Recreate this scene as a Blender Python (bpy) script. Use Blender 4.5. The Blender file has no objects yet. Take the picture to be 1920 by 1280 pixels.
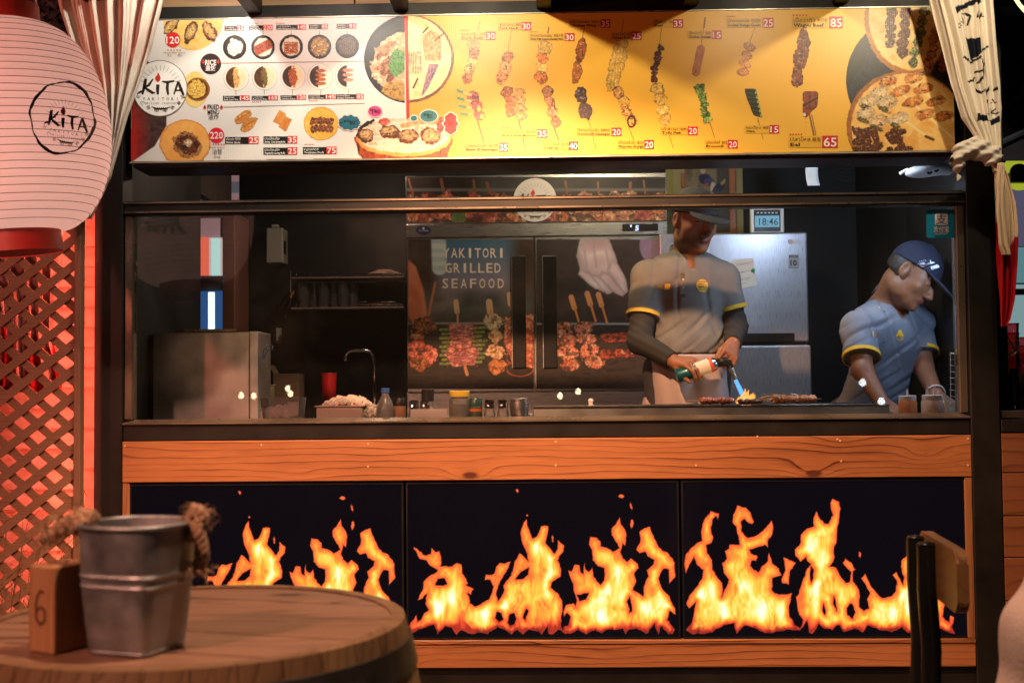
import bpy, bmesh, math, random
import numpy as np
from mathutils import Vector, Matrix
from mathutils.bvhtree import BVHTree

R = math.radians
sc = bpy.context.scene
COL = sc.collection
random.seed(7)

# ------------------------------------------------------------------ camera
FPX = 2200.0
CAMP = Vector((0.0, -4.07, 1.27))
CM = (Matrix.Rotation(R(1.4555), 3, 'Z') @ Matrix.Rotation(R(90 + 2.1881), 3, 'X') @ Matrix.Rotation(R(-0.5185), 3, 'Z'))
cd = bpy.data.cameras.new('camera')
cam = bpy.data.objects.new('camera', cd)
COL.objects.link(cam)
cam.matrix_world = Matrix.Translation(CAMP) @ CM.to_4x4()
cd.sensor_width = 36.0
cd.lens = FPX / 1920 * 36.0
cd.clip_start = 0.05
cd.clip_end = 500
cd.dof.use_dof = True
cd.dof.focus_distance = 4.05
cd.dof.aperture_fstop = 4.8
sc.camera = cam

# ------------------------------------------------------------------ night sky
w = bpy.data.worlds.new('World')
sc.world = w
w.use_nodes = True
nt = w.node_tree
sky = nt.nodes.new('ShaderNodeTexSky')
sky.sky_type = 'NISHITA'
sky.sun_disc = False
sky.sun_elevation = R(-4)
sky.sun_rotation = R(200)
nt.links.new(sky.outputs[0], nt.nodes['Background'].inputs[0])
nt.nodes['Background'].inputs[1].default_value = 0.12

sc.view_settings.view_transform = 'Standard'
sc.view_settings.look = 'None'
sc.view_settings.gamma = 1
sc.view_settings.exposure = 0
sc.view_settings.use_curve_mapping = False
sc.cycles.use_denoising = True
sc.cycles.max_bounces = 6
sc.cycles.transparent_max_bounces = 16
sc.cycles.sample_clamp_indirect = 4
sc.cycles.caustics_reflective = False
sc.cycles.caustics_refractive = False


def at(px, py, Y):
    d = CM @ Vector(((px - 960) / FPX, (640 - py) / FPX, -1))
    return CAMP + d * ((Y - CAMP.y) / d.y)


_CMn = np.array(CM)


def at_np(px, py, Y):
    px = np.asarray(px, float); py = np.asarray(py, float)
    v = np.stack([(px - 960) / FPX, (640 - py) / FPX, -np.ones_like(px)], -1)
    d = v @ _CMn.T
    t = (Y - CAMP.y) / d[..., 1]
    return np.array(CAMP) + d * t[..., None]


# ------------------------------------------------------------------ materials
def lin(c):
    c = np.asarray(c, float) / 255.0
    return np.where(c <= 0.04045, c / 12.92, ((c + 0.055) / 1.055) ** 2.4)


def setin(b, k, v):
    if k in b.inputs:
        b.inputs[k].default_value = v


def newmat(name):
    m = bpy.data.materials.new(name)
    m.use_nodes = True
    return m, m.node_tree, m.node_tree.nodes['Principled BSDF']


def mat(name, base, rough=0.5, metal=0.0, var=0.12, scale=9.0, bump=0.0, bscale=60.0, spec=0.5, coat=0.0, emis=None, estr=0.0,
        trans=0.0, alpha=1.0, sheen=0.0, stretch=(1, 1, 1), rvar=0.1):
    """a surface with mottled colour, uneven gloss and fine relief"""
    m, t, b = newmat(name)
    n = t.nodes; L = t.links.new
    tc = n.new('ShaderNodeTexCoord'); mp = n.new('ShaderNodeMapping'); mp.inputs['Scale'].default_value = stretch
    L(tc.outputs['Object'], mp.inputs[0])
    nz = n.new('ShaderNodeTexNoise'); nz.inputs['Scale'].default_value = scale; nz.inputs['Detail'].default_value = 6
    L(mp.outputs[0], nz.inputs['Vector'])
    rp = n.new('ShaderNodeMapRange'); rp.inputs[1].default_value = 0.3; rp.inputs[2].default_value = 0.7
    rp.inputs[3].default_value = 1 - var; rp.inputs[4].default_value = 1 + var
    L(nz.outputs[0], rp.inputs[0])
    mx = n.new('ShaderNodeMix'); mx.data_type = 'RGBA'; mx.blend_type = 'MULTIPLY'; mx.inputs[0].default_value = 1
    mx.inputs[6].default_value = (*base, 1)
    L(rp.outputs[0], mx.inputs[7])
    L(mx.outputs[2], b.inputs['Base Color'])
    rr = n.new('ShaderNodeMapRange'); rr.inputs[1].default_value = 0.3; rr.inputs[2].default_value = 0.7
    rr.inputs[3].default_value = max(0.03, rough - rvar); rr.inputs[4].default_value = min(1, rough + rvar)
    L(nz.outputs[0], rr.inputs[0]); L(rr.outputs[0], b.inputs['Roughness'])
    b.inputs['Metallic'].default_value = metal
    setin(b, 'Specular IOR Level', spec); setin(b, 'Coat Weight', coat); setin(b, 'Transmission Weight', trans)
    setin(b, 'Sheen Weight', sheen)
    b.inputs['Alpha'].default_value = alpha
    if emis is not None:
        b.inputs['Emission Color'].default_value = (*emis, 1); b.inputs['Emission Strength'].default_value = estr
    if bump > 0:
        n2 = n.new('ShaderNodeTexNoise'); n2.inputs['Scale'].default_value = bscale; n2.inputs['Detail'].default_value = 4
        L(mp.outputs[0], n2.inputs['Vector'])
        bp = n.new('ShaderNodeBump'); bp.inputs['Strength'].default_value = bump; bp.inputs['Distance'].default_value = 0.004
        L(n2.outputs[0], bp.inputs['Height']); L(bp.outputs[0], b.inputs['Normal'])
    return m


def wood(name, light, dark, axis='X', rings=34.0, rough=0.5, knots=0.35, contrast=1.0, wav=0.05, kscale=2.2, spec=0.4):
    """sawn timber: growth rings that wander and bend round knots"""
    m, t, b = newmat(name)
    n = t.nodes; L = t.links.new

    def math_(op, a=None, bb=None, va=0.0, vb=0.0):
        x = n.new('ShaderNodeMath'); x.operation = op
        x.inputs[0].default_value = va; x.inputs[1].default_value = vb
        if a is not None: L(a, x.inputs[0])
        if bb is not None: L(bb, x.inputs[1])
        return x.outputs[0]
    tc = n.new('ShaderNodeTexCoord'); oi = n.new('ShaderNodeObjectInfo')
    off = n.new('ShaderNodeVectorMath'); off.operation = 'ADD'
    sh = n.new('ShaderNodeVectorMath'); sh.operation = 'SCALE'; sh.inputs[0].default_value = (31.7, 17.3, 23.1)
    L(oi.outputs['Random'], sh.inputs['Scale'])
    L(tc.outputs['Object'], off.inputs[0]); L(sh.outputs[0], off.inputs[1])
    mp = n.new('ShaderNodeMapping')
    s = {'X': (1, 5, 5), 'Y': (5, 1, 5), 'Z': (5, 5, 1)}[axis]
    mp.inputs['Scale'].default_value = s
    L(off.outputs[0], mp.inputs[0])
    vo = n.new('ShaderNodeTexVoronoi'); vo.inputs['Scale'].default_value = kscale * 0.5; vo.inputs['Randomness'].default_value = 1
    mk = n.new('ShaderNodeMapping'); mk.inputs['Scale'].default_value = tuple(1.9 if q == 1 else 4.6 for q in s)
    L(off.outputs[0], mk.inputs[0]); L(mk.outputs[0], vo.inputs['Vector'])
    vd = vo.outputs['Distance']
    bulge = math_('MULTIPLY', math_('POWER', None, math_('MULTIPLY', math_('MULTIPLY', vd, vd), None, 0, -26.0), 2.718), None, 0, knots * 0.16)
    nz = n.new('ShaderNodeTexNoise'); nz.inputs['Scale'].default_value = 1.6; nz.inputs['Detail'].default_value = 3; nz.inputs['Roughness'].default_value = 0.45
    L(mp.outputs[0], nz.inputs['Vector'])
    sx = n.new('ShaderNodeSeparateXYZ'); L(off.outputs[0], sx.inputs[0])
    cross = {'X': ('Z', 'Y'), 'Y': ('X', 'Z'), 'Z': ('X', 'Y')}[axis]
    h = math_('ADD', sx.outputs[cross[0]], math_('MULTIPLY', sx.outputs[cross[1]], None, 0, 0.8))
    h = math_('ADD', h, math_('MULTIPLY', nz.outputs[0], None, 0, wav * 2))
    h = math_('ADD', h, bulge)
    fr = math_('FRACT', math_('MULTIPLY', h, None, 0, rings))
    rp = n.new('ShaderNodeValToRGB')
    e = rp.color_ramp.elements
    e[0].position = 0.0; e[0].color = (1, 1, 1, 1)
    e[1].position = 1.0; e[1].color = (0.9, 0.9, 0.9, 1)
    x = e.new(0.55); x.color = (0.90, 0.90, 0.90, 1)
    x = e.new(0.82); x.color = (0.62, 0.62, 0.62, 1)
    x = e.new(0.895); x.color = (0.0, 0.0, 0.0, 1)
    x = e.new(0.945); x.color = (0.0, 0.0, 0.0, 1)
    x = e.new(0.985); x.color = (0.62, 0.62, 0.62, 1)
    L(fr, rp.inputs[0])
    mg = n.new('ShaderNodeMapping'); mg.inputs['Scale'].default_value = tuple(q * 14 if q > 1 else 3 for q in s)
    L(off.outputs[0], mg.inputs[0])
    ng = n.new('ShaderNodeTexNoise'); ng.inputs['Scale'].default_value = 4; ng.inputs['Detail'].default_value = 5
    L(mg.outputs[0], ng.inputs['Vector'])
    nb = n.new('ShaderNodeTexNoise'); nb.inputs['Scale'].default_value = 0.9; nb.inputs['Detail'].default_value = 4
    L(mp.outputs[0], nb.inputs['Vector'])
    nl = n.new('ShaderNodeTexNoise'); nl.inputs['Scale'].default_value = 2.3; nl.inputs['Detail'].default_value = 2
    L(mp.outputs[0], nl.inputs['Vector'])
    lw = n.new('ShaderNodeMapRange'); lw.inputs[1].default_value = 0.36; lw.inputs[2].default_value = 0.62; lw.inputs[3].default_value = 0.40; lw.inputs[4].default_value = 1.0
    L(nl.outputs[0], lw.inputs[0])
    inv = math_('SUBTRACT', None, math_('MULTIPLY', math_('SUBTRACT', None, rp.outputs[0], 1.0), lw.outputs[0]), 1.0)
    f = math_('ADD', math_('MULTIPLY', inv, None, 0, 0.62 * contrast), math_('MULTIPLY', ng.outputs[0], None, 0, 0.55))
    f = math_('ADD', f, math_('MULTIPLY', nb.outputs[0], None, 0, 0.9))
    f = math_('SUBTRACT', f, None, 0, 0.28 * contrast + 0.40)
    kn = n.new('ShaderNodeMapRange'); kn.inputs[1].default_value = 0.030; kn.inputs[2].default_value = 0.085
    kn.inputs[3].default_value = 0.9 if knots > 0 else 0; kn.inputs[4].default_value = 0.0
    L(vd, kn.inputs[0])
    f = math_('SUBTRACT', f, kn.outputs[0])
    cl = n.new('ShaderNodeClamp'); L(f, cl.inputs[0])
    mx = n.new('ShaderNodeMix'); mx.data_type = 'RGBA'
    mx.inputs[6].default_value = (*dark, 1); mx.inputs[7].default_value = (*light, 1)
    L(cl.outputs[0], mx.inputs[0]); L(mx.outputs[2], b.inputs['Base Color'])
    b.inputs['Roughness'].default_value = rough; setin(b, 'Specular IOR Level', spec)
    bp = n.new('ShaderNodeBump'); bp.inputs['Strength'].default_value = 0.25; bp.inputs['Distance'].default_value = 0.002
    L(f, bp.inputs['Height']); L(bp.outputs[0], b.inputs['Normal'])
    return m


def vcol(name, rough=0.4, emis=0.0, spec=0.5, bump=0.0, weave=False):
    """flat print or dyed surface: colour comes from the mesh's colour attribute"""
    m, t, b = newmat(name)
    n = t.nodes; L = t.links.new
    a = n.new('ShaderNodeAttribute'); a.attribute_name = 'Col'
    L(a.outputs['Color'], b.inputs['Base Color'])
    b.inputs['Roughness'].default_value = rough; setin(b, 'Specular IOR Level', spec)
    if emis > 0:
        L(a.outputs['Color'], b.inputs['Emission Color']); b.inputs['Emission Strength'].default_value = emis
        b.inputs['Base Color'].default_value = (0.01, 0.01, 0.01, 1)
        for l in list(t.links):
            if l.to_socket == b.inputs['Base Color']: t.links.remove(l)
    tc = n.new('ShaderNodeTexCoord')
    if weave:
        wv = n.new('ShaderNodeTexWave'); wv.inputs['Scale'].default_value = 45; wv.inputs['Distortion'].default_value = 1.5
        wv.bands_direction = 'X'
        L(tc.outputs['Object'], wv.inputs['Vector'])
        nz = n.new('ShaderNodeTexNoise'); nz.inputs['Scale'].default_value = 500
        L(tc.outputs['Object'], nz.inputs['Vector'])
        ad = n.new('ShaderNodeMath'); ad.operation = 'ADD'
        L(wv.outputs[0], ad.inputs[0]); L(nz.outputs[0], ad.inputs[1])
        bp = n.new('ShaderNodeBump'); bp.inputs['Strength'].default_value = 0.12; bp.inputs['Distance'].default_value = 0.0015
        L(ad.outputs[0], bp.inputs['Height']); L(bp.outputs[0], b.inputs['Normal'])
    elif bump > 0:
        nz = n.new('ShaderNodeTexNoise'); nz.inputs['Scale'].default_value = 90; nz.inputs['Detail'].default_value = 4
        L(tc.outputs['Object'], nz.inputs['Vector'])
        bp = n.new('ShaderNodeBump'); bp.inputs['Strength'].default_value = bump; bp.inputs['Distance'].default_value = 0.003
        L(nz.outputs[0], bp.inputs['Height']); L(bp.outputs[0], b.inputs['Normal'])
    return m


def thin_glass(name, tint=(1, 1, 1), ior=1.45, rough=0.02, amount=1.0, dust_haze=0.0, film=0.0):
    """a clear sheet: mirror by Fresnel, otherwise see-through, with a little dust and pale haze"""
    m = bpy.data.materials.new(name); m.use_nodes = True
    t = m.node_tree; n = t.nodes; L = t.links.new
    n.remove(n['Principled BSDF'])
    tr = n.new('ShaderNodeBsdfTransparent'); tr.inputs[0].default_value = (*tint, 1)
    gl = n.new('ShaderNodeBsdfGlossy'); gl.inputs['Roughness'].default_value = rough
    fr = n.new('ShaderNodeFresnel'); fr.inputs[0].default_value = ior
    mu = n.new('ShaderNodeMath'); mu.operation = 'MULTIPLY'; mu.inputs[1].default_value = amount
    L(fr.outputs[0], mu.inputs[0])
    mx = n.new('ShaderNodeMixShader')
    L(mu.outputs[0], mx.inputs[0]); L(tr.outputs[0], mx.inputs[1]); L(gl.outputs[0], mx.inputs[2])
    last = mx.outputs[0]
    if dust_haze > 0:
        df = n.new('ShaderNodeBsdfDiffuse'); df.inputs[0].default_value = (0.5, 0.5, 0.5, 1)
        tc = n.new('ShaderNodeTexCoord'); nz = n.new('ShaderNodeTexNoise'); nz.inputs['Scale'].default_value = 3.5; nz.inputs['Detail'].default_value = 8
        L(tc.outputs['Object'], nz.inputs['Vector'])
        mr = n.new('ShaderNodeMapRange'); mr.inputs[1].default_value = 0.45; mr.inputs[2].default_value = 0.8; mr.inputs[3].default_value = film; mr.inputs[4].default_value = dust_haze
        L(nz.outputs[0], mr.inputs[0])
        m2 = n.new('ShaderNodeMixShader')
        L(mr.outputs[0], m2.inputs[0]); L(last, m2.inputs[1]); L(df.outputs[0], m2.inputs[2])
        last = m2.outputs[0]
    L(last, n['Material Output'].inputs[0])
    return m


def glow(name, color, strength):
    m = bpy.data.materials.new(name); m.use_nodes = True
    t = m.node_tree; n = t.nodes
    n.remove(n['Principled BSDF'])
    e = n.new('ShaderNodeEmission'); e.inputs[0].default_value = (*color, 1); e.inputs[1].default_value = strength
    t.links.new(e.outputs[0], n['Material Output'].inputs[0])
    return m


# ------------------------------------------------------------------ object helpers
def tag(o, label=None, cat=None, group=None, kind=None):
    if label: o['label'] = label
    if cat: o['category'] = cat
    if group: o['group'] = group
    if kind: o['kind'] = kind
    return o


def thing(name, label, cat, loc=(0, 0, 0), group=None):
    o = bpy.data.objects.new(name, None)
    o.empty_display_size = 0.05
    COL.objects.link(o); o.location = loc
    return tag(o, label, cat, group)


def root_of(p):
    while p.parent: p = p.parent
    return p


def link(name, me, m, parent=None, smooth=None, kind=None, label=None):
    """me holds world coordinates; children are stored relative to their thing's base"""
    o = bpy.data.objects.new(name, me)
    COL.objects.link(o)
    if m is not None:
        for q in (m if isinstance(m, (list, tuple)) else [m]): me.materials.append(q)
    if smooth is not None and len(me.polygons):
        me.polygons.foreach_set('use_smooth', [bool(smooth)] * len(me.polygons))
        if smooth is not True and smooth:
            me.set_sharp_from_angle(angle=R(smooth))
    if parent is not None:
        rt = root_of(parent)
        me.transform(Matrix.Translation(-rt.location))
        o.parent = parent
    if kind: o['kind'] = kind
    if label: o['label'] = label
    return o


def dup(root, loc, label=None, group=None):
    def rec(o, par):
        c = o.copy(); COL.objects.link(c)
        if par is not None: c.parent = par
        for ch in list(o.children): rec(ch, c)
        return c
    r = rec(root, None); r.location = loc
    if label: r['label'] = label
    if group: r['group'] = group
    return r


class MB:
    def __init__(s): s.bm = bmesh.new()

    def box(s, x0, x1, y0, y1, z0, z1, bev=0.0, seg=1, mtx=None):
        v = [s.bm.verts.new(c) for c in ((x0, y0, z0), (x1, y0, z0), (x1, y1, z0), (x0, y1, z0), (x0, y0, z1), (x1, y0, z1), (x1, y1, z1), (x0, y1, z1))]
        f = [s.bm.faces.new([v[i] for i in q]) for q in ((0, 3, 2, 1), (4, 5, 6, 7), (0, 1, 5, 4), (1, 2, 6, 5), (2, 3, 7, 6), (3, 0, 4, 7))]
        if bev > 0:
            r = bmesh.ops.bevel(s.bm, geom=list({e for q in f for e in q.edges}), offset=bev, segments=seg, affect='EDGES', profile=0.5)
            v = list({q for ff in r['faces'] for q in ff.verts} | {q for q in v if q.is_valid})
        if mtx is not None: bmesh.ops.transform(s.bm, matrix=mtx, verts=v)
        return s

    def prism(s, pts, y0, y1):
        """outline in x,z pushed from y0 to y1"""
        a = [s.bm.verts.new((p[0], y0, p[1])) for p in pts]; b = [s.bm.verts.new((p[0], y1, p[1])) for p in pts]
        s.bm.faces.new(a); s.bm.faces.new(b[::-1])
        k = len(pts)
        for i in range(k): s.bm.faces.new((a[(i + 1) % k], a[i], b[i], b[(i + 1) % k]))
        return s

    def hexa(s, p):
        v = [s.bm.verts.new(q) for q in p]
        for q in ((0, 3, 2, 1), (4, 5, 6, 7), (0, 1, 5, 4), (1, 2, 6, 5), (2, 3, 7, 6), (3, 0, 4, 7)): s.bm.faces.new([v[i] for i in q])
        return s

    def tube(s, pts, r, n=8, cap=True, closed=False, flat=1.0):
        pts = [Vector(p) for p in pts]
        k = len(pts); rings = []
        up = Vector((0, 0, 1))
        prev = None
        for i, p in enumerate(pts):
            if closed: d = pts[(i + 1) % k] - pts[i - 1]
            else: d = pts[min(i + 1, k - 1)] - pts[max(i - 1, 0)]
            d.normalize()
            if prev is None:
                a = d.cross(up)
                if a.length < 1e-3: a = d.cross(Vector((0, 1, 0)))
            else: a = prev - d * prev.dot(d)
            a.normalize(); prev = a
            b = d.cross(a)
            rr = r[i] if isinstance(r, (list, tuple)) else r
            rings.append([s.bm.verts.new(p + (a * math.cos(2 * math.pi * j / n) + b * math.sin(2 * math.pi * j / n) * flat) * rr) for j in range(n)])
        for i in range(k if closed else k - 1):
            A, B = rings[i], rings[(i + 1) % k]
            for j in range(n): s.bm.faces.new((A[j], A[(j + 1) % n], B[(j + 1) % n], B[j]))
        if cap and not closed:
            s.bm.faces.new(rings[0][::-1]); s.bm.faces.new(rings[-1])
        return s

    def lathe(s, prof, c, n=32, a0=0.0, a1=2 * math.pi, axis=None, cap=True):
        """profile of (radius, height) turned about the vertical through c"""
        c = Vector(c); full = abs(a1 - a0 - 2 * math.pi) < 1e-6
        mtx = axis if axis is not None else Matrix.Identity(3)
        rings = []
        m = n if full else n + 1
        for (r, z) in prof:
            rings.append([s.bm.verts.new(c + mtx @ Vector((max(r, 1e-5) * math.cos(a0 + (a1 - a0) * j / n), max(r, 1e-5) * math.sin(a0 + (a1 - a0) * j / n), z))) for j in range(m)])
        for i in range(len(prof) - 1):
            A, B = rings[i], rings[i + 1]
            for j in range(n): s.bm.faces.new((A[j], A[(j + 1) % m], B[(j + 1) % m], B[j]))
        if cap and full:
            s.bm.faces.new(rings[0][::-1]); s.bm.faces.new(rings[-1])
        return s

    def grid(s, fn, nu, nv, closed_u=False):
        V = [[s.bm.verts.new(fn(i / nu, j / nv)) for j in range(nv + 1)] for i in range(nu if closed_u else nu + 1)]
        k = len(V)
        for i in range(nu):
            for j in range(nv): s.bm.faces.new((V[i][j], V[(i + 1) % k][j], V[(i + 1) % k][j + 1], V[i][j + 1]))
        return s

    def mesh(s, name):
        bmesh.ops.recalc_face_normals(s.bm, faces=s.bm.faces)
        me = bpy.data.meshes.new(name); s.bm.to_mesh(me); s.bm.free()
        return me

    def obj(s, name, m, parent=None, smooth=None, kind=None, label=None):
        return link(name, s.mesh(name), m, parent, smooth, kind, label)


# ------------------------------------------------------------------ noise and print painting
def vnoise(x, y, seed=0):
    xi = np.floor(x).astype(np.int64); yi = np.floor(y).astype(np.int64)
    fx = x - xi; fy = y - yi
    fx = fx * fx * (3 - 2 * fx); fy = fy * fy * (3 - 2 * fy)

    def hsh(a, b):
        n = (a * 374761393 + b * 668265263 + seed * 982451653) & 0x7fffffff
        n = ((n ^ (n >> 13)) * 1274126177) & 0x7fffffff
        return ((n ^ (n >> 16)) & 0xffff) / 65535.0
    return (hsh(xi, yi) * (1 - fx) + hsh(xi + 1, yi) * fx) * (1 - fy) + (hsh(xi, yi + 1) * (1 - fx) + hsh(xi + 1, yi + 1) * fx) * fy


def fbm(x, y, seed=0, oct=4):
    a = np.zeros_like(x, float); s = 0.0; g = 0.5
    for o in range(oct):
        a += g * vnoise(x * 2 ** o, y * 2 ** o, seed + o * 17); s += g; g *= 0.55
    return a / s


def poly_sd(X, Y, P):
    """signed distance to a closed outline, negative inside"""
    P = np.asarray(P, float); Q = np.roll(P, -1, 0)
    best = np.full(X.shape, 1e9); ins = np.zeros(X.shape, bool)
    for (ax, ay), (bx, by) in zip(P, Q):
        ex, ey = bx - ax, by - ay
        L = ex * ex + ey * ey + 1e-9
        t = np.clip(((X - ax) * ex + (Y - ay) * ey) / L, 0, 1)
        best = np.minimum(best, (X - ax - t * ex) ** 2 + (Y - ay - t * ey) ** 2)
        if ay != by:
            c = ((ay > Y) != (by > Y)) & (X < (bx - ax) * (Y - ay) / (by - ay) + ax)
            ins ^= c
    d = np.sqrt(best)
    return np.where(ins, -d, d)


class Canvas:
    """a picture painted on a fine grid, in photograph units of the surface it is printed on"""

    def __init__(s, x0, y0, x1, y1, res=1.0, fs=1.35):
        s.fs = fs
        s.nx = int((x1 - x0) * res) + 1; s.ny = int((y1 - y0) * res) + 1
        s.X, s.Y = np.meshgrid(np.linspace(x0, x1, s.nx), np.linspace(y0, y1, s.ny))
        s.C = np.zeros(s.X.shape + (3,)); s.A = np.zeros(s.X.shape)

    def paint(s, mask, color, soft=None, alpha=True):
        """mask: signed distance (negative inside) or boolean"""
        if mask.dtype == bool: a = mask.astype(float)
        else: a = np.clip(0.5 - mask / (soft or 1.0), 0, 1)
        c = np.asarray(color, float)
        if c.ndim == 1: c = np.broadcast_to(c, s.C.shape)
        s.C = s.C * (1 - a[..., None]) + c * a[..., None]
        if alpha: s.A = np.maximum(s.A, a)
        return s

    def mix(s, palette, scale, seed=0, sy=1.0, oct=4, cover=None):
        """mottled colours from a palette"""
        n = fbm(s.X / scale, s.Y / (scale * sy), seed, oct)
        n = np.clip((n - 0.25) / 0.5, 0, 0.999)
        P = np.asarray(palette, float); k = len(P) - 1
        i = np.minimum((n * k).astype(int), k - 1) if k > 0 else np.zeros(n.shape, int)
        f = (n * k - i)[..., None]
        return P[i] * (1 - f) + P[np.minimum(i + 1, k)] * f

    def ell(s, cx, cy, rx, ry, ang=0.0, rag=0.0, seed=0, sc_=6.0):
        c, n = math.cos(R(ang)), math.sin(R(ang))
        u = (s.X - cx) * c + (s.Y - cy) * n; v = -(s.X - cx) * n + (s.Y - cy) * c
        d = (np.sqrt((u / rx) ** 2 + (v / ry) ** 2) - 1) * min(rx, ry)
        if rag: d = d + (fbm(s.X / sc_, s.Y / sc_, seed, 3) - 0.5) * 2 * rag
        return d

    def seg(s, x0, y0, x1, y1, w):
        ex, ey = x1 - x0, y1 - y0
        t = np.clip(((s.X - x0) * ex + (s.Y - y0) * ey) / (ex * ex + ey * ey + 1e-9), 0, 1)
        return np.hypot(s.X - x0 - t * ex, s.Y - y0 - t * ey) - w

    def poly(s, P, rag=0.0, seed=0, sc_=6.0):
        d = poly_sd(s.X, s.Y, P)
        if rag: d = d + (fbm(s.X / sc_, s.Y / sc_, seed, 3) - 0.5) * 2 * rag
        return d

    def food(s, c, seed, char=0.66, fine=1.7):
        """cooked surface in a printed picture: fibres, scorched spots and wet glints"""
        q = s.fs; fine = fine * q
        f = fbm(s.X / fine, s.Y / (fine * 1.3), seed + 21, 3)[..., None]
        c = c * (0.70 + 0.60 * f)
        sc_ = np.clip((fbm(s.X / (3.8 * q), s.Y / (3.0 * q), seed + 33, 2) - char) / 0.10, 0, 1)[..., None]
        c = c * (1 - 0.5 * sc_)
        gl = np.clip((fbm(s.X / (3.0 * q), s.Y / (2.2 * q), seed + 47, 2) - 0.70) / 0.10, 0, 1)[..., None]
        return np.clip(c * (1 - 0.5 * gl) + np.array((255, 240, 214.)) * 0.5 * gl, 0, 255)

    def blob(s, cx, cy, rx, ry, ang, pal, seed=0, rag=1.6, scale=4.0, edge=0.78):
        """a morsel of food in the printed picture"""
        d = s.ell(cx, cy, rx, ry, ang, rag, seed, 3.5)
        d = d + (fbm(s.X / 9, s.Y / 9, seed + 2, 2) - 0.5) * min(rx, ry) * 0.5
        k = np.clip(-d / (min(rx, ry) * 0.8), 0, 1)[..., None]
        s.paint(d, s.food(s.mix(pal, scale, seed + 5), seed) * (edge + (1 - edge) * k), 1.2)

    def chunks(s, pts, pals, seed, rag=1.4, scale=4.0, char=0.66):
        """several morsels pressed together on one stick: (x, y, rx, ry, ang)"""
        ds = [s.ell(x, y, rx, ry, a, rag, seed + 3 * i, 3.2) + (fbm(s.X / 8, s.Y / 8, seed + 5 * i, 2) - 0.5) * min(rx, ry) * 0.6 for i, (x, y, rx, ry, a) in enumerate(pts)]
        D = np.stack(ds); o = np.sort(D, 0); n = D.argmin(0)
        cols = [s.mix(p, scale, seed + 7 * i, 1.2) for i, p in enumerate(pals)]
        c = np.zeros_like(s.C)
        for i in range(len(pts)):
            m = (n == i)[..., None]; c = np.where(m, cols[i % len(pals)] * (0.9 + 0.2 * ((i * 7) % 5) / 4), c)
        c = s.food(c, seed, char)
        if len(pts) > 1: c = c * (1 - 0.42 * np.clip(1 - (o[1] - o[0]) / 1.8, 0, 1))[..., None]
        c = c * (0.80 + 0.20 * np.clip(-o[0] / 3.0, 0, 1))[..., None]
        s.paint(o[0], c, 1.2)

    def mesh(s, name, mapper, thr=0.5):
        keep = s.A >= thr
        q = keep[:-1, :-1] & keep[1:, :-1] & keep[:-1, 1:] & keep[1:, 1:]
        idx = np.arange(s.nx * s.ny).reshape(s.ny, s.nx)
        F = np.stack([idx[1:, :-1][q], idx[1:, 1:][q], idx[:-1, 1:][q], idx[:-1, :-1][q]], -1)
        used = np.unique(F); rm = np.full(s.nx * s.ny, -1); rm[used] = np.arange(len(used)); F = rm[F]
        P = mapper(s.X.ravel()[used], s.Y.ravel()[used])
        C = lin(np.clip(s.C.reshape(-1, 3)[used], 0, 255))
        return mesh_np(name, P, F, C)


def mesh_np(name, P, F, C=None):
    me = bpy.data.meshes.new(name)
    P = np.asarray(P, np.float32); F = np.asarray(F, np.int32); k = F.shape[1]
    me.vertices.add(len(P)); me.vertices.foreach_set('co', P.ravel())
    me.loops.add(F.size); me.loops.foreach_set('vertex_index', F.ravel())
    me.polygons.add(len(F)); me.polygons.foreach_set('loop_start', np.arange(0, F.size, k, dtype=np.int32))
    me.update(calc_edges=True); me.validate()
    if C is not None:
        a = me.color_attributes.new('Col', 'FLOAT_COLOR', 'POINT')
        a.data.foreach_set('color', np.concatenate([C, np.ones((len(C), 1))], 1).astype(np.float32).ravel())
    return me


_tc = {}


def glyphs(text, off=0.0, res=2):
    k = (text, off, res)
    if k not in _tc:
        cu = bpy.data.curves.new('lettering', 'FONT'); cu.body = text; cu.dimensions = '2D'; cu.fill_mode = 'BOTH'; cu.resolution_u = res; cu.offset = off
        o = bpy.data.objects.new('lettering', cu); me = o.to_mesh()
        V = np.array([v.co[:2] for v in me.vertices]).reshape(-1, 2)
        Fs = [tuple(p.vertices) for p in me.polygons]
        o.to_mesh_clear(); bpy.data.objects.remove(o); bpy.data.curves.remove(cu)
        _tc[k] = (V, Fs)
    return _tc[k]


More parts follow.
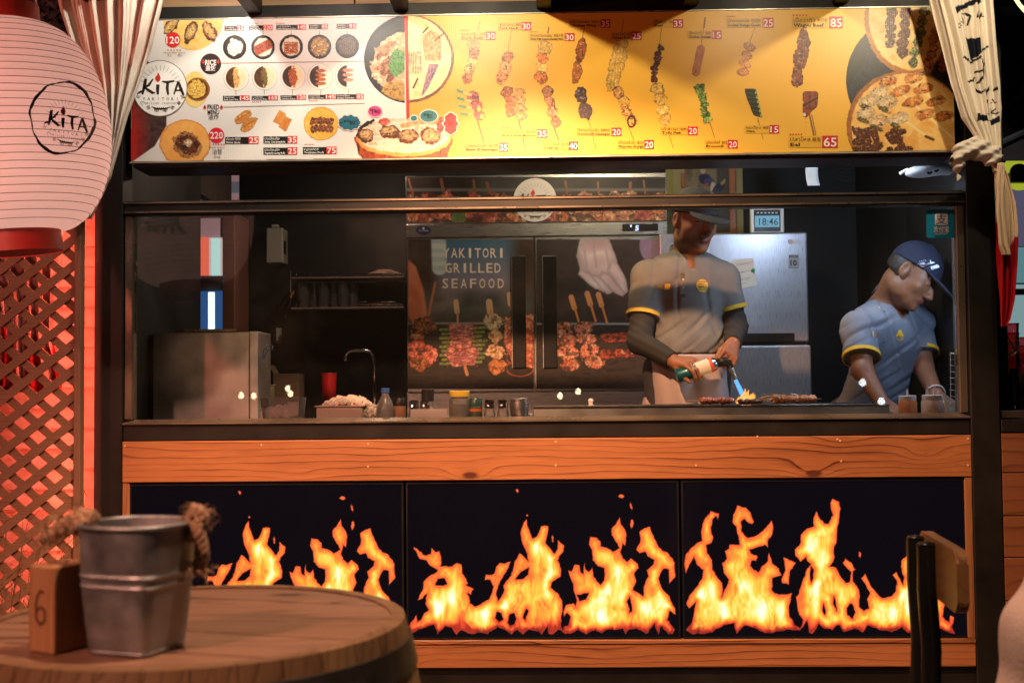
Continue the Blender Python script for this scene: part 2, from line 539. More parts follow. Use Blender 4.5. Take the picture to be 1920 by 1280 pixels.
class Sheet:
    """flat print: coloured shapes and lettering layered on one surface"""

    def __init__(s, mapper): s.V = []; s.F = []; s.C = []; s.map = mapper

    def add(s, P, faces, color, layer=0):
        b = sum(len(v) for v in s.V)
        P = np.asarray(P, float)
        s.V.append(s.map(P[:, 0], P[:, 1], layer)); s.F += [tuple(b + i for i in f) for f in faces]
        s.C.append(np.tile(lin(color), (len(P), 1)))
        return s

    def rect(s, x0, y0, x1, y1, color, layer=0): return s.add([(x0, y0), (x1, y0), (x1, y1), (x0, y1)], [(3, 2, 1, 0)], color, layer)

    def quad(s, P, color, layer=0): return s.add(P, [tuple(range(len(P)))[::-1]], color, layer)

    def disc(s, cx, cy, rx, color, layer=0, ry=None, n=40):
        ry = ry or rx
        return s.add([(cx, cy)] + [(cx + rx * math.cos(2 * math.pi * i / n), cy + ry * math.sin(2 * math.pi * i / n)) for i in range(n)],
                     [(0, 1 + (i + 1) % n, 1 + i) for i in range(n)], color, layer)

    def brush(s, pts, wd, color, layer=0, sub=6):
        """a stroke of changing width"""
        pts = np.asarray(pts, float); wd = np.asarray(wd if hasattr(wd, '__len__') else [wd] * len(pts), float)
        k = len(pts); t = np.linspace(0, k - 1, (k - 1) * sub + 1)
        x = np.interp(t, range(k), pts[:, 0]); y = np.interp(t, range(k), pts[:, 1]); ww = np.interp(t, range(k), wd)
        dx, dy = np.gradient(x), np.gradient(y); l = np.hypot(dx, dy) + 1e-9
        A = np.stack([x - dy / l * ww / 2, y + dx / l * ww / 2], -1); B = np.stack([x + dy / l * ww / 2, y - dx / l * ww / 2], -1)
        n = len(t)
        return s.add(np.concatenate([A, B]), [(i, i + 1, n + i + 1, n + i) for i in range(n - 1)], color, layer)

    def star(s, cx, cy, r, color, layer=0):
        P = [(cx + (r if i % 2 == 0 else r * 0.42) * math.sin(math.pi * i / 5), cy - (r if i % 2 == 0 else r * 0.42) * math.cos(math.pi * i / 5)) for i in range(10)]
        return s.add([(cx, cy)] + P, [(0, 1 + (i + 1) % 10, 1 + i) for i in range(10)], color, layer)

    def text(s, t, x, y, h, color, layer=1, width=None, align='L', bold=0.0, ang=0.0, res=2, shear=0.0):
        """x,y: baseline start; h: height of a capital"""
        V, F = glyphs(t, bold, res)
        if len(V) == 0: return s
        k = h / 0.729
        P = V * [k, -k]
        x0, x1 = P[:, 0].min(), P[:, 0].max()
        P[:, 0] -= x0
        if width: P[:, 0] *= width / max(1e-6, x1 - x0)
        wd = P[:, 0].max()
        if align == 'C': P[:, 0] -= wd / 2
        if align == 'R': P[:, 0] -= wd
        P[:, 0] -= shear * P[:, 1]
        c, n = math.cos(R(ang)), math.sin(R(ang))
        Q = np.stack([x + P[:, 0] * c - P[:, 1] * n, y + P[:, 0] * n + P[:, 1] * c], -1)
        return s.add(Q, F, color, layer)

    def mesh(s, name):
        me = bpy.data.meshes.new(name)
        V = np.concatenate(s.V)
        me.from_pydata(V.tolist(), [], s.F)
        me.update()
        a = me.color_attributes.new('Col', 'FLOAT_COLOR', 'POINT')
        C = np.concatenate(s.C)
        a.data.foreach_set('color', np.concatenate([C, np.ones((len(C), 1))], 1).astype(np.float32).ravel())
        return me

    def obj(s, name, m, parent=None, kind=None, label=None): return link(name, s.mesh(name), m, parent, None, kind, label)


# ------------------------------------------------------------------ sculpting with distance fields
class Sculpt:
    def __init__(s, lo, hi, h=0.005):
        s.lo = np.array(lo, float); s.h = h
        s.n = np.ceil((np.array(hi) - s.lo) / h).astype(int) + 1
        s.v = np.full(s.n, 1.0, np.float32)

    def _blk(s, lo, hi, pad):
        a = np.clip(np.floor((np.array(lo) - pad - s.lo) / s.h).astype(int), 0, s.n - 1)
        b = np.clip(np.ceil((np.array(hi) + pad - s.lo) / s.h).astype(int) + 1, 1, s.n)
        b = np.maximum(b, a + 1)
        sl = tuple(slice(i, j) for i, j in zip(a, b))
        ax = [s.lo[i] + s.h * np.arange(a[i], b[i]) for i in range(3)]
        return sl, np.stack(np.meshgrid(*ax, indexing='ij'), -1)

    def _put(s, sl, d, k, sub=False):
        a = s.v[sl]
        if sub:
            d = -d
            hh = np.maximum(k - np.abs(a - d), 0) / k if k > 0 else 0
            s.v[sl] = np.maximum(a, d) + hh * hh * k / 4
        else:
            hh = np.maximum(k - np.abs(a - d), 0) / k if k > 0 else 0
            s.v[sl] = np.minimum(a, d) - hh * hh * k / 4

    def cone(s, a, b, ra, rb, k=0.02, cut=None, sub=False):
        a = np.array(a, float); b = np.array(b, float); r = max(ra, rb)
        sl, P = s._blk(np.minimum(a, b) - r, np.maximum(a, b) + r, k + 3 * s.h)
        ab = b - a; t = np.clip(((P - a) @ ab) / (ab @ ab + 1e-12), 0, 1)
        d = np.linalg.norm(P - a - t[..., None] * ab, axis=-1) - (ra + (rb - ra) * t)
        if cut is not None:
            for (c, nrm) in cut: d = np.maximum(d, (P - np.array(c)) @ np.array(nrm))
        s._put(sl, d.astype(np.float32), k, sub)
        return s

    def ell(s, c, r, M=None, k=0.02, sub=False, cut=None):
        c = np.array(c, float); r = np.array(r, float); q = r.max()
        sl, P = s._blk(c - q, c + q, k + 3 * s.h)
        D = P - c
        if M is not None: D = D @ np.array(M)      # columns of M are the local axes
        k0 = np.linalg.norm(D / r, axis=-1); k1 = np.linalg.norm(D / (r * r), axis=-1) + 1e-9
        d = k0 * (k0 - 1) / k1
        if cut is not None:
            for (cc, nrm) in cut: d = np.maximum(d, (P - np.array(cc)) @ np.array(nrm))
        s._put(sl, d.astype(np.float32), k, sub)
        return s

    def clip(s, c, nrm):
        ax = [s.lo[i] + s.h * np.arange(s.n[i]) for i in range(3)]
        P = np.stack(np.meshgrid(*ax, indexing='ij'), -1)
        s.v = np.maximum(s.v, ((P - np.array(c)) @ np.array(nrm)).astype(np.float32))
        return s

    def warp(s, fn):
        ax = [s.lo[i] + s.h * np.arange(s.n[i]) for i in range(3)]
        X, Y, Z = np.meshgrid(*ax, indexing='ij')
        s.v = s.v + fn(X, Y, Z).astype(np.float32)
        return s

    def mesh(s, name, colfn=None):
        v = s.v; S = v < 0
        nx, ny, nz = v.shape
        c = np.zeros((nx - 1, ny - 1, nz - 1), np.int8)
        for i in (0, 1):
            for j in (0, 1):
                for k in (0, 1): c += S[i:nx - 1 + i, j:ny - 1 + j, k:nz - 1 + k]
        act = (c > 0) & (c < 8)
        ids = np.argwhere(act)
        acc = np.zeros((len(ids), 3)); cnt = np.zeros(len(ids))
        cor = [(i, j, k) for i in (0, 1) for j in (0, 1) for k in (0, 1)]
        val = {q: v[ids[:, 0] + q[0], ids[:, 1] + q[1], ids[:, 2] + q[2]] for q in cor}
        for a in cor:
            for ax in range(3):
                if a[ax] == 0:
                    b = list(a); b[ax] = 1; b = tuple(b)
                    va, vb = val[a], val[b]
                    m = (va < 0) != (vb < 0)
                    t = np.where(m, va / np.where(m, va - vb, 1), 0)
                    p = np.tile(np.array(a, float), (len(ids), 1)); p[:, ax] = t
                    acc[m] += p[m]; cnt[m] += 1
        P = s.lo + (ids + acc / cnt[:, None]) * s.h
        idx = np.full(c.shape, -1, np.int64); idx[act] = np.arange(len(ids))
        F = []
        for ax in range(3):
            o = [0, 1, 2]; o.remove(ax); u, w_ = o
            A = [slice(1, -1)] * 3; A[ax] = slice(0, v.shape[ax] - 1); B = list(A); B[ax] = slice(1, v.shape[ax])
            ch = S[tuple(A)] != S[tuple(B)]
            e = np.argwhere(ch); e[:, u] += 1; e[:, w_] += 1
            neg = S[e[:, 0], e[:, 1], e[:, 2]]

            def cell(du, dw):
                q = e.copy(); q[:, u] += du; q[:, w_] += dw
                return idx[q[:, 0], q[:, 1], q[:, 2]]
            f = np.stack([cell(-1, -1), cell(0, -1), cell(0, 0), cell(-1, 0)], -1)
            flip = neg if ax != 1 else ~neg
            f[~flip] = f[~flip][:, ::-1]
            F.append(f)
        F = np.concatenate(F); F = F[(F >= 0).all(1)]
        C = None if colfn is None else colfn(P)
        return mesh_np(name, P, F, C)

    def obj(s, name, m, parent=None, colfn=None, label=None): return link(name, s.mesh(name, colfn), m, parent, True, None, label)


def tri_count():
    return sum(sum(max(0, len(p.vertices) - 2) for p in o.data.polygons) for o in bpy.data.objects if o.type == 'MESH')

# ------------------------------------------------------------------ materials in use
black_steel = mat('black_powder_coated_steel', (0.009, 0.008, 0.007), 0.5, 0.0, 0.25, 6, 0.06, 400, 0.28)
steel = mat('brushed_steel', (0.42, 0.41, 0.40), 0.34, 1.0, 0.10, 14, 0.10, 90, 0.5, stretch=(1, 1, 30))
dull_steel = mat('scuffed_sheet_steel', (0.33, 0.325, 0.31), 0.48, 0.8, 0.34, 7, 0.08, 60, 0.5)
zinc = mat('galvanised_zinc', (0.34, 0.34, 0.35), 0.52, 0.85, 0.2, 28, 0.05, 120, 0.5)
sash = mat('bronze_aluminium', (0.16, 0.13, 0.10), 0.3, 0.7, 0.15, 5, 0.0, 60, 0.5)
chrome = mat('chrome', (0.62, 0.60, 0.58), 0.14, 1.0, 0.05, 20)
pine = wood('varnished_pine', (0.42, 0.170, 0.064), (0.075, 0.022, 0.008), 'X', 42, 0.42, 0.25, 1.0, 0.040, 2.6)
pine_up = wood('varnished_pine_upright', (0.34, 0.155, 0.065), (0.10, 0.038, 0.014), 'Z', 40, 0.45, 0.2)
fir = wood('raw_fir_boards', (0.40, 0.25, 0.12), (0.20, 0.10, 0.04), 'X', 22, 0.55, 0.4, 0.7)
slat_wood = wood('trellis_slats', (0.36, 0.20, 0.115), (0.16, 0.08, 0.045), 'X', 90, 0.6, 0.1, 0.6)
barrel_wood = wood('weathered_barrel_oak', (0.30, 0.165, 0.098), (0.04, 0.02, 0.012), 'X', 34, 0.45, 0.1, 1.35, 0.10)
stave_wood = wood('barrel_stave_oak', (0.26, 0.15, 0.07), (0.08, 0.04, 0.018), 'Z', 50, 0.5, 0.0, 0.8)
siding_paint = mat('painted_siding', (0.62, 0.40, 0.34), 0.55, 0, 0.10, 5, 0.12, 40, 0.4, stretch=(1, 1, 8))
interior_black = mat('black_wall_board', (0.006, 0.0065, 0.0065), 0.6, 0, 0.35, 3, 0.05, 30, 0.4)
floor_mat = mat('kiosk_floor_vinyl', (0.10, 0.09, 0.08), 0.5, 0, 0.3, 6)
paving_mat = mat('dark_paving', (0.07, 0.065, 0.06), 0.75, 0, 0.35, 4, 0.4, 30)
ceiling_white = mat('cream_ceiling_panel', (0.12, 0.11, 0.09), 0.7, 0, 0.1, 4)
print_gloss = vcol('laminated_print', 0.36, 0, 0.5, weave=True)
print_matt = vcol('matt_print', 0.5, 0, 0.35)
print_lit = vcol('backlit_print', 0.3, 1.0)
dyed = vcol('dyed_cloth', 0.85, 0, 0.2, bump=0.25)
body_mat = vcol('skin', 0.5, 0, 0.35, bump=0.06)
glass_pane = thin_glass('window_glass', (0.97, 0.98, 0.975), 1.42, 0.0, 0.9, 0.010, 0.001)
jar_glass = thin_glass('jar_glass', (0.92, 0.92, 0.90), 1.5, 0.06, 1.6, 0.6, 0.2)  # diffuse haze mixed in to lighten the dark jars and bottles
cup_glass = thin_glass('tumbler_glass', (0.92, 0.90, 0.88), 1.5, 0.06, 2.2, 0.35, 0.08)
clear_plastic = thin_glass('clear_plastic_sheet', (0.9, 0.88, 0.86), 1.45, 0.12, 1.5, 0.6, 0.16)
screen_black = mat('black_gloss_panel', (0.0015, 0.0015, 0.002), 0.12, 0, 0.1, 2, spec=0.35, emis=(0.0026, 0.0021, 0.0042), estr=1.0)
white_plastic = mat('white_plastic', (0.62, 0.60, 0.56), 0.4, 0, 0.05)
grey_plastic = mat('grey_enamel', (0.30, 0.29, 0.27), 0.42, 0, 0.06)
black_plastic = mat('black_plastic', (0.008, 0.008, 0.008), 0.4, 0, 0.1, spec=0.25)
dark_iron = mat('dark_hoop_iron', (0.045, 0.04, 0.036), 0.5, 0.6, 0.35, 20, 0.2, 80)
paper = mat('white_paper', (0.62, 0.58, 0.54), 0.85, 0, 0.08, 12)
cream_cloth = mat('cream_muslin', (0.74, 0.66, 0.56), 0.85, 0, 0.06, 30, 0.2, 500, 0.2, sheen=0.2)


def oz(py, px=960, Y=0.0): return at(px, py, Y).z


# ------------------------------------------------------------------ the place
MB().box(-14, 14, -14, 14, -0.2, 0.0).obj('ground', paving_mat, kind='structure')

PX = 1.4695       # half width of the bay between the posts
PW = 0.099
TOPZ, BOARD_T, BOARD_B = 2.60, 2.574, 2.071
Z_SOF, Z_RT, Z_RB = 2.055, 1.934, 1.887
Z_ST, Z_SB = 1.165, 1.148
Z_WT, Z_WB, Z_PB, Z_BB = 1.0905, 0.9465, 0.4015, 0.303

K = thing('food_kiosk', 'black framed food kiosk with pine boards and a long serving window', 'kiosk', (0, 0, 0))
for sx in (-1, 1):
    MB().box(sx * (PX + PW / 2) - PW / 2, sx * (PX + PW / 2) + PW / 2, 0.0, 0.10, 0.0, TOPZ - 0.002, 0.003).obj('post', black_steel, K)
MB().box(-PX - PW, PX + PW + 1.2, 0.004, 0.10, TOPZ - 0.028, 2.622, 0.002).obj('header_beam', black_steel, K)
for k in range(3):
    MB().box(-2.1 + k * 1.45, -2.1 + k * 1.45 + 1.446, 0.03, 0.05, 2.624, 2.90, 0.002).obj('fascia_plank', fir, K)
for px in (205, 478, 752, 1020, 1294, 1575, 1830):
    c = at(px, 26, 0).x
    MB().box(c - 0.026, c + 0.026, -1.5, 0.002, 2.59, 2.775, 0.003).obj('rafter', black_steel, K)
for k in range(9):       # boards of the canopy over the rafters
    MB().box(-2.2, 2.4, -1.6 + k * 0.18, -1.6 + k * 0.18 + 0.176, 2.779, 2.796, 0.002).obj('canopy_board', fir, K)
# header box behind the menu
MB().box(-1.441, 1.441, 0.026, 0.20, Z_SOF, 2.568, 0.002).obj('header_box', mat('header_brown_steel', (0.028, 0.024, 0.02), 0.45, 0, 0.2, 6), K)
# glazing
wf = MB()
wf.box(-PX + .001, PX - .001, 0.012, 0.075, Z_RB, Z_RT, 0.003)
fr = wf.obj('window_rail', black_steel, K)
MB().box(-PX + .001, PX - .001, 0.006, 0.010, Z_RT - 0.010, Z_RT - 0.004).obj('rail_bead', sash, fr)
MB().box(-PX + .001, PX - .001, 0.006, 0.010, Z_RB + 0.004, Z_RB + 0.010).obj('rail_bead', sash, fr)
for sx in (-1, 1):
    a = sx * (PX - .001); b = sx * (PX - 0.030)
    MB().box(min(a, b), max(a, b), 0.018, 0.07, Z_ST, Z_RB - .002, 0.003).obj('window_stile', sash, K)
s = MB(); s.hexa([(-PX + .002, 0.0, Z_SB), (PX - .002, 0.0, Z_SB), (PX - .002, 0.08, Z_SB), (-PX + .002, 0.08, Z_SB),
                  (-PX + .002, 0.0, Z_SB + 0.006), (PX - .002, 0.0, Z_SB + 0.006), (PX - .032, 0.034, Z_ST), (-PX + .032, 0.034, Z_ST)])
s.obj('window_sill', mat('bronze_sill_metal', (0.32, 0.26, 0.19), 0.28, 0.85, 0.15, 5, 0.03, 50), K)
MB().box(-PX + 0.031, PX - 0.031, 0.040, 0.046, Z_ST + .001, Z_RB - .001).obj('window_glass', glass_pane, K)
MB().box(-PX + .001, PX - .001, 0.010, 0.09, Z_WT + .001, Z_SB - .002, 0.002).obj('sill_beam', black_steel, K)
# timber front
MB().box(-PX + .001, PX - .001, 0.0, 0.03, Z_WB, Z_WT - .001, 0.003).obj('pine_board', pine, K)
MB().box(-PX + .001, PX - .001, 0.002, 0.03, Z_BB, Z_PB - 0.018, 0.003).obj('pine_board', pine, K)
MB().box(-PX + .001, PX - .001, -0.002, 0.03, Z_PB - 0.017, Z_PB - 0.003, 0.002).obj('pine_ledge', pine, K)
for sx in (-1, 1):
    MB().box(min(sx * (PX - .001), sx * (PX - .026)), max(sx * (PX - .001), sx * (PX - .026)), 0.004, 0.03, Z_PB - .002, Z_WB - .001, 0.002).obj('pine_jamb', pine_up, K)
MB().box(-PX + .001, PX - .001, 0.02, 0.05, 0.0, Z_BB - .002).obj('plinth', black_steel, K)
nb = MB()
for (px, py) in ((234, 836), (490, 834), (690, 832), (1042, 828), (1420, 818), (1570, 823), (1575, 826), (1815, 822), (1815, 872), (690, 874), (1042, 872), (1305, 872), (1577, 864)):
    c = at(px, py, 0); nb.lathe([(0.0036, 0), (0.0036, .0012), (0, .0016)], (c.x, -0.0002, c.z), 8, axis=Matrix.Rotation(R(90), 3, 'X'))
nb.obj('nail_heads', mat('nail_filler', (0.55, 0.33, 0.2), 0.5), K, kind='stuff')
# floor, walls and ceiling inside
MB().box(-1.52, 1.75, 0.052, 2.0, 0.25, 0.30).obj('kiosk_floor', floor_mat, K)
MB().box(-1.55, 1.8, 1.90, 1.95, 0.30, 2.62).obj('back_wall', interior_black, K)
MB().box(-1.56, -1.515, 0.101, 1.10, 0.30, 2.62).obj('side_wall', interior_black, K)
MB().box(-1.56, -1.515, 1.101, 1.62, 2.14, 2.62).obj('door_lintel', mat('dark_lintel', (0.05, 0.035, 0.03), 0.5), K)
MB().box(-1.56, -1.500, 1.62, 1.898, 0.30, 2.138, 0.003).obj('door_jamb', mat('brown_jamb', (0.16, 0.06, 0.045), 0.5, 0, 0.2, 5), K)
MB().box(1.60, 1.64, 0.101, 1.898, 0.30, 2.62).obj('side_wall', interior_black, K)
MB().box(-1.56, 1.64, 0.205, 1.898, 2.622, 2.65).obj('kiosk_ceiling', interior_black, K)
MB().box(-1.56, 1.62, 0.205, 0.207, 2.57, 2.62).obj('ceiling_trim', interior_black, K)
# serving counter behind the glass
MB().box(-1.512, 1.598, 0.082, 0.62, 1.10, 1.139, 0.003).obj('counter_top', dull_steel, K)
MB().box(-1.512, 1.598, 0.11, 0.60, 0.302, 1.098).obj('counter_base', black_steel, K)
# back worktop with the sink
MB().box(-1.50, -0.63, 1.35, 1.898, 1.02, 1.06, 0.003).obj('back_worktop', dull_steel, K)
MB().box(-1.498, -0.64, 1.38, 1.89, 0.302, 1.018).obj('back_cupboard', black_steel, K)
# wall switch beside the door
MB().box(-1.36, -1.33, 1.89, 1.899, 1.50, 1.58, 0.003).obj('wall_switch', white_plastic, K)

# ------------------------------------------------------------------ lamps (fixtures out of view or inside carry the light)
lamp_can = mat('lamp_housing', (0.03, 0.03, 0.03), 0.4)


def lamp(name, label, loc, aim, power, color, spot=None, size=0.03, blend=0.3, h=0.12):
    t = thing(name, label, 'lamp', loc)
    d = (Vector(aim) - Vector(loc)).normalized()
    q = d.to_track_quat('-Z', 'Y').to_matrix()
    MB().lathe([(0.012, 0.02 + h), (0.035, 0.02 + h * .9), (0.045, 0.02), (0.055, -0.01), (0.05, -0.01), (0.04, 0.02)], loc, 20, axis=q, cap=False).obj('housing', lamp_can, t, 30)
    ld = bpy.data.lights.new(name, 'SPOT' if spot else 'POINT')
    ld.energy = power; ld.color = color; ld.shadow_soft_size = size
    if spot: ld.spot_size = R(spot); ld.spot_blend = blend
    lo = bpy.data.objects.new('bulb', ld); COL.objects.link(lo)
    lo.parent = t; lo.matrix_local = q.to_4x4()
    return t


WARM = (1.0, 0.83, 0.57)
lamp('canopy_spotlight', 'canopy spotlight aimed at the middle of the menu', (-0.27, -0.80, 2.735), (-0.1, 0, 2.25), 34, WARM, 150, 0.018, 0.5)
lamp('canopy_spotlight', 'canopy spotlight beside the gathered curtain', (-1.12, -0.38, 2.735), (-1.15, 0, 2.3), 10, (1.0, 0.90, 0.76), 150, 0.02, 0.5)
lamp('canopy_spotlight', 'canopy spotlight over the rice bowls of the menu', (-0.72, -0.70, 2.735), (-0.72, 0, 2.3), 19, (1.0, 0.88, 0.74), 150, 0.02, 0.5)
lamp('canopy_spotlight', 'added fill spotlight over the sausage skewers of the menu', (0.85, -0.75, 2.735), (0.85, 0, 2.25), 11, WARM, 150, 0.02, 0.5)  # extra lamp added to fill the dim stretch of menu between rafters
lamp('canopy_spotlight', 'canopy spotlight near the tied curtain', (1.34, -0.80, 2.735), (1.25, 0, 2.2), 24, WARM, 150, 0.02, 0.5)
lamp('seating_fill_lamp', 'added warm fill lamp over the seating', (0.10, -2.5, 2.95), (0.08, -2.45, 0.0), 230, (1.0, 0.63, 0.42), 104, 0.05, 0.5)  # unseen lamp added to light the barrel table, chair and draped cloth
lamp('front_fill_spot', 'added amber fill spotlight aimed at the pine front', (-0.20, -1.45, 2.72), (0.08, 0, 0.30), 560, (1.0, 0.49, 0.25), 88, 0.04, 0.5)  # unseen spotlight added so the pine boards come up bright
lamp('red_floodlight', 'red floodlight washing the trellis', (-2.45, -2.6, 2.3), (-1.8, -0.5, 1.3), 125, (1.0, 0.2, 0.13), 108, 0.06, 0.6)
lamp('rose_fill_lamp', 'added rose tinted fill lamp facing the lantern', (-1.75, -4.3, 2.8), (-1.12, -2.2, 1.22), 330, (1.0, 0.44, 0.30), 48, 0.06, 0.4)  # unseen fill added to lift the lantern, number block and bucket
lamp('kitchen_lamp', 'warm lamp under the kiosk ceiling', (0.28, 0.62, 2.50), (0.3, 1.0, 1.2), 32, (1.0, 0.80, 0.50), None, 0.04)
lamp('kitchen_lamp', 'cool lamp high in the kiosk corner', (1.15, 0.25, 2.12), (1.35, 0.9, 1.2), 24, (0.60, 0.76, 1.0), None, 0.05)
lamp('kitchen_lamp', 'added cool fill lamp hidden behind the kiosk corner post', (1.572, 0.135, 1.66), (1.30, 0.62, 1.42), 8, (0.55, 0.72, 1.0), None, 0.03, h=0.05)  # added out of sight to throw bluish light on the bending cook
lamp('kitchen_lamp', 'added warm fill lamp over the sink', (-0.75, 1.25, 2.37), (-0.9, 1.2, 1.2), 12, (1.0, 0.68, 0.50), None, 0.04)  # put in to brighten the wire shelf and its glasses

# unseen red strip light, added behind the trellis stile to brighten the boards
rs_ = thing('red_fill_strip', 'added thin red fill light hidden behind the trellis stile', 'light', (-1.584, -0.096, 1.05))
MB().box(-1.590, -1.578, -0.1035, -0.0985, 0.12, 1.98).obj('housing', lamp_can, rs_)
_a = bpy.data.lights.new('strip', 'AREA'); _a.shape = 'RECTANGLE'; _a.size = 0.012; _a.size_y = 1.8; _a.energy = 12; _a.color = (1.0, 0.14, 0.075)
_ao = bpy.data.objects.new('strip', _a); COL.objects.link(_ao); _ao.parent = rs_
_ao.matrix_local = Matrix(((0, 0, .55, 0), (.0, 0, -.835, .0), (0, 1, 0, 0), (0, 0, 0, 1)))
_d = Vector((-.90, .436, 0)); _q = _d.to_track_quat('-Z', 'Y').to_matrix().to_4x4(); _ao.matrix_local = _q

# small festoon bulbs behind the seats: they show as points in the glass
bulb_glow = glow('festoon_bulb_glow', (1.0, 0.80, 0.50), 30)
first = None
for i, (px, py) in enumerate(((476, 742), (453, 741), (1050, 742), (1084, 734), (540, 728), (545, 738))):
    p = at(px, py, 6.0)
    loc = (p.x, -6.0 + 0.09, p.z)
    if first is None:
        first = thing('festoon_bulb', 'small warm festoon bulb behind the seating', 'bulb', loc, 'festoon bulbs facing the kiosk')
        MB().lathe([(0.002, -0.030), (0.020, -0.018), (0.024, 0.0), (0.016, 0.02), (0.010, 0.03)], loc, 14).obj('bulb_glass', bulb_glow, first, True)
        MB().lathe([(0.012, 0.03), (0.012, 0.055)], loc, 12).obj('socket', black_plastic, first)
    else: dup(first, loc)
for i, (px, py) in enumerate(((1617, 717), (1652, 752))):
    p = at(px, py, 5.0); loc = (p.x, -5 + 0.09, p.z)
    b = thing('path_light', ('upper' if i == 0 else 'lower') + ' white path light behind the seating', 'light', loc)
    MB().lathe([(0.002, -0.03), (0.024, -0.018), (0.028, 0), (0.018, 0.02), (0.012, 0.03)], loc, 14).obj('bulb_glass', glow('white_bulb_glow' + str(i), (0.85, 0.95, 1.0), 22), b, True)
    MB().lathe([(0.013, 0.03), (0.013, 0.055)], loc, 12).obj('socket', black_plastic, b)

# ------------------------------------------------------------------ siding wall and trellis
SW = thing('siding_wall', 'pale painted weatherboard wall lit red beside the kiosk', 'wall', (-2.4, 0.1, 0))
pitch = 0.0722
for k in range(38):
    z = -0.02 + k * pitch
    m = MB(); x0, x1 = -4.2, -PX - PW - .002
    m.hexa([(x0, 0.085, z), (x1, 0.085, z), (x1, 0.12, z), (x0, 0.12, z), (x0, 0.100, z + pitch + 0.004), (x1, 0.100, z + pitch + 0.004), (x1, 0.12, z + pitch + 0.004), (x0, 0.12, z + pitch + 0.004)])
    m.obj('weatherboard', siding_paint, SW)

YT = -0.13
LX1 = at(140, 700, YT).x; LX2 = at(153, 700, YT).x
T = thing('trellis', 'diagonal wooden trellis panel standing by the weatherboard wall', 'trellis', (-2.1, YT, 0))
LX0 = -2.55


def slat(ang, px, py, Y, thick, halfw):
    c = at(px, py, Y); tn = math.tan(R(ang))
    hv = halfw / math.cos(R(ang))
    x0, x1 = LX0, LX1
    z0, z1 = c.z + (x0 - c.x) * tn, c.z + (x1 - c.x) * tn
    lo, hi = 0.03, 2.05
    # keep within the panel
    def X(z): return c.x + (z - c.z) / tn
    if tn > 0:
        if z0 < lo: x0 = X(lo)
        if z1 > hi: x1 = X(hi)
    else:
        if z0 > hi: x0 = X(hi)
        if z1 < lo: x1 = X(lo)
    if x1 - x0 < 0.05: return
    z0, z1 = c.z + (x0 - c.x) * tn, c.z + (x1 - c.x) * tn
    L = math.hypot(x1 - x0, z1 - z0)
    m = MB()
    j = random.uniform(-.002, .002)
    m.hexa([(x0, Y, z0 - hv + j), (x1, Y, z1 - hv), (x1, Y + thick, z1 - hv), (x0, Y + thick, z0 - hv + j), (x0, Y, z0 + hv + j), (x1, Y, z1 + hv), (x1, Y + thick, z1 + hv), (x0, Y + thick, z0 + hv + j)])
    return m.obj('slat', slat_wood, T)


for k in range(-16, 22): slat(37.5, 140, 495 + 49 * k, YT, 0.008, 0.0140)
for k in range(-16, 34): slat(-41, 136, 481 + 46.5 * k, YT + 0.010, 0.008, 0.0140)
MB().box(LX1 + .001, LX2, YT - 0.012, YT + 0.026, 0.0, 2.08, 0.002).obj('stile', wood('trellis_stile', (0.28, 0.15, 0.09), (0.13, 0.06, 0.035), 'Z', 60, 0.6, 0.1), T)
MB().box(LX0, LX1, YT - 0.010, YT + 0.024, 2.051, 2.08, 0.002).obj('top_bar', slat_wood, T)


# cloth hanging between the wall and the trellis
def cloth(name, label, cat, rows, folds, amp, colfn=None, m=None, nu=70, nv=60, group=None, seed=1, thick=0.0015, cfreq=None):
    """rows: list of (left px, right px, py, Y): hanging cloth gathered in folds"""
    rows = np.array(rows, float); tt = np.linspace(0, 1, len(rows))
    P = []; C = []
    U, V = np.meshgrid(np.linspace(0, 1, nu), np.linspace(0, 1, nv), indexing='ij')
    l = np.interp(V, tt, rows[:, 0]); r = np.interp(V, tt, rows[:, 1]); y = np.interp(V, tt, rows[:, 2]); Y = np.interp(V, tt, rows[:, 3])
    ph = 2 * np.pi * (folds * U + 0.8 * fbm(U * 3.1, V * 1.2, seed, 3)) + 1.2 * fbm(V * 2.3, U * 2, seed + 3, 2)
    wdt = np.interp(V, tt, (rows[:, 1] - rows[:, 0])) / (rows[:, 1] - rows[:, 0]).max()
    D = amp * (np.sin(ph) + 0.45 * np.sin(2.3 * ph + 1) + 0.25 * np.sin(5.1 * ph)) * (0.35 + 0.65 * wdt)
    px = l + (r - l) * (U + 0.012 * np.sin(2 * ph))
    pts = np.stack([at_np(px[i], y[i], 0.0) for i in range(nu)])
    # put on the depth of the row
    for i in range(nu):
        for j in range(nv):
            q = at(px[i, j], y[i, j], Y[i, j]); pts[i, j] = (q.x, q.y + D[i, j], q.z)
    idx = np.arange(nu * nv).reshape(nu, nv)
    F = np.stack([idx[:-1, :-1], idx[1:, :-1], idx[1:, 1:], idx[:-1, 1:]], -1).reshape(-1, 4)
    c = None if colfn is None else colfn(U, V, px, y).reshape(-1, 3)
    me = mesh_np(name, pts.reshape(-1, 3), F, c)
    return me, pts


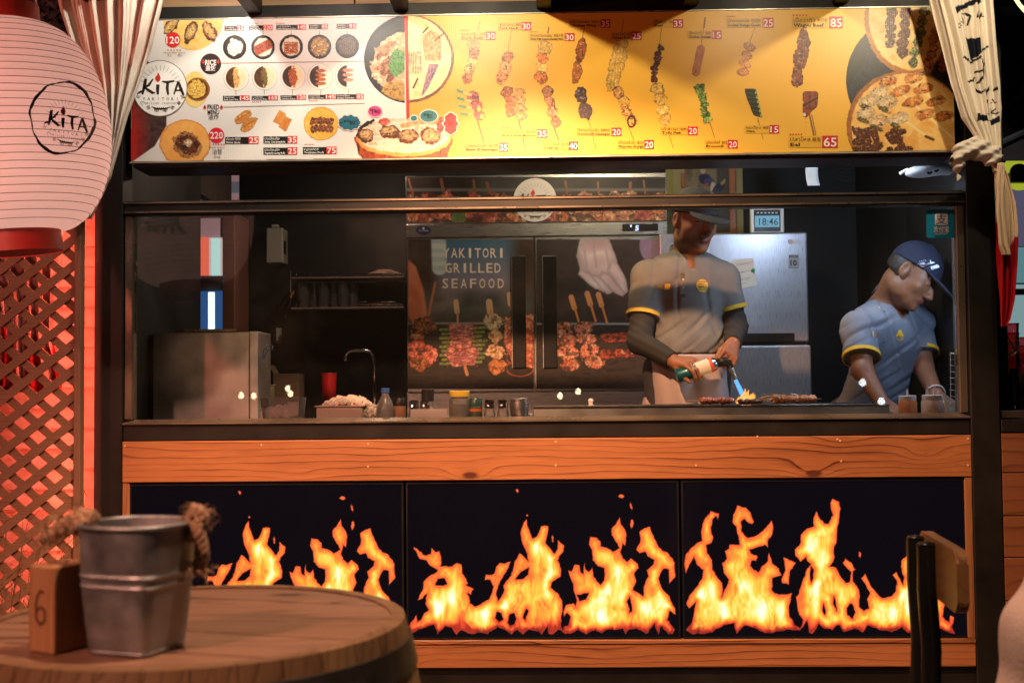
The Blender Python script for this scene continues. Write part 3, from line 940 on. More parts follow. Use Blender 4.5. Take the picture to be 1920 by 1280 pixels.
red_white = lambda edge: (lambda U, V, px, y: np.where(((V + 0.12 * np.sin(9 * U) + 0.08 * np.sin(23 * U)) > edge)[..., None], lin((150, 16, 30)), lin((228, 205, 180))))
me, _ = cloth('hung_cloth', '', '', [(-60, 120, 380, -0.03), (-30, 112, 480, -0.03), (-5, 105, 560, -0.03), (5, 100, 640, -0.03), (0, 118, 720, -0.03), (-10, 115, 735, -0.03)], 4.5, 0.012,
              lambda U, V, px, y: np.where(((V + 0.25 * np.sin(14 * U) * V + 0.1 * np.sin(31 * U)) > 0.66)[..., None], lin((120, 8, 22)), lin((150, 128, 124))), nu=60, nv=40, seed=5)
hc = link('hanging_cloth', me, dyed, None, True)
tag(hc, 'pale and dark red cloth hanging behind the trellis', 'cloth')
sm = hc.modifiers.new('thickness', 'SOLIDIFY'); sm.thickness = 0.002

# dry grass at the foot of the trellis
g = MB()
for i in range(260):
    x = random.uniform(-2.3, -1.62); y = random.uniform(-0.55, -0.18); h = random.uniform(0.25, 1.0) ** 1.0
    lean = random.uniform(-.22, .22); c = random.uniform(0.003, 0.006)
    a = Vector((x, y, 0)); pts = [a + Vector((lean * (t ** 1.8) * h, random.uniform(-.01, .01), h * t)) for t in (0, .35, .7, 1)]
    g.tube(pts, [c * .5, c * .45, c * .3, c * .12], 3, cap=False)
    if random.random() < 0.35:
        for q in range(5):
            b = pts[2].lerp(pts[3], q / 5); g.tube([b, b + Vector((random.uniform(-.04, .04), 0, .03))], [.002, .001], 3, cap=False)
g.obj('dry_grass', mat('dry_grass_straw', (0.22, 0.13, 0.06), 0.8, 0, 0.3), None, kind='stuff')

# shrub behind the lantern, over the wall
SH = thing('garden_shrub', 'dark leafy shrub rising behind the paper lantern', 'shrub', (-2.1, -0.0, 0))
lf = MB()
for i in range(1500):
    px = random.uniform(-60, 150); py = random.uniform(-40, 120) ; Yq = random.uniform(-0.09, 0.07)
    c = at(px, py, Yq); sgm = random.uniform(.012, .026)
    a = Vector((random.uniform(-1, 1), random.uniform(-.5, .5), random.uniform(-1, 1))).normalized(); b = a.cross(Vector((random.uniform(-.4, .4), 1, random.uniform(-.4, .4)))).normalized()
    v = [lf.bm.verts.new(c + a * sgm), lf.bm.verts.new(c + b * sgm * .4), lf.bm.verts.new(c - a * sgm), lf.bm.verts.new(c - b * sgm * .4)]
    lf.bm.faces.new(v)
lf.obj('foliage', mat('dark_leaves', (0.030, 0.045, 0.05), 0.5, 0, 0.4), SH, kind='stuff')
stm = MB()
for k in range(5): stm.tube([(-2.50 + .1 * k, -0.01, 0), (-2.45 + .1 * k, -0.0, 1.3), (-2.3 + .12 * k, 0.0, 2.62)], [.014, .01, .006], 6)
stm.obj('stems', mat('shrub_bark', (0.08, 0.055, 0.04), 0.8), SH)

# ------------------------------------------------------------------ menu board
MBD = thing('menu_board', 'long printed menu board of rice bowls and skewers over the serving window', 'menu board', (0, 0, 2.07))
MB().box(-1.441, 1.437, 0.0, 0.024, BOARD_B, BOARD_T, 0.0015).obj('board_panel', mat('board_edge', (0.62, 0.56, 0.40), 0.4), MBD)
rim = MB()
rim.box(-1.444, 1.440, -0.003, 0.022, BOARD_B - 0.005, BOARD_B - .0005); rim.box(-1.444, 1.440, -0.003, 0.022, BOARD_T + .0005, BOARD_T + 0.003)
rim.obj('edge_strip', mat('edge_strip_metal', (0.5, 0.45, 0.36), 0.35, 0.6), MBD)


def onboard(l0=0):
    return lambda px, py, layer=0: at_np(px, py, -0.0010 - 0.0006 * (layer + l0))


def board_xy():
    a = at(245, 300, 0); return a


# ground colours of the print: white half, yellow half, dark swoosh
bg = Canvas(238, 8, 1798, 310, 0.8)
X, Y_ = bg.X, bg.Y
white = np.array((236, 232, 227.)); yel = np.array((247, 192, 68.))
bg.C[:] = white; bg.A[:] = 1
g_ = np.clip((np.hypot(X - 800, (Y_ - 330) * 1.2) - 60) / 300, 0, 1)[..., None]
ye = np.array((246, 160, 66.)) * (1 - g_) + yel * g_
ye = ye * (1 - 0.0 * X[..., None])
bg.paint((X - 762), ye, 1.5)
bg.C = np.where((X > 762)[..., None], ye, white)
sw = bg.poly([(238, 40), (272, 108), (296, 140), (312, 190), (312, 236), (290, 274), (244, 306), (238, 306)])
dk = bg.mix([(58, 40, 38), (84, 62, 56), (50, 34, 34)], 26, 4, 0.6)
bg.paint(sw, dk, 1.5)
rd = np.clip((Y_ - 120) / 130, 0, 1) * np.clip((285 - X) / 34, 0, 1)
bg.C = np.where((sw < 0)[..., None], bg.C * (1 - rd[..., None] * 0.85) + np.array((206, 40, 36.)) * rd[..., None] * 0.85, bg.C)
# vertical weave of the canvas texture
zt = lambda px, py: at_np(px, py, -0.0006)
P_in = bg.A > 0
corner = zt(X, Y_)
bg.A[:] = ((corner[..., 0] > -1.4405) & (corner[..., 0] < 1.4365) & (corner[..., 2] > BOARD_B + .0004) & (corner[..., 2] < BOARD_T - .0004)).astype(float)
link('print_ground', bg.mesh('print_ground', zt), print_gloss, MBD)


def pic(cv, name='food_picture', layer=0, label=None):
    c = at_np(cv.X, cv.Y, 0)
    cv.A = cv.A * ((c[..., 2] > BOARD_B + .001) & (c[..., 2] < BOARD_T - .001) & (c[..., 0] < 1.436))
    return link(name, cv.mesh(name, lambda a, b: at_np(a, b, -0.0012 - 0.0005 * layer)), print_gloss, MBD, None, None, label)


MEAT = [(120, 52, 24), (196, 108, 44), (226, 150, 70), (160, 78, 34)]
RES = 1.3
# --- large bowl and squid plate
cv = Canvas(680, 28, 766, 196, RES)
cv.paint(cv.ell(768, 111, 86, 83), (22, 24, 32), 1.5)
cv.paint(cv.ell(768, 111, 80, 77), cv.mix([(14, 14, 20), (34, 36, 46)], 30, 3), 1.5)
cv.paint(cv.ell(772, 122, 76, 62, 0, 6, 2, 9), cv.mix([(236, 214, 180), (196, 140, 96), (240, 226, 200)], 5, 8), 1.5)
for i in range(26):
    a = random.uniform(70, 175); r = random.uniform(.1, .95)
    cv.blob(772 + 70 * r * math.cos(R(a + 60)) * 1.0, 118 + 54 * r * math.sin(R(a + 60)), random.uniform(7, 15), random.uniform(4, 7), random.uniform(-60, 10), random.choice([[(150, 70, 34), (214, 140, 84), (90, 36, 22)], [(110, 44, 26), (180, 96, 56), (60, 26, 20)], [(222, 168, 110), (190, 110, 60)]]), i, 2, 4)
cv.paint(cv.ell(746, 118, 17, 26, 12, 4, 6, 5), cv.mix([(40, 96, 40), (110, 170, 84), (30, 70, 36)], 3, 5), 1.5)
cv.paint(cv.ell(752, 172, 36, 17, 8, 3, 7), cv.mix([(150, 110, 50), (206, 160, 84), (120, 90, 44)], 6, 5), 1.5)
cv.A *= (cv.X < 759.5)
pic(cv)
cv = Canvas(764, 26, 856, 196, RES)
cv.paint(cv.ell(766, 110, 86, 83, 0, 1.0, 3), cv.mix([(150, 100, 62), (92, 62, 60)], 12, 4), 1.5)
cv.paint(cv.ell(765, 109, 81, 79, 0, 1, 3), cv.mix([(244, 216, 150), (250, 230, 176), (238, 204, 136)], 16, 8), 1.5)
for i in range(7):
    x = 793 + 5 * i
    cv.paint(cv.seg(x, 60 + 3 * abs(i - 3), x + 6 - i, 112, 2.6), cv.mix([(236, 190, 140), (196, 110, 60)], 4, i), 1.2)
    cv.paint(cv.seg(x + 2.5, 62 + 3 * abs(i - 3), x + 9 - i, 112, 0.6), (120, 60, 34), 1)
for i in range(6): cv.paint(cv.seg(768 + 4 * i, 98, 764 + 5 * i, 138, 1.6), cv.mix([(240, 200, 160), (150, 80, 60)], 4, i + 9), 1.2)
for i in range(6): cv.paint(cv.seg(806 + 3 * i, 122, 792 + 2 * i, 178 - 3 * i, 1.8), cv.mix([(110, 84, 120), (190, 140, 150), (80, 60, 100)], 5, i + 20), 1.2)
cv.paint(cv.seg(793, 62, 802, 52, 1.4), (70, 30, 16), 1); cv.paint(cv.seg(815, 78, 834, 61, 1.2), (90, 44, 20), 1); cv.paint(cv.seg(775, 165, 783, 148, 1.6), (80, 40, 26), 1)
pic(cv)
# --- platter with shellfish
cv = Canvas(655, 205, 862, 302, RES)
cv.paint(cv.poly([(663, 258), (690, 240), (760, 228), (830, 240), (850, 262), (838, 296), (820, 306), (690, 306), (672, 290)], 1.5), cv.mix([(120, 44, 26), (170, 80, 40), (70, 26, 20)], 7, 3, 4), 1.5)
cv.paint(cv.ell(757, 258, 90, 36, 0, 2, 4), cv.mix([(246, 150, 70), (250, 176, 96)], 12, 3), 1.5)
cv.paint(cv.ell(757, 255, 84, 32, 0, 2, 4), cv.mix([(236, 196, 168), (250, 226, 204), (220, 170, 140)], 9, 5), 1.5)
for (x, y, rx, ry) in ((685, 255, 17, 13), (731, 248, 20, 12), (765, 256, 20, 13), (808, 256, 20, 15)):
    cv.blob(x, y, rx, ry, random.uniform(-20, 20), [(120, 60, 30), (80, 40, 24)], int(x), 2)
    cv.blob(x, y - 2, rx * .8, ry * .75, 0, [(196, 140, 80), (240, 206, 150), (150, 96, 50)], int(x) + 1, 2, 3)
for q in ((683, 236, 700, 226), (676, 240, 690, 229)): cv.paint(cv.seg(*q, 3), (36, 24, 22), 1)
for q in ((755, 236, 805, 226),): cv.paint(cv.seg(*q, 4.5), cv.mix([(206, 130, 84), (240, 190, 140)], 5, 4), 1)
cv.blob(720, 228, 10, 7, 0, [(206, 60, 40), (246, 150, 120)], 6, 3, 3); cv.blob(826, 236, 7, 15, 10, [(150, 36, 50), (220, 120, 130)], 9, 3, 3)
pic(cv, layer=1)
# --- mussel board, crab board, yellow bowl
cv = Canvas(300, 36, 422, 98, RES)
cv.paint(cv.ell(362, 30, 57, 65, 0, 1.5, 3), cv.mix([(246, 196, 100), (250, 214, 130)], 14, 3, .6), 1.5)
cv.A *= (cv.C[..., 0] > 0)
for (x, y, a) in ((320, 48, 40), (358, 60, 25), (393, 60, -35)):
    cv.blob(x, y, 11, 21, a, [(80, 44, 26), (150, 90, 44)], x, 2); cv.blob(x, y, 8, 17, a, [(230, 170, 84), (250, 214, 140), (206, 130, 60)], x + 1, 2, 4)
pic(cv)
cv = Canvas(296, 224, 398, 304, RES)
cv.paint(cv.ell(347, 268, 48, 44, 0, 2, 3), cv.mix([(216, 130, 54), (240, 160, 76)], 12, 3), 1.5)
cv.paint(cv.ell(347, 268, 45, 41, 0, 2, 3), cv.mix([(244, 170, 80), (250, 190, 104)], 16, 6), 1.5)
cv.blob(350, 272, 27, 22, 20, [(226, 170, 110), (200, 130, 70)], 5, 3)
cv.blob(352, 271, 23, 17, 20, [(96, 40, 18), (140, 70, 28), (70, 30, 16)], 6, 3, 5)
cv.blob(353, 268, 8, 7, 0, [(250, 226, 190), (230, 180, 130)], 9, 2, 3); cv.blob(345, 276, 5, 4, 0, [(40, 60, 30), (30, 40, 26)], 2, 1, 3)
pic(cv)
cv = Canvas(340, 128, 402, 206, RES)
cv.paint(cv.ell(366, 168, 24, 34, 0, 1, 2), cv.mix([(248, 220, 140), (246, 206, 110)], 10, 2), 1.5)
cv.paint(cv.ell(371, 168, 23, 22, 0, .6, 2), (150, 92, 44), 1.5); cv.paint(cv.ell(370, 168, 20, 19), (96, 52, 24), 1.5)
cv.paint(cv.ell(369, 168, 18, 17, 0, 3, 4), cv.mix([(206, 150, 40), (250, 226, 120), (180, 110, 30), (250, 236, 160)], 3, 8), 1.2)
pic(cv)
# --- rice bowls
pal1 = [[(200, 196, 180), (250, 248, 240), (226, 222, 210)], [(140, 44, 26), (190, 90, 50), (110, 36, 24)], [(206, 120, 50), (150, 60, 24), (240, 220, 190)], [(214, 170, 96), (150, 96, 44), (246, 224, 170)], [(70, 48, 40), (130, 104, 88), (50, 36, 32)]]
for i, (x, y) in enumerate(((440, 89), (493, 89), (546, 88), (599, 88), (651, 87))):
    cv = Canvas(x - 25, y - 26, x + 25, y + 26, 1.6)
    cv.paint(cv.ell(x, y, 22.5, 23), (24, 22, 24), 1.2); cv.paint(cv.ell(x, y, 19.5, 20), (40, 36, 36), 1.2)
    if i in (1, 2): cv.paint(cv.ell(x, y, 17, 18, 0, 2, i), cv.mix([(240, 232, 216), (214, 200, 176)], 4, 3), 1.2)
    if i == 1: cv.paint(np.maximum(cv.ell(x, y, 17, 19, 0, 2, 3), np.abs((cv.Y - y) + (cv.X - x) * .5) - 10), cv.mix(pal1[1], 4, 4), 1.2)
    elif i == 2: cv.paint(np.maximum(np.abs(cv.X - x) - 13, np.abs(cv.Y - y - 2) - 11) + (fbm(cv.X / 4, cv.Y / 4, 6) - .5) * 4, cv.mix(pal1[2], 3.5, 5, .4), 1.2)
    else: cv.paint(cv.ell(x, y, (14, 0, 0, 17, 17)[i], (16, 0, 0, 17.5, 17)[i], 0, 3.5, i + 3, 5), cv.mix(pal1[i], 2.6, i + 20), 1.2)
    pic(cv)
pal2 = [[(214, 150, 70), (240, 200, 130), (170, 104, 44)], [(90, 64, 30), (150, 120, 60), (70, 50, 26)], [(150, 60, 30), (206, 110, 60), (96, 34, 20)], [(200, 110, 50), (170, 84, 36), (226, 150, 84)], [(214, 110, 90), (240, 170, 150), (190, 80, 70)]]
for i, (x, y) in enumerate(((443, 146), (496, 145), (549, 144), (600, 144), (652, 143))):
    cv = Canvas(x - 26, y - 27, x + 26, y + 27, 1.6)
    cv.paint(cv.ell(x, y, 24, 25), (196, 184, 166), 1.2); cv.paint(cv.ell(x, y, 22.8, 23.8), (248, 242, 230), 1.2)
    cv.paint(cv.ell(x, y, 19.5, 20.5), cv.mix([(246, 222, 170), (250, 236, 204)] if i < 3 else [(232, 232, 210), (246, 244, 230)], 3, i), 1.2)
    cv.paint(np.maximum(cv.ell(x, y, 19.5, 20.5), cv.X - x + 2 + (fbm(cv.X / 5, cv.Y / 5, i + 3) - .5) * 6), cv.mix([(70, 40, 22), (110, 70, 36)] if i < 2 else [(48, 30, 30), (64, 40, 38)], 9, i), 1.2)
    if i < 2: cv.paint(cv.ell(x, y, 6, 17, -4, 3, i + 8, 4), cv.mix(pal2[i], 2.4, i + 30), 1.2)
    elif i == 2: cv.paint(cv.ell(x, y, 8, 18, -6, 3, i + 8, 4), cv.mix(pal2[i], 3, i + 30), 1.2)
    else:
        for q in range(3 if i == 4 else 4): cv.paint(cv.ell(x + 1, y - 11 + q * (8 if i == 3 else 9), 10, 3.4, 0, .8, q), cv.mix(pal2[i], 3, q + 40), 1.1)
    pic(cv)
# --- fried dishes
cv = Canvas(436, 204, 488, 254, 1.5)
for (x, y, a) in ((456, 220, -35), (466, 234, -40)):
    cv.paint(np.maximum(cv.ell(x, y, 19, 10, a, 1.5, x), 0 * cv.X - 1), cv.mix([(226, 160, 84), (196, 124, 54), (244, 196, 130)], 5, x), 1.2)
    cv.paint(cv.seg(x - 12, y + 6, x + 12, y - 9, .7), (150, 84, 36), 1)
pic(cv)
cv = Canvas(506, 200, 552, 252, 1.5)
cv.paint(cv.poly([(524, 205), (537, 214), (530, 238), (511, 228)], .6), cv.mix([(206, 130, 60), (226, 156, 84)], 6, 2), 1.2)
cv.paint(cv.poly([(535, 218), (548, 224), (536, 248), (521, 238)], .6), cv.mix([(214, 140, 70), (196, 116, 50)], 6, 3), 1.2)
pic(cv)
cv = Canvas(566, 196, 638, 268, 1.5)
cv.paint(cv.ell(602, 232, 33, 32, 0, 1.2, 2), cv.mix([(206, 140, 50), (226, 160, 66)], 9, 2), 1.2)
cv.paint(cv.ell(602, 232, 31, 30, 0, 1, 2), cv.mix([(250, 190, 84), (246, 178, 70), (250, 204, 104)], 14, 2), 1.2)
for r_ in range(2):
    for q in range(6): cv.blob(586 + 7 * q, 226 + 14 * r_ + abs(q - 2.5), 4.6, 7, 8, [(110, 50, 26), (196, 104, 60), (84, 36, 22), (230, 170, 120)], q + 7 * r_, 1.6, 2.6)
pic(cv)
# --- right hand corner: two boards of skewers on a dark round tray
cv = Canvas(1582, 10, 1798, 292, 1.15)
cv.paint(cv.ell(1700, 150, 114, 118), (24, 24, 30), 1.5)
cv.paint(np.maximum(cv.ell(1700, 150, 114, 118), -(cv.Y * .55 + cv.X - 1682) * .8), cv.mix([(26, 28, 38), (44, 50, 64)], 4, 3), 1.5)
cv.paint(cv.ell(1702, 40, 81, 100, -6, 2, 3), cv.mix([(170, 110, 50), (196, 130, 60)], 8, 2), 1.5)
cv.paint(cv.ell(1706, 36, 77, 96, -6, 2, 3), cv.mix([(246, 206, 120), (250, 220, 150), (240, 190, 96)], 18, 2), 1.5)
for (x0, y0, x1, y1, w_, pal) in ((1672, 12, 1668, 82, 10, [(60, 30, 22), (120, 70, 44), (40, 22, 18)]), (1700, 12, 1690, 98, 11, [(84, 40, 24), (140, 80, 46), (50, 26, 20)]),
                               (1734, 20, 1712, 118, 10, [(50, 90, 40), (200, 190, 90), (30, 60, 34), (230, 210, 130)]), (1754, 60, 1740, 132, 9, [(206, 120, 76), (230, 160, 110), (150, 70, 60)]), (1772, 90, 1768, 130, 8, [(200, 110, 70), (160, 70, 60)])):
    n_ = 6
    cv.chunks([(x0 + (x1 - x0) * q / (n_ - 1) + random.uniform(-1.5, 1.5), y0 + (y1 - y0) * q / (n_ - 1), w_ * random.uniform(.85, 1.1), w_ * random.uniform(.8, 1.1), random.uniform(-40, 40)) for q in range(n_)], [pal], x0, 2.0, 5, .6)
cv.paint(cv.ell(1698, 236, 111, 103, 0, 1.6, 5), cv.mix([(150, 90, 40), (180, 116, 56)], 9, 2), 1.5)
cv.paint(cv.ell(1702, 237, 106, 99, 0, 1.4, 5), cv.mix([(246, 190, 100), (250, 206, 124), (236, 170, 80)], 22, 2), 1.5)
for (x0, y0, x1, y1) in ((1660, 150, 1790, 262), (1706, 146, 1795, 232), (1690, 222, 1740, 258)): cv.paint(cv.seg(x0, y0, x1, y1, 1.8), (250, 226, 160), 1)
cv.paint(cv.seg(1736, 256, 1750, 262, 2.6), (96, 70, 44), 1)
for (x, y) in ((1666, 153), (1714, 147), (1688, 171), (1732, 166), (1712, 191), (1756, 190), (1734, 215), (1768, 218)):
    cv.blob(x, y, 19, 9.5, -16, [(200, 110, 44), (236, 150, 70), (246, 184, 104)], x, .6, 9, .8)
for (x, y) in ((1648, 175), (1630, 190), (1664, 194), (1624, 214), (1648, 228), (1684, 224)):
    cv.blob(x, y, 19, 12, -20, [(240, 200, 150), (250, 224, 180), (226, 170, 110)], x, 1.6, 6, .8); cv.blob(x - 6, y + 12, 11, 5, 20, [(60, 50, 24), (150, 130, 60), (40, 30, 20)], x + 2, 2.5, 3)
for i in range(34): cv.blob(random.uniform(1592, 1700), 280 - random.uniform(-8, 34) + 0, random.uniform(8, 14), random.uniform(5, 9), random.uniform(-60, 60), [(84, 40, 22), (150, 80, 40), (50, 24, 16), (196, 120, 66)], i, 2.5, 4)
cv.A *= ((np.hypot((cv.X - 1698) / 113, (cv.Y - 232) / 106) < 1) | (np.hypot((cv.X - 1700) / 114, (cv.Y - 150) / 118) < 1) | (np.hypot((cv.X - 1702) / 84, (cv.Y - 40) / 103) < 1))
pic(cv)


# --- single skewers on the yellow half
def skewer(x0, y0, x1, y1, n_, wd, pals, sticks=(), kind='blob', rag=2.0, asp=1.0):
    xs = [x0, x1] + [q for s_ in sticks for q in (s_[0], s_[2])]; ys = [y0, y1] + [q for s_ in sticks for q in (s_[1], s_[3])]
    cv = Canvas(min(xs) - wd - 6, min(ys) - wd * .6 - 3, max(xs) + wd + 6, max(ys) + wd * .6 + 3, 1.5)
    for (a, b, c, d, *wq) in sticks: cv.paint(cv.seg(a, b, c, d, wq[0] if wq else 0.9), (150, 96, 44), 1)
    ang = math.degrees(math.atan2(y1 - y0, x1 - x0)); L = math.hypot(x1 - x0, y1 - y0) / max(n_, 1)
    P = []
    for q in range(n_):
        t_ = (q + .5) / n_; sm_ = kind == 'smooth'
        P.append((x0 + (x1 - x0) * t_ + (0 if sm_ else random.uniform(-2, 2)), y0 + (y1 - y0) * t_, L * (.56 if sm_ else random.uniform(.6, .8)) * asp, wd * (.5 if sm_ else random.uniform(.42, .56)), ang + (0 if n_ < 3 else random.uniform(-22, 22))))
    cv.chunks(P, [pals[q % len(pals)] for q in range(n_)], int(x0), rag * .7 if kind == 'blob' else .6, 4, .64 if kind == 'blob' and pals[0] is not PALE else .76)
    return cv


GOLD = [(206, 130, 60), (240, 190, 110), (166, 90, 40)]; BRN = [(150, 70, 30), (206, 120, 60), (110, 48, 24)]
ORG = [(200, 96, 36), (236, 150, 70), (160, 70, 30)]; PALE = [(240, 196, 96), (226, 176, 76), (250, 216, 130)]
DARK = [(70, 26, 24), (120, 56, 44), (46, 18, 18)]; GREY = [(52, 44, 50), (84, 72, 78), (40, 34, 38)]
pic(skewer(891, 78, 876, 155, 5, 21, [GOLD, BRN, GOLD], [(900, 40, 892, 80)]))
pic(skewer(954, 98, 939, 155, 3, 23, [ORG, GOLD, ORG], [(961, 50, 952, 98)], rag=2.4))
pic(skewer(1024, 82, 1010, 153, 4, 25, [PALE, ORG, PALE, ORG], [(1029, 52, 1024, 82, 1.6)], rag=3))
pic(skewer(1094, 74, 1077, 155, 2, 20, [BRN, [(160, 90, 44), (196, 120, 60), (130, 66, 34)]], [(1099, 36, 1091, 76)], 'smooth'))
pic(skewer(1166, 84, 1148, 154, 1, 25, [PALE], [(1170, 36, 1161, 84)], rag=2))
pic(skewer(1238, 86, 1225, 153, 7, 16, [DARK], [(1242, 40, 1236, 86, .8)], rag=4))
cv = skewer(1313, 88, 1304, 140, 1, 1, [BRN], [(1322, 34, 1320, 52, 1.8), (1319, 52, 1315, 84)]); cv.paint(cv.seg(1314, 92, 1305, 136, 8), cv.mix([(176, 96, 44), (206, 124, 64), (150, 80, 36)], 5, 3, 2), 1.2); pic(cv)
pic(skewer(1407, 80, 1391, 143, 4, 25, [[(206, 124, 70), (236, 164, 104), (180, 96, 50)]], [(1416, 50, 1405, 82)], 'smooth', asp=.85))
pic(skewer(1511, 62, 1491, 158, 3, 25, [[(96, 40, 22), (150, 76, 44), (70, 28, 18)]], [(1512, 50, 1511, 62)], rag=2.5))
cv = skewer(884, 176, 900, 224, 3, 22, [[(150, 60, 70), (206, 110, 110), (120, 40, 60)]], [(895, 225, 907, 267, 1.8)], rag=2.5)
for q in range(4):
    cv.paint(cv.seg(882, 178 + 12 * q, 858 + 3 * q, 171 + 15 * q, 2.6), cv.mix([(240, 200, 120), (230, 180, 100)], 5, q), 1); cv.paint(cv.seg(866 + 3 * q, 173 + 14 * q, 856 + 3 * q, 169 + 15 * q, 3), (90, 150, 110), 1.4)
for (x, y) in ((898, 205), (904, 219)): cv.paint(cv.ell(x, y, 4, 5), (150, 190, 60), 1.2)
pic(cv)
cv = skewer(952, 166, 958, 218, 4, 24, [BRN], [(972, 222, 984, 276, 1.8)], rag=3)
for q in range(4): cv.blob(974 + q, 174 + 15 * q, 12, 9, 0, [(206, 140, 76), (240, 190, 110), (170, 100, 50)], q, 3, 3)
pic(cv)
pic(skewer(1026, 164, 1042, 236, 4, 19, [[(150, 90, 60), (206, 140, 90), (110, 64, 44)]], [(1036, 232, 1047, 262, 1.8)]))
pic(skewer(1084, 164, 1102, 222, 2, 25, [GREY], [(1102, 220, 1118, 281)], 'smooth'))
cv = skewer(1156, 166, 1186, 232, 4, 22, [GOLD, PALE], [(1176, 230, 1188, 262)]); cv.paint(np.abs(cv.ell(1184, 228, 7, 10)) - 1.6, (60, 30, 20), 1); pic(cv)
pic(skewer(1230, 158, 1250, 234, 4, 25, [PALE, [(226, 170, 70), (240, 200, 110)]], [(1249, 232, 1262, 277)], 'smooth', asp=1.05))
cv = skewer(1310, 158, 1328, 228, 8, 19, [[(50, 90, 34), (120, 160, 56), (34, 60, 30)], [(90, 130, 44), (170, 190, 90), (40, 70, 30)]], [(1330, 226, 1340, 259)], rag=3.5); pic(cv)
cv = skewer(1404, 170, 1418, 218, 1, 1, [GREY], [(1421, 222, 1431, 262)])
cv.paint(cv.poly([(1391, 160), (1417, 163), (1430, 222), (1412, 216)], .8), (38, 44, 26), 1.2)
for q in range(7):
    cv.paint(cv.seg(1394 + 3 * q, 166 + 8 * q, 1418 + 1.6 * q, 168 + 8.2 * q, .6), (90, 96, 60), 1); cv.paint(cv.ell(1416 + 1.9 * q, 165 + 8.6 * q, 2.4, 3.4), (170, 180, 96), 1)
pic(cv)
cv = skewer(1512, 175, 1512, 215, 1, 1, [BRN], [(1518, 216, 1526, 254, 1.9), (1522, 216, 1530, 254, 1.2)])
cv.paint(cv.poly([(1519, 157), (1535, 176), (1533, 200), (1512, 221), (1503, 218), (1498, 198), (1498, 184)], 1.2), cv.mix([(110, 44, 26), (160, 76, 44), (84, 30, 20)], 6, 3), 1.2)
cv.paint(cv.seg(1503, 200, 1533, 184, 1.6), (50, 20, 16), 1)
for (x, y) in ((1503, 192), (1502, 200), (1508, 215)): cv.paint(cv.ell(x, y, 4, 3, 30, 1, x), (240, 220, 190), 1)
pic(cv)

# --- price labels and lettering
BLK, REDC, WHT, INK, STRIP = (30, 26, 26), (206, 30, 44), (250, 246, 240), (44, 30, 16), (232, 180, 52)


def sheet(name, l0=0, label=None):
    s_ = Sheet(onboard(l0)); s_._n = name; s_._l = label; return s_


def put(s_): return s_.obj(s_._n, print_gloss, MBD, None, s_._l)


def price(x0, y0, x1, y1, bx, bx1, num, thai, cjk, eng, strip=True, stars=None):
    s_ = sheet('price_label', 2)
    if strip: s_.rect(x0, y0, x1, y1, STRIP, 0)
    h = y1 - y0
    s_.rect(bx, y0 - .5, bx1, y1 + .5, REDC, 0)
    s_.text(num, (bx + bx1) / 2, y1 - h * .10, h * .78, WHT, 1, width=(bx1 - bx) * .84, align='C', bold=0.012)
    wt = (x1 - x0) * (.60 if cjk else .9)
    s_.text(thai, x0 + 3, y0 + h * .46, h * .34, INK, 1, width=wt, res=1)
    if cjk: s_.text(cjk, x0 + 3 + wt + 4, y0 + h * .46, h * .30, (110, 70, 24), 1, width=max(6, (x1 - x0) * .32 - 4), res=1)
    s_.text(eng, x0 + 3, y0 + h * .88, h * .30, (20, 14, 10), 1, width=min((x1 - x0) * .92, len(eng) * h * .27), bold=0.03, res=1)
    if stars:
        for q in range(5): s_.star(stars[0] + q * stars[2], stars[1], stars[2] * .45, (206, 60, 40), 0)
    put(s_)


price(863, 60, 910, 75, 911, 929, '30', 'หมูสามชั้น', '五花肉', 'Pork Belly', True, (865, 57, 3.6))
price(933, 42, 977, 57, 978, 996, '30', 'สันคอหมู', '猪肉', 'Pork Neck')
price(991, 63, 1058, 77, 1059, 1077, '30', 'เนื้อสะโพกไก่ต้นหอมญี่ปุ่น', '鸡腿大葱', 'Chicken Thigh & Japanese Bunching Onion', True, (993, 60, 3.6))
price(1066, 37, 1125, 52, 1126, 1144, '35', 'ปีกไก่ ปีกกลาง', '鸡翅中', 'Chicken Wing')
price(1145, 60, 1183, 75, 1184, 1203, '25', 'อกไก่', '鸡胸', 'Chicken Brest')
price(1224, 37, 1261, 52, 1262, 1281, '35', 'เนื้อลูกขุน', '牛肉', 'Beef')
price(1288, 58, 1334, 73, 1335, 1353, '15', 'ไส้กรอกไก่', '香肠', 'Chicken Sausage')
price(1361, 34, 1429, 52, 1430, 1451, '25', 'ไส้กรอกคอกเทลชีส', '鸡尾酒香肠', 'Cocktail Sausage Cheese', True, (1363, 31, 3.6))
price(1485, 32, 1553, 53, 1555, 1580, '85', 'เนื้อวากิว', '神户牛肉', 'Wagyu Beef', True, (1488, 29, 6))
price(871, 268, 935, 284, 936, 953, '35', 'เบคอนหน่อไม้ฝรั่ง', '熏肉·芦笋', 'Bacon & Asparagus', False)
price(939, 243, 1007, 258, 1008, 1026, '35', 'เบคอนเห็ดเข็มทอง', '熏肉·金针菇', 'Bacon & Golden Mushroom', True, (941, 240, 3.6))
price(1016, 266, 1065, 281, 1066, 1084, '40', 'หอยเชลล์', '扇贝串', 'Scallop', True, (1018, 263, 3.6))
price(1079, 240, 1146, 255, 1147, 1165, '20', 'ไส้กรอกวุ้นเส้น', '香肠粉丝', 'Vermicelli Sausages')
price(1157, 263, 1207, 279, 1208, 1226, '20', 'เห็ดออรินจิ', '香菇', 'Pleurotus Eryngii')
price(1238, 238, 1289, 253, 1290, 1308, '20', 'เต้าหู้ปลา', '豆腐鱼丸', 'Tofu Fish')
price(1321, 263, 1364, 278, 1365, 1383, '20', 'บร็อคโคลี่', '西兰花', 'Broccoli')
price(1396, 235, 1442, 250, 1443, 1461, '15', 'กระเจี๊ยบ', '秋葵', 'Okra')
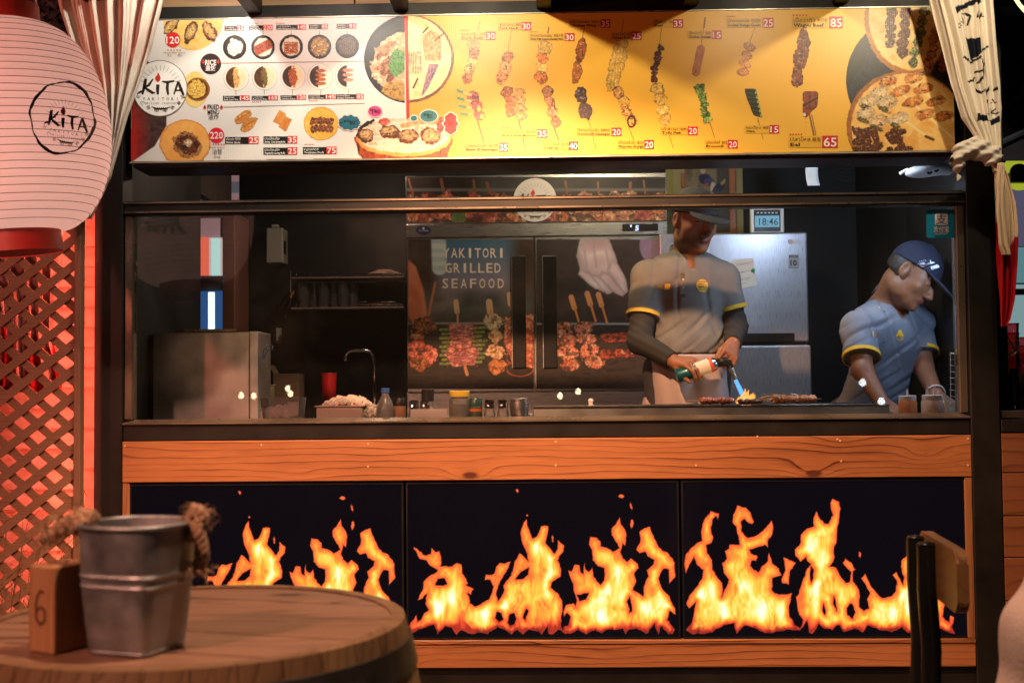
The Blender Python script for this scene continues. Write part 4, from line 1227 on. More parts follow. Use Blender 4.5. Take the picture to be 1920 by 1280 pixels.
price(1479, 255, 1541, 277, 1542, 1571, '65', 'ปลาไหล', '鳗鱼', 'Eel', True, (1482, 252, 5.2))


def tagbar(x0, y0, xr, x1, y1, num, thai, eng, stars=None):
    s_ = sheet('price_label', 2); h = y1 - y0
    s_.rect(x0, y0 + 1, xr, y1, BLK, 0); s_.rect(xr, y0, x1, y1, (226, 44, 50), 0)
    s_.text(num, (xr + x1) / 2, y1 - h * .1, h * .8, WHT, 1, width=(x1 - xr) * .86, align='C', bold=.01)
    s_.text(thai, x0 + 2, y0 + h * .52, h * .34, WHT, 1, width=(xr - x0) * .62, res=1)
    s_.text(eng, x0 + 2, y0 + h * .92, h * .28, WHT, 1, width=(xr - x0) * .86 if len(eng) > 12 else (xr - x0) * .6, bold=.02, res=1)
    if stars:
        for q in range(5): s_.star(stars[0] + q * 3.6, stars[1], 1.6, (214, 60, 44), 0)
    put(s_)


for a in ((421, 48, 444, 458, 58, '25', 'ข้าวญี่ปุ่น', 'Japanese Rice'), (467, 47, 493, 511, 57, '220', 'ข้าวหน้าเนื้อ', 'Wagyu Beef Rice', (468, 45)), (518, 46, 558, 574, 56, '145', 'ข้าวหน้าปลาไหล', 'Grilled Eel Japanese Rice', (518, 44)),
          (579, 45, 603, 615, 55, '85', 'ข้าวหน้าไก่', 'Chicken Rice'), (631, 44, 654, 668, 54, '95', 'ข้าวหน้าหมู', 'Pork Rice'),
          (418, 179, 449, 468, 189, '145', 'ข้าวแกงกะหรี่', 'Pork Curry Rice'), (472, 179, 503, 521, 188, '165', 'ข้าวแกงกะหรี่เนื้อ', 'Beef Curry Rice', (474, 191)), (526, 178, 556, 574, 187, '120', 'ข้าวแกงกะหรี่ไก่', 'Chicken Curry'),
          (578, 177, 610, 629, 186, '145', 'ข้าวแกงกะหรี่ทงคัตสึ', 'Tonkatsu Curry Rice', (580, 189)), (630, 176, 668, 682, 186, '85', 'ข้าวแกงกะหรี่ไส้กรอก', 'Sausage Curry Rice'),
          (422, 256, 466, 485, 270, '25', 'เกี๊ยวซ่า 煎饺', 'Shrimp Gyoza'), (494, 255, 539, 557, 269, '35', 'ปอเปี๊ยะกุ้ง', 'Shrimp Crab Spring Rolls'), (494, 276, 539, 557, 290, '25', 'ปอเปี๊ยะผัก', 'Vegetable Spring Rolls'), (568, 275, 612, 631, 289, '75', 'หมูทงคัตสึ', 'Tonkatsu Pork', (572, 271))):
    tagbar(*a)
for q in ((415, 118.6, 684, 115), (415, 201, 684, 194)):
    s_ = sheet('ruled_line', 2); s_.brush([(q[0], q[1]), (q[2], q[3])], 1.0, (150, 140, 130)); put(s_)
for x in (440, 493, 546, 599, 651):
    for (xa, ya, yb) in ((x, 58, 66), (x + 2.4, 168, 178)): s_ = sheet('ruled_line', 2); s_.rect(xa - .4, ya, xa + .4, yb, (120, 110, 100)); put(s_)
s_ = sheet('rice_badge', 2)
s_.disc(395, 120, 19.5, (40, 30, 34)); s_.text('RICE', 395, 122, 9.5, WHT, 1, 21, 'C', .03); s_.text('盖饭', 395, 132, 8, WHT, 1, 19, 'C', .02)
for x in (381, 409): s_.disc(x, 117, 2.4, (226, 70, 50), 1); s_.quad([(x - 2, 116), (x, 111), (x + 2, 116)], (226, 70, 50), 1)
put(s_)
s_ = sheet('fried_heading', 2)
s_.text('FRIED', 400, 205, 9, (50, 34, 30), 1, 22, 'C', .012); s_.text('MENU', 400, 214.5, 8.5, (50, 34, 30), 1, 22, 'C', .012); s_.text('油炸', 400, 224, 8.5, (50, 34, 30), 1, 20, 'C')
for x in (384, 415): s_.disc(x, 202, 2.8, (226, 60, 44), 1); s_.quad([(x - 2.4, 201), (x, 196), (x + 2.4, 201)], (226, 60, 44), 1)
put(s_)
s_ = sheet('price_badge', 2); s_.disc(324, 75, 14.5, (222, 44, 44)); s_.text('120', 324, 82, 13.5, WHT, 1, 25, 'C', .012)
for q in range(5): s_.star(315 + 5.7 * q, 94.5, 2.2, (200, 100, 60))
s_.text('Mussel With Cheese', 307, 100.5, 3, (120, 90, 60), 1, 40, 'L', 0, res=1); s_.text('芝士', 314, 106, 4, (120, 90, 60), 1, 8); s_.text('青口', 333, 106, 4, (120, 90, 60), 1, 8)
put(s_)
s_ = sheet('price_badge', 2); s_.disc(406, 254, 14.5, (226, 36, 56)); s_.text('220', 406, 260, 13, WHT, 1, 24, 'C', .012)
for q in range(5): s_.star(400 + 5 * q, 271, 2.3, (226, 70, 60))
s_.text('Kani miso', 392, 278, 4, (110, 90, 80), 1, 29, 'L', 0, res=1); s_.text('油蟹', 407, 288.5, 8, (110, 96, 84), 1, 18, 'C'); s_.text('(มันปู)', 407, 296, 4, (110, 96, 84), 1, 12, 'C')
put(s_)
s_ = sheet('divider_print', 1); s_.quad([(758.5, 30), (765, 30), (767.5, 228), (762, 228)], (216, 44, 40)); put(s_)
# speech bubbles
for (x, y, rx, ry, c, n_, txt, cl, ang) in ((655, 230, 19, 13, (20, 104, 128), 9, '90', (16, 30, 40), -8), (703, 209, 13, 10, (214, 70, 140), 0, '140', (60, 20, 50), 0), (804, 218, 16, 11, (24, 124, 132), 0, '85', (10, 40, 40), 0), (776, 222, 6, 5, (24, 124, 132), 0, '', WHT, 0), (845, 232, 11, 20, (214, 24, 50), 8, '135', (60, 10, 20), 70)):
    s_ = sheet('speech_bubble', 4)
    for (g_, cc, ly) in ((2, (236, 222, 210), 0), (0, c, 1)):
        s_.disc(x, y, rx + g_, cc, ly, ry + g_)
        for q in range(n_): s_.disc(x + rx * .85 * math.cos(6.283 * q / n_), y + ry * .8 * math.sin(6.283 * q / n_), 4.5 + g_, cc, ly + .2)
    if txt:
        s_.text(txt, x + (6 if ang == -8 else 2), y + 4, 8, cl, 3, None, 'C', .02, ang); s_.text('串烧', x - 5, y - 1, 4, cl, 3, None, 'C', 0, ang, res=1)
    put(s_)


# --- round shop emblem
def kita(s_, fx, k=1.0, ink=(52, 42, 34), layer=3, disc=None, small=True):
    """fx maps unit emblem coordinates (x right, y down) to the sheet; k is the unit length"""
    def br(pts, wd, c=ink, l=layer): s_.brush([fx(*p) for p in pts], [q * k for q in (wd if hasattr(wd, '__len__') else [wd] * len(pts))], c, l)
    br([(-.56, -.34), (-.60, -.1), (-.68, .22)], [.11, .13, .07]); br([(-.28, -.34), (-.44, -.12), (-.62, -.02)], [.05, .10, .06])
    br([(-.60, -.04), (-.46, .06), (-.30, .16), (-.20, .15)], [.05, .11, .10, .03]); br([(-.88, .20), (-.74, .12), (-.66, .10)], [.03, .09, .05])
    br([(-.10, -.14), (-.11, .05), (-.10, .22)], [.13, .12, .08])
    br([(.06, -.25), (.24, -.22), (.52, -.27)], [.05, .10, .06]); br([(.27, -.22), (.25, 0), (.29, .23)], [.10, .11, .07])
    br([(.66, -.24), (.58, 0), (.50, .22)], [.07, .08, .05]); br([(.66, -.24), (.76, 0), (.86, .24)], [.09, .11, .08]); br([(.54, .08), (.80, .06)], [.05, .06])
    fl = [(-.10, -.22), (-.19, -.30), (-.20, -.40), (-.13, -.47), (-.10, -.58), (-.03, -.47), (.0, -.38), (-.02, -.28)]
    s_.quad([fx(*p) for p in fl], (206, 56, 44), layer)
    if small:
        u0 = fx(0, 0); u1 = fx(1, 0); ang = math.degrees(math.atan2(u1[1] - u0[1], u1[0] - u0[0]))
        for i, ch in enumerate('YAKITORI'):
            p = fx(-.62 + i * .178, .43); s_.text(ch, p[0], p[1], .115 * k, ink, layer, None, 'C', 0, ang, res=1)
        for i, ch in enumerate('GRILLED SEAFOOD'):
            p = fx(-.56 + i * .08, .57); s_.text(ch, p[0], p[1], .075 * k, ink, layer, None, 'C', 0, ang, res=1)
        for i, ch in enumerate('北乃家居酒屋串烧'):
            a = R(160 - i * 20); p = fx(.83 * math.cos(a), .80 * math.sin(a)); s_.text(ch, p[0], p[1] + .05 * k, .12 * k, ink, layer, None, 'C', 0, ang + 90 - math.degrees(a), res=1)
        br([(-.34, .66), (-.2, .72), (0, .74), (.22, .72), (.36, .66)], [.02, .05, .07, .05, .02])
        for q in range(7): br([(-.24 + .08 * q, .80), (-.20 + .08 * q, .68)], [.015, .03])
        for q in range(13):
            a = R(200 + q * 11.6); br([(.60 * math.cos(a), .66 * math.sin(a)), (.84 * math.cos(a), .84 * math.sin(a))], [.012, .008])


s_ = sheet('round_emblem', 4)
s_.disc(300, 166, 51.5, (130, 118, 110), 0, 53); s_.disc(300, 166, 50, (252, 250, 246), 1, 51.5)
kita(s_, lambda x, y: (301 + 50 * x, 166 + 52 * y), 50)
put(s_)

# ------------------------------------------------------------------ backlit flame panels
ramp_t = np.array([0, .10, .22, .38, .55, .75, 1.0])
ramp_c = np.array([(120, 24, 16), (206, 56, 34), (244, 98, 46), (252, 150, 54), (254, 194, 66), (255, 232, 120), (255, 252, 222)], float)


def flame_picture(x0, y0, x1, y1, shapes, holes, hot, res, base_y, seed, sparks=()):
    cv = Canvas(x0, y0, x1, y1, res)
    sd = np.full(cv.X.shape, 1e9)
    wx = cv.X + (fbm(cv.X / 9, cv.Y / 14, seed, 3) - .5) * 5; wy = cv.Y + (fbm(cv.X / 11, cv.Y / 9, seed + 9, 3) - .5) * 5
    for P in shapes: sd = np.minimum(sd, poly_sd(wx, wy, P))
    for P in holes: sd = np.maximum(sd, -poly_sd(wx, wy, P))
    for (x, y, rx, ry, a) in sparks: sd = np.minimum(sd, cv.ell(x, y, rx, ry, a, 2.2, int(x)) + 1.2)
    d = np.clip(-sd / 15, 0, 1)
    # licking strands: ridged noise drawn upwards and bent
    bx = (fbm(cv.X / 34, cv.Y / 46, seed + 2, 3) - .5) * 60
    r1 = np.clip(1 - np.abs(2 * fbm((cv.X + bx) / 15, cv.Y / 84, seed + 4, 2) - 1) * 2.8, 0, 1)
    r2 = np.clip(1 - np.abs(2 * fbm((cv.X - bx * .8) / 9, cv.Y / 66, seed + 6, 2) - 1) * 3.0, 0, 1)
    dk_ = np.clip(1 - np.abs(2 * fbm((cv.X + bx * .6) / 17, cv.Y / 58, seed + 14, 2) - 1) * 4.0, 0, 1) ** 2
    low = fbm(cv.X / 30, cv.Y / 38, seed + 8, 2) - .5
    sm = d * d * (3 - 2 * d)
    t = 0.13 + 0.27 * np.sqrt(d) + 0.09 * sm + 0.66 * low * sm + 0.15 * r1 * sm + 0.12 * r2 * sm - 0.16 * dk_ * sm
    for (x, y, r_) in hot: t += 0.42 * np.exp(-(((cv.X - x) / r_) ** 2 + ((cv.Y - y) / (r_ * 2.2)) ** 2)) * sm
    b = np.clip((cv.Y - (base_y - 36)) / 36, 0, 1)
    t -= 0.36 * b * (0.35 + fbm(cv.X / 8, cv.Y / 24, seed + 12, 2))
    t = np.clip(t, 0.06, 1)
    C = np.stack([np.interp(t, ramp_t, ramp_c[:, k]) for k in range(3)], -1)
    a = np.clip(0.5 - sd / 1.6, 0, 1)
    a *= np.clip(1.35 - b * 1.15 * fbm(cv.X / 7, cv.Y / 12, seed + 40, 2), 0.25, 1) if True else 1
    dark = np.array((10, 8, 14.)); sd0 = np.clip(sd, 0, 99)
    halo = (np.clip(1 - sd0 / 4.5, 0, 1) ** 2)[..., None] * np.array((40, 8, 6.)) * .5
    cv.C = (dark + halo) * (1 - a[..., None]) + C * a[..., None]
    cv.A[:] = 1
    cv.A *= (sd < 0.7)
    return cv


def z3(L, ox, oy, k=3.2): return [(ox + x / k, oy + y / k) for x, y in L]


A2 = [(85, 990), (85, 930), (110, 900), (133, 872), (138, 905), (160, 900), (175, 860), (205, 840), (185, 800), (190, 745), (160, 775), (135, 782), (165, 720), (170, 670), (205, 635), (255, 615), (262, 600), (215, 580), (190, 545), (150, 535), (130, 490), (112, 465), (140, 475), (165, 510), (185, 515), (215, 505), (215, 470), (240, 490), (265, 490), (280, 545), (275, 580), (300, 575), (345, 580), (370, 560), (400, 565), (405, 620), (425, 650), (440, 680), (430, 690), (478, 715), (455, 750), (440, 740), (455, 800), (480, 815), (520, 810), (560, 780), (585, 730), (595, 695), (575, 660), (540, 665), (545, 630), (580, 630), (600, 620), (605, 590), (630, 560), (660, 560), (698, 550), (680, 590), (650, 640), (625, 700), (610, 750), (620, 790), (640, 760), (660, 720), (655, 690), (680, 650), (710, 600), (720, 560), (750, 500), (775, 520), (800, 550), (790, 500), (765, 440), (758, 370), (770, 320), (795, 290), (800, 340), (820, 390), (830, 410), (855, 400), (880, 340), (925, 338), (915, 380), (905, 440), (930, 470), (960, 500), (975, 470), (980, 425), (1010, 450), (1018, 490), (990, 520), (980, 545), (1000, 600), (995, 640), (970, 655), (945, 680), (940, 710), (985, 740), (1005, 790), (1005, 850), (995, 880), (1000, 930), (1010, 965), (1020, 930), (1010, 850), (1030, 810), (1075, 800), (1085, 820), (1090, 780), (1080, 740), (1070, 680), (1035, 600), (1060, 610), (1075, 575), (1105, 570), (1110, 610), (1130, 620), (1140, 560), (1150, 600), (1170, 610), (1188, 585), (1195, 640), (1215, 670), (1240, 690), (1260, 660), (1260, 590), (1220, 580), (1190, 540), (1180, 480), (1165, 450), (1175, 400), (1210, 410), (1240, 430), (1235, 460), (1290, 475), (1310, 490), (1345, 470), (1335, 440), (1300, 390), (1300, 350), (1330, 330), (1348, 285), (1360, 330), (1385, 360), (1390, 400), (1380, 460), (1365, 440), (1355, 490), (1370, 530), (1400, 550), (1420, 530), (1460, 560), (1465, 590), (1440, 620), (1450, 670), (1430, 720), (1470, 750), (1490, 760), (1495, 700), (1520, 640), (1510, 600), (1550, 570), (1560, 545), (1520, 520), (1500, 490), (1465, 500), (1450, 480), (1475, 430), (1470, 365), (1530, 342), (1560, 400), (1590, 470), (1640, 500), (1680, 560), (1680, 640), (1650, 690), (1645, 600), (1610, 590), (1585, 650), (1600, 700), (1650, 760), (1680, 830), (1685, 870), (1650, 850), (1640, 900), (1680, 960), (1670, 985), (1640, 985), (1600, 940), (1580, 990), (1560, 920), (1520, 980), (1500, 975), (1450, 950), (1400, 960), (1385, 990), (1370, 950), (1320, 960), (1270, 960), (1240, 985), (1200, 960), (1150, 985), (1100, 960), (1060, 985), (1020, 980), (985, 960), (945, 990), (925, 985), (920, 940), (880, 990), (870, 970), (800, 960), (765, 990), (740, 960), (700, 985), (660, 960), (620, 940), (560, 985), (500, 975), (450, 985), (400, 960), (370, 995), (340, 950), (300, 940), (255, 990), (240, 930), (180, 950), (140, 960)]
H2 = [[(245, 690), (262, 655), (300, 650), (312, 685), (270, 695)], [(600, 890), (615, 850), (645, 860), (650, 895), (625, 912)], [(680, 915), (690, 870), (715, 858), (728, 890), (715, 930), (695, 938)], [(725, 655), (770, 605), (800, 585), (805, 630), (770, 655)], [(1090, 748), (1165, 738), (1150, 780), (1110, 790)], [(1008, 900), (1030, 860), (1052, 880), (1045, 930), (1015, 940)], [(770, 890), (790, 830), (800, 840), (785, 900)], [(1395, 790), (1410, 760), (1425, 850), (1412, 860)]]
A3 = [(85, 960), (110, 930), (125, 900), (135, 850), (145, 790), (100, 830), (90, 800), (100, 760), (150, 700), (180, 650), (185, 600), (150, 570), (130, 520), (100, 580), (80, 625), (75, 560), (80, 510), (110, 470), (150, 440), (180, 430), (175, 370), (185, 320), (215, 270), (230, 250), (285, 260), (275, 300), (265, 275), (240, 300), (235, 350), (245, 400), (240, 440), (205, 455), (215, 500), (240, 540), (240, 600), (270, 640), (300, 680), (308, 720), (300, 760), (330, 700), (340, 660), (310, 620), (305, 560), (330, 530), (315, 490), (345, 470), (350, 445), (400, 450), (395, 390), (385, 340), (365, 310), (365, 270), (390, 215), (440, 230), (470, 260), (490, 310), (480, 330), (450, 310), (430, 290), (415, 310), (420, 370), (450, 410), (490, 400), (540, 370), (600, 305), (610, 330), (600, 390), (575, 430), (580, 470), (560, 450), (520, 465), (470, 480), (480, 505), (515, 520), (510, 545), (475, 545), (470, 580), (520, 620), (540, 580), (570, 550), (585, 500), (600, 560), (640, 590), (655, 630), (620, 640), (600, 650), (605, 690), (600, 720), (640, 750), (720, 740), (715, 770), (700, 830), (710, 880), (740, 930), (770, 950), (790, 900), (760, 870), (755, 840), (740, 760), (765, 740), (780, 670), (810, 590), (835, 560), (830, 620), (830, 680), (850, 650), (850, 600), (830, 560), (810, 550), (800, 520), (770, 555), (740, 520), (735, 480), (770, 440), (775, 390), (810, 360), (850, 340), (845, 290), (870, 250), (890, 290), (910, 320), (940, 320), (965, 270), (950, 200), (965, 170), (1000, 190), (1010, 240), (1005, 310), (990, 360), (985, 440), (970, 460), (975, 520), (950, 580), (990, 590), (1020, 650), (1040, 680), (1070, 670), (1075, 620), (1050, 590), (1025, 560), (1035, 530), (1080, 560), (1105, 600), (1085, 610), (1085, 660), (1120, 720), (1130, 760), (1120, 820), (1150, 850), (1180, 830), (1170, 780), (1190, 740), (1160, 690), (1135, 650), (1155, 620), (1190, 690), (1230, 740), (1260, 770), (1320, 760), (1345, 730), (1345, 660), (1325, 630), (1350, 615), (1370, 660), (1390, 690), (1395, 650), (1370, 590), (1380, 540), (1410, 515), (1440, 520), (1430, 580), (1470, 570), (1480, 530), (1510, 560), (1505, 620), (1530, 700), (1560, 690), (1600, 760), (1640, 800), (1620, 880), (1660, 910), (1665, 870), (1690, 880), (1690, 900), (1680, 940), (1695, 980), (1660, 975), (1620, 960), (1500, 950), (1420, 980), (1380, 940), (1320, 975), (1250, 960), (1170, 930), (1145, 975), (1090, 950), (1030, 975), (1000, 930), (960, 960), (915, 955), (880, 920), (845, 980), (825, 975), (810, 900), (770, 965), (700, 960), (640, 970), (600, 980), (555, 980), (500, 950), (440, 930), (390, 980), (370, 920), (320, 930), (240, 975), (200, 980), (155, 980), (125, 985), (85, 960)]
H3 = [[(640, 700), (660, 640), (650, 720)], [(1050, 830), (1075, 800), (1100, 850), (1085, 890), (1055, 870)], [(905, 850), (912, 800), (925, 845), (918, 870)], [(965, 800), (970, 760), (985, 820), (990, 850)]]
S3 = [(670, 520), (740, 560), (710, 600), (700, 690), (660, 680), (655, 650), (680, 600)]
hot2 = [(740 + x / 3.2, 880 + y / 3.2, r_) for x, y, r_ in ((850, 450, 9), (935, 510, 9), (915, 720, 8), (345, 760, 10), (265, 830, 7), (660, 820, 8), (780, 860, 7), (540, 890, 12), (1340, 640, 8), (1380, 760, 9), (1560, 640, 8), (1600, 740, 8), (1500, 820, 9), (1240, 860, 9), (930, 620, 8), (700, 930, 6), (1650, 830, 7))]
hot3 = [(1260 + x / 3.2, 880 + y / 3.2, r_) for x, y, r_ in ((170, 740, 9), (235, 720, 8), (420, 700, 8), (545, 860, 10), (830, 450, 9), (920, 550, 9), (860, 700, 8), (1440, 720, 10), (1420, 820, 8), (1250, 870, 11), (310, 850, 8), (920, 880, 8), (1380, 760, 7), (140, 900, 7), (660, 860, 9), (1330, 880, 8), (1080, 900, 6))]
sp2 = [(970, 919, 4, 6, 0), (988, 965, 3, 4, 0), (1036, 1008, 3, 9, 0), (1165, 930, 6, 4, 10), (1183, 948, 3, 10, -15), (1185, 981, 4.5, 12, 0)]
sp3 = [(1612, 1038, 3.5, 8, 0)]

FZ0, FZ1 = Z_PB - 0.001, Z_WB - 0.006


def flame_panel(xa, xb, label, cv, dx=0.0, shared=None):
    xm = (xa + xb) / 2
    t = thing('flame_display_panel', label, 'display panel', (xm, 0.012, FZ0), 'flame display panels under the window')
    MB().box(xa, xb, 0.0125, 0.04, FZ0, FZ1).obj('screen', screen_black, t)
    f = MB(); b = 0.006
    f.box(xa, xb, 0.009, 0.0124, FZ0, FZ0 + b); f.box(xa, xb, 0.009, 0.0124, FZ1 - b, FZ1); f.box(xa, xa + b, 0.009, 0.0124, FZ0 + b, FZ1 - b); f.box(xb - b, xb, 0.009, 0.0124, FZ0 + b, FZ1 - b)
    f.obj('bezel', black_plastic, t)
    if shared is None:
        me = cv.mesh('flame_picture', lambda a, b_: at_np(a, b_, 0.0118))
        return t, link('flame_picture', me, flame_emit, t)
    o = shared.copy(); COL.objects.link(o); o.parent = t
    return t, o


flame_emit = vcol('backlit_flame_print', 0.3, 1.12)
xs_ = [at(x, 1050, 0.012).x for x in (243, 757, 762, 1274, 1279, 1817)]
cv2 = flame_picture(760, 904, 1276, 1196, [z3(A2, 740, 880)], [z3(h, 740, 880) for h in H2], hot2, 1.35, 1190, 11, sp2)
p2, f2 = flame_panel(xs_[2], xs_[3], 'middle backlit flame panel under the serving window', cv2)
p1, f1 = flame_panel(xs_[0], xs_[1], 'backlit flame panel half hidden behind the barrel table', None, 0, f2)
p1.location = (p2.location.x - (xs_[2] - xs_[0]), 0.012, FZ0)
# the copied frame was built at its own place: shift it with the base
for ch in p1.children:
    if ch.name.startswith(('screen', 'bezel')): ch.data.transform(Matrix.Translation(((xs_[0] + xs_[1]) / 2 - p1.location.x, 0, 0)))
cv3 = flame_picture(1278, 904, 1818, 1196, [z3(A3, 1260, 880), z3(S3, 1260, 880)], [z3(h, 1260, 880) for h in H3], hot3, 1.35, 1190, 23, sp3)
p3, f3 = flame_panel(xs_[4], xs_[5], 'backlit flame panel behind the wooden chair back', cv3)

# ------------------------------------------------------------------ inside the kiosk
def bx(m, x0, y0, x1, y1, Y, dep, bev=0.002):
    """box whose front face fills a stretch of the plane at depth Y"""
    a = at(x0, y1, Y); b = at(x1, y0, Y)
    return m.box(a.x, b.x, Y, Y + dep, a.z, b.z, bev)


def pmap(Y, step=0.0006): return lambda px, py, layer=0: at_np(px, py, Y - 0.0008 - step * layer)


# --- double door display fridge with printed wrap
YF = 1.30
fa, fb = at(760, 330, YF), at(1250, 330, YF)
F = thing('double_fridge', 'tall two door fridge wrapped in a skewer photo print', 'fridge', ((fa.x + fb.x) / 2, YF, 0.30))
z_sign_b, z_ctl_b, z_door_b = oz(418, 1000, YF), oz(444, 1000, YF), oz(733, 1000, YF)
MB().box(fa.x, fb.x, YF + 0.02, 1.88, 0.32, fa.z - .004, 0.004).obj('cabinet', steel, F)
MB().box(fa.x, fb.x, YF + 0.002, YF + 0.019, z_sign_b + .002, fa.z, 0.003).obj('sign_panel', steel, F)
MB().box(fa.x, fb.x, YF - 0.004, YF + 0.019, z_ctl_b + .002, z_sign_b, 0.003).obj('control_strip', steel, F)
MB().box(fa.x, fb.x, YF + 0.004, YF + 0.019, 0.34, z_door_b - .004, 0.003).obj('base_panel', steel, F)
xd = at(1003, 600, YF).x
for sx in (0, 1):
    d = MB().box(fa.x + .004 if sx == 0 else xd + .003, xd - .003 if sx == 0 else fb.x - .004, YF, YF + 0.019, z_door_b, z_ctl_b, 0.003).obj('door', steel, F)
    h0, h1 = ((962, 985), (1020, 1043))[sx]
    a, b = at(h0, 690, YF), at(h1, 481, YF)
    MB().box(a.x, b.x, YF - 0.012, YF - .001, a.z, b.z, 0.003).obj('handle', black_plastic, d)
    e = MB(); e.box(a.x - .004, a.x - .0005, YF - 0.010, YF - .001, a.z, b.z); e.box(a.x - .004, b.x, YF - 0.010, YF - .001, b.z + .0005, b.z + .004)
    e.obj('handle_trim', steel, d)


def pic2(cv, name, Y, parent, m=None, layer=0):
    cv.C = cv.C * .92
    return link(name, cv.mesh(name, pmap(Y - 0.0006 * layer)), m or print_matt, parent)


SKIN_P = [(214, 120, 90), (236, 156, 120)]
cv = Canvas(765, 449, 1001, 729, 1.15, 2.8)
cv.A[:] = 1; cv.C[:] = cv.mix([(52, 34, 26), (70, 48, 38), (36, 26, 20)], 60, 3)
bl = np.clip((cv.Y - 449) / 90, 0, 1)[..., None]
cv.paint(np.maximum(np.maximum(818 - cv.X, cv.X - 962), cv.Y - 560) , np.array((58, 104, 140.)) * (1 - bl) + np.array((150, 134, 158.)) * bl, 30, False)
cv.paint(np.maximum(cv.Y - 600, 545 - cv.Y) + 0 * cv.X, cv.mix([(130, 116, 118), (96, 92, 92), (70, 74, 76)], 40, 6), 40, False)
cv.paint(cv.seg(822, 445, 824, 502, 14), np.where((np.sin(cv.Y / 2.6) > 0)[..., None], np.array((206, 214, 220.)), np.array((180, 196, 210.))), 4, False)
cv.paint(cv.poly([(765, 486), (780, 500), (795, 545), (802, 600), (776, 612), (765, 590)]), cv.mix([(206, 110, 76), (226, 140, 104)], 20, 2), 4, False)
cv.paint(cv.seg(816, 530, 804, 590, 2.4), (196, 120, 84), 1, False)
cv.paint(cv.Y * -1 + 606 + 0 * cv.X, cv.mix([(30, 22, 20), (48, 36, 30), (20, 16, 14)], 22, 8, .3), 5, False)
cv.paint(np.abs(cv.Y - 606) - 2 + 0 * cv.X, (150, 146, 146), 2, False)
MEATS = [[(150, 76, 44), (206, 130, 84), (110, 50, 30), (226, 160, 120)], [(206, 90, 70), (230, 130, 104), (170, 64, 56), (240, 190, 160)]]
cv.chunks([(794, 610, 22, 17, 20), (786, 626, 18, 12, -10)], [MEATS[0], [(96, 44, 26), (170, 96, 60), (206, 140, 100)]], 71, 3, 5, .58)
cv.chunks([(778, 656, 22, 17, -10), (786, 680, 20, 14, 8), (806, 664, 14, 18, 0)], [MEATS[1], MEATS[0]], 83, 3, 6, .6)
for q in range(9):
    cv.paint(cv.seg(826 + (q % 2) * 4, 618 + 8 * q, 912 - (q % 3) * 5, 614 + 8 * q, 2.6), cv.mix([(90, 116, 44), (140, 160, 84), (60, 84, 34)], 5, q), 1, False)
cv.paint(cv.poly([(842, 606), (888, 608), (884, 645), (898, 660), (890, 684), (850, 688), (834, 664), (846, 640)], 2, 3), cv.food(cv.mix([(190, 84, 72), (230, 160, 140), (140, 76, 96), (206, 110, 92)], 7, 5, .5), 5, .7), 1.2, False)
for q in range(7): cv.paint(np.abs(cv.ell(866, 668 - 14 * q + 16, 36, 26)) - .8 + 9 * ((cv.X < 838) | (cv.X > 896) | (cv.Y < 606) | (cv.Y > 688)), (150, 60, 60), 1, False)
cv.chunks([(925, 602, 18, 15, 0), (929, 629, 15, 13, 0), (930, 659, 19, 15, 5), (932, 687, 17, 15, 0)], [[(226, 190, 140), (240, 220, 190), (150, 90, 50)], [(206, 150, 96), (230, 190, 140), (140, 80, 44)], [(190, 110, 60), (236, 200, 160), (120, 64, 36)], [(190, 100, 50), (226, 150, 90), (130, 64, 32)]], 59, 1.2, 5, .64)
cv.paint(cv.poly([(948, 596), (1001, 588), (1001, 690), (962, 684), (944, 640)], 3, 5), cv.food(cv.mix([(206, 104, 78), (236, 166, 130), (170, 72, 54), (226, 140, 104)], 9, 12), 8, .68), 2, False)
for q in range(5): cv.paint(np.abs(cv.ell(975, 610 + 20 * q, 26, 15)) - 1 + 9 * ((cv.X < 950)), (170, 76, 56), 1.2, False)
for (x, y0, y1, w_) in ((855, 566, 604, 5), (917, 566, 590, 6), (955, 552, 580, 5)):
    cv.paint(cv.seg(x, y0, x + 2, y0 + 18, w_), (226, 180, 140), 1.5, False); cv.paint(cv.seg(x + 3, y0 + 16, x + 3, y1, 1.8), (214, 160, 110), 1, False)
cv.paint(cv.seg(872, 688, 876, 702, 3), (206, 140, 90), 1.2, False)
pic2(cv, 'wrap_print', YF, F)
cv = Canvas(1006, 449, 1247, 729, 1.15, 2.8)
cv.A[:] = 1; cv.C[:] = cv.mix([(40, 28, 24), (58, 44, 40), (30, 22, 20)], 60, 13)
GL = [(206, 172, 172), (230, 204, 202), (190, 150, 154)]
palm_ = [(1088, 445), (1140, 445), (1150, 468), (1158, 490), (1150, 516), (1128, 526), (1106, 524), (1088, 506), (1080, 480)]
gsh = lambda d, r_: (0.80 + 0.20 * np.clip(-d / r_, 0, 1))[..., None]
for P_, r_ in ((palm_, 16), ([(1146, 486), (1160, 496), (1174, 524), (1178, 546), (1170, 553), (1160, 548), (1150, 526), (1138, 508)], 7), ([(1128, 508), (1144, 514), (1158, 532), (1172, 548), (1168, 556), (1152, 550), (1136, 536), (1122, 522)], 6), ([(1104, 514), (1122, 516), (1140, 534), (1150, 548), (1138, 552), (1120, 542), (1102, 528)], 6), ([(1088, 504), (1106, 512), (1122, 530), (1130, 542), (1116, 542), (1098, 528), (1084, 514)], 6)):
    q = cv.poly(P_, 1.0, 5, 9); cv.paint(q, cv.mix(GL, 46, 4, 1, 2) * gsh(q, r_), 3, False)
for q in ((1112, 456, 1118, 500), (1136, 470, 1142, 500), (1096, 470, 1100, 500)): cv.paint(cv.seg(*q, 1.2), (176, 146, 150), 5, False)
cv.paint(cv.ell(1225, 460, 26, 34), cv.mix([(150, 120, 150), (130, 104, 132)], 20, 5), 3, False)
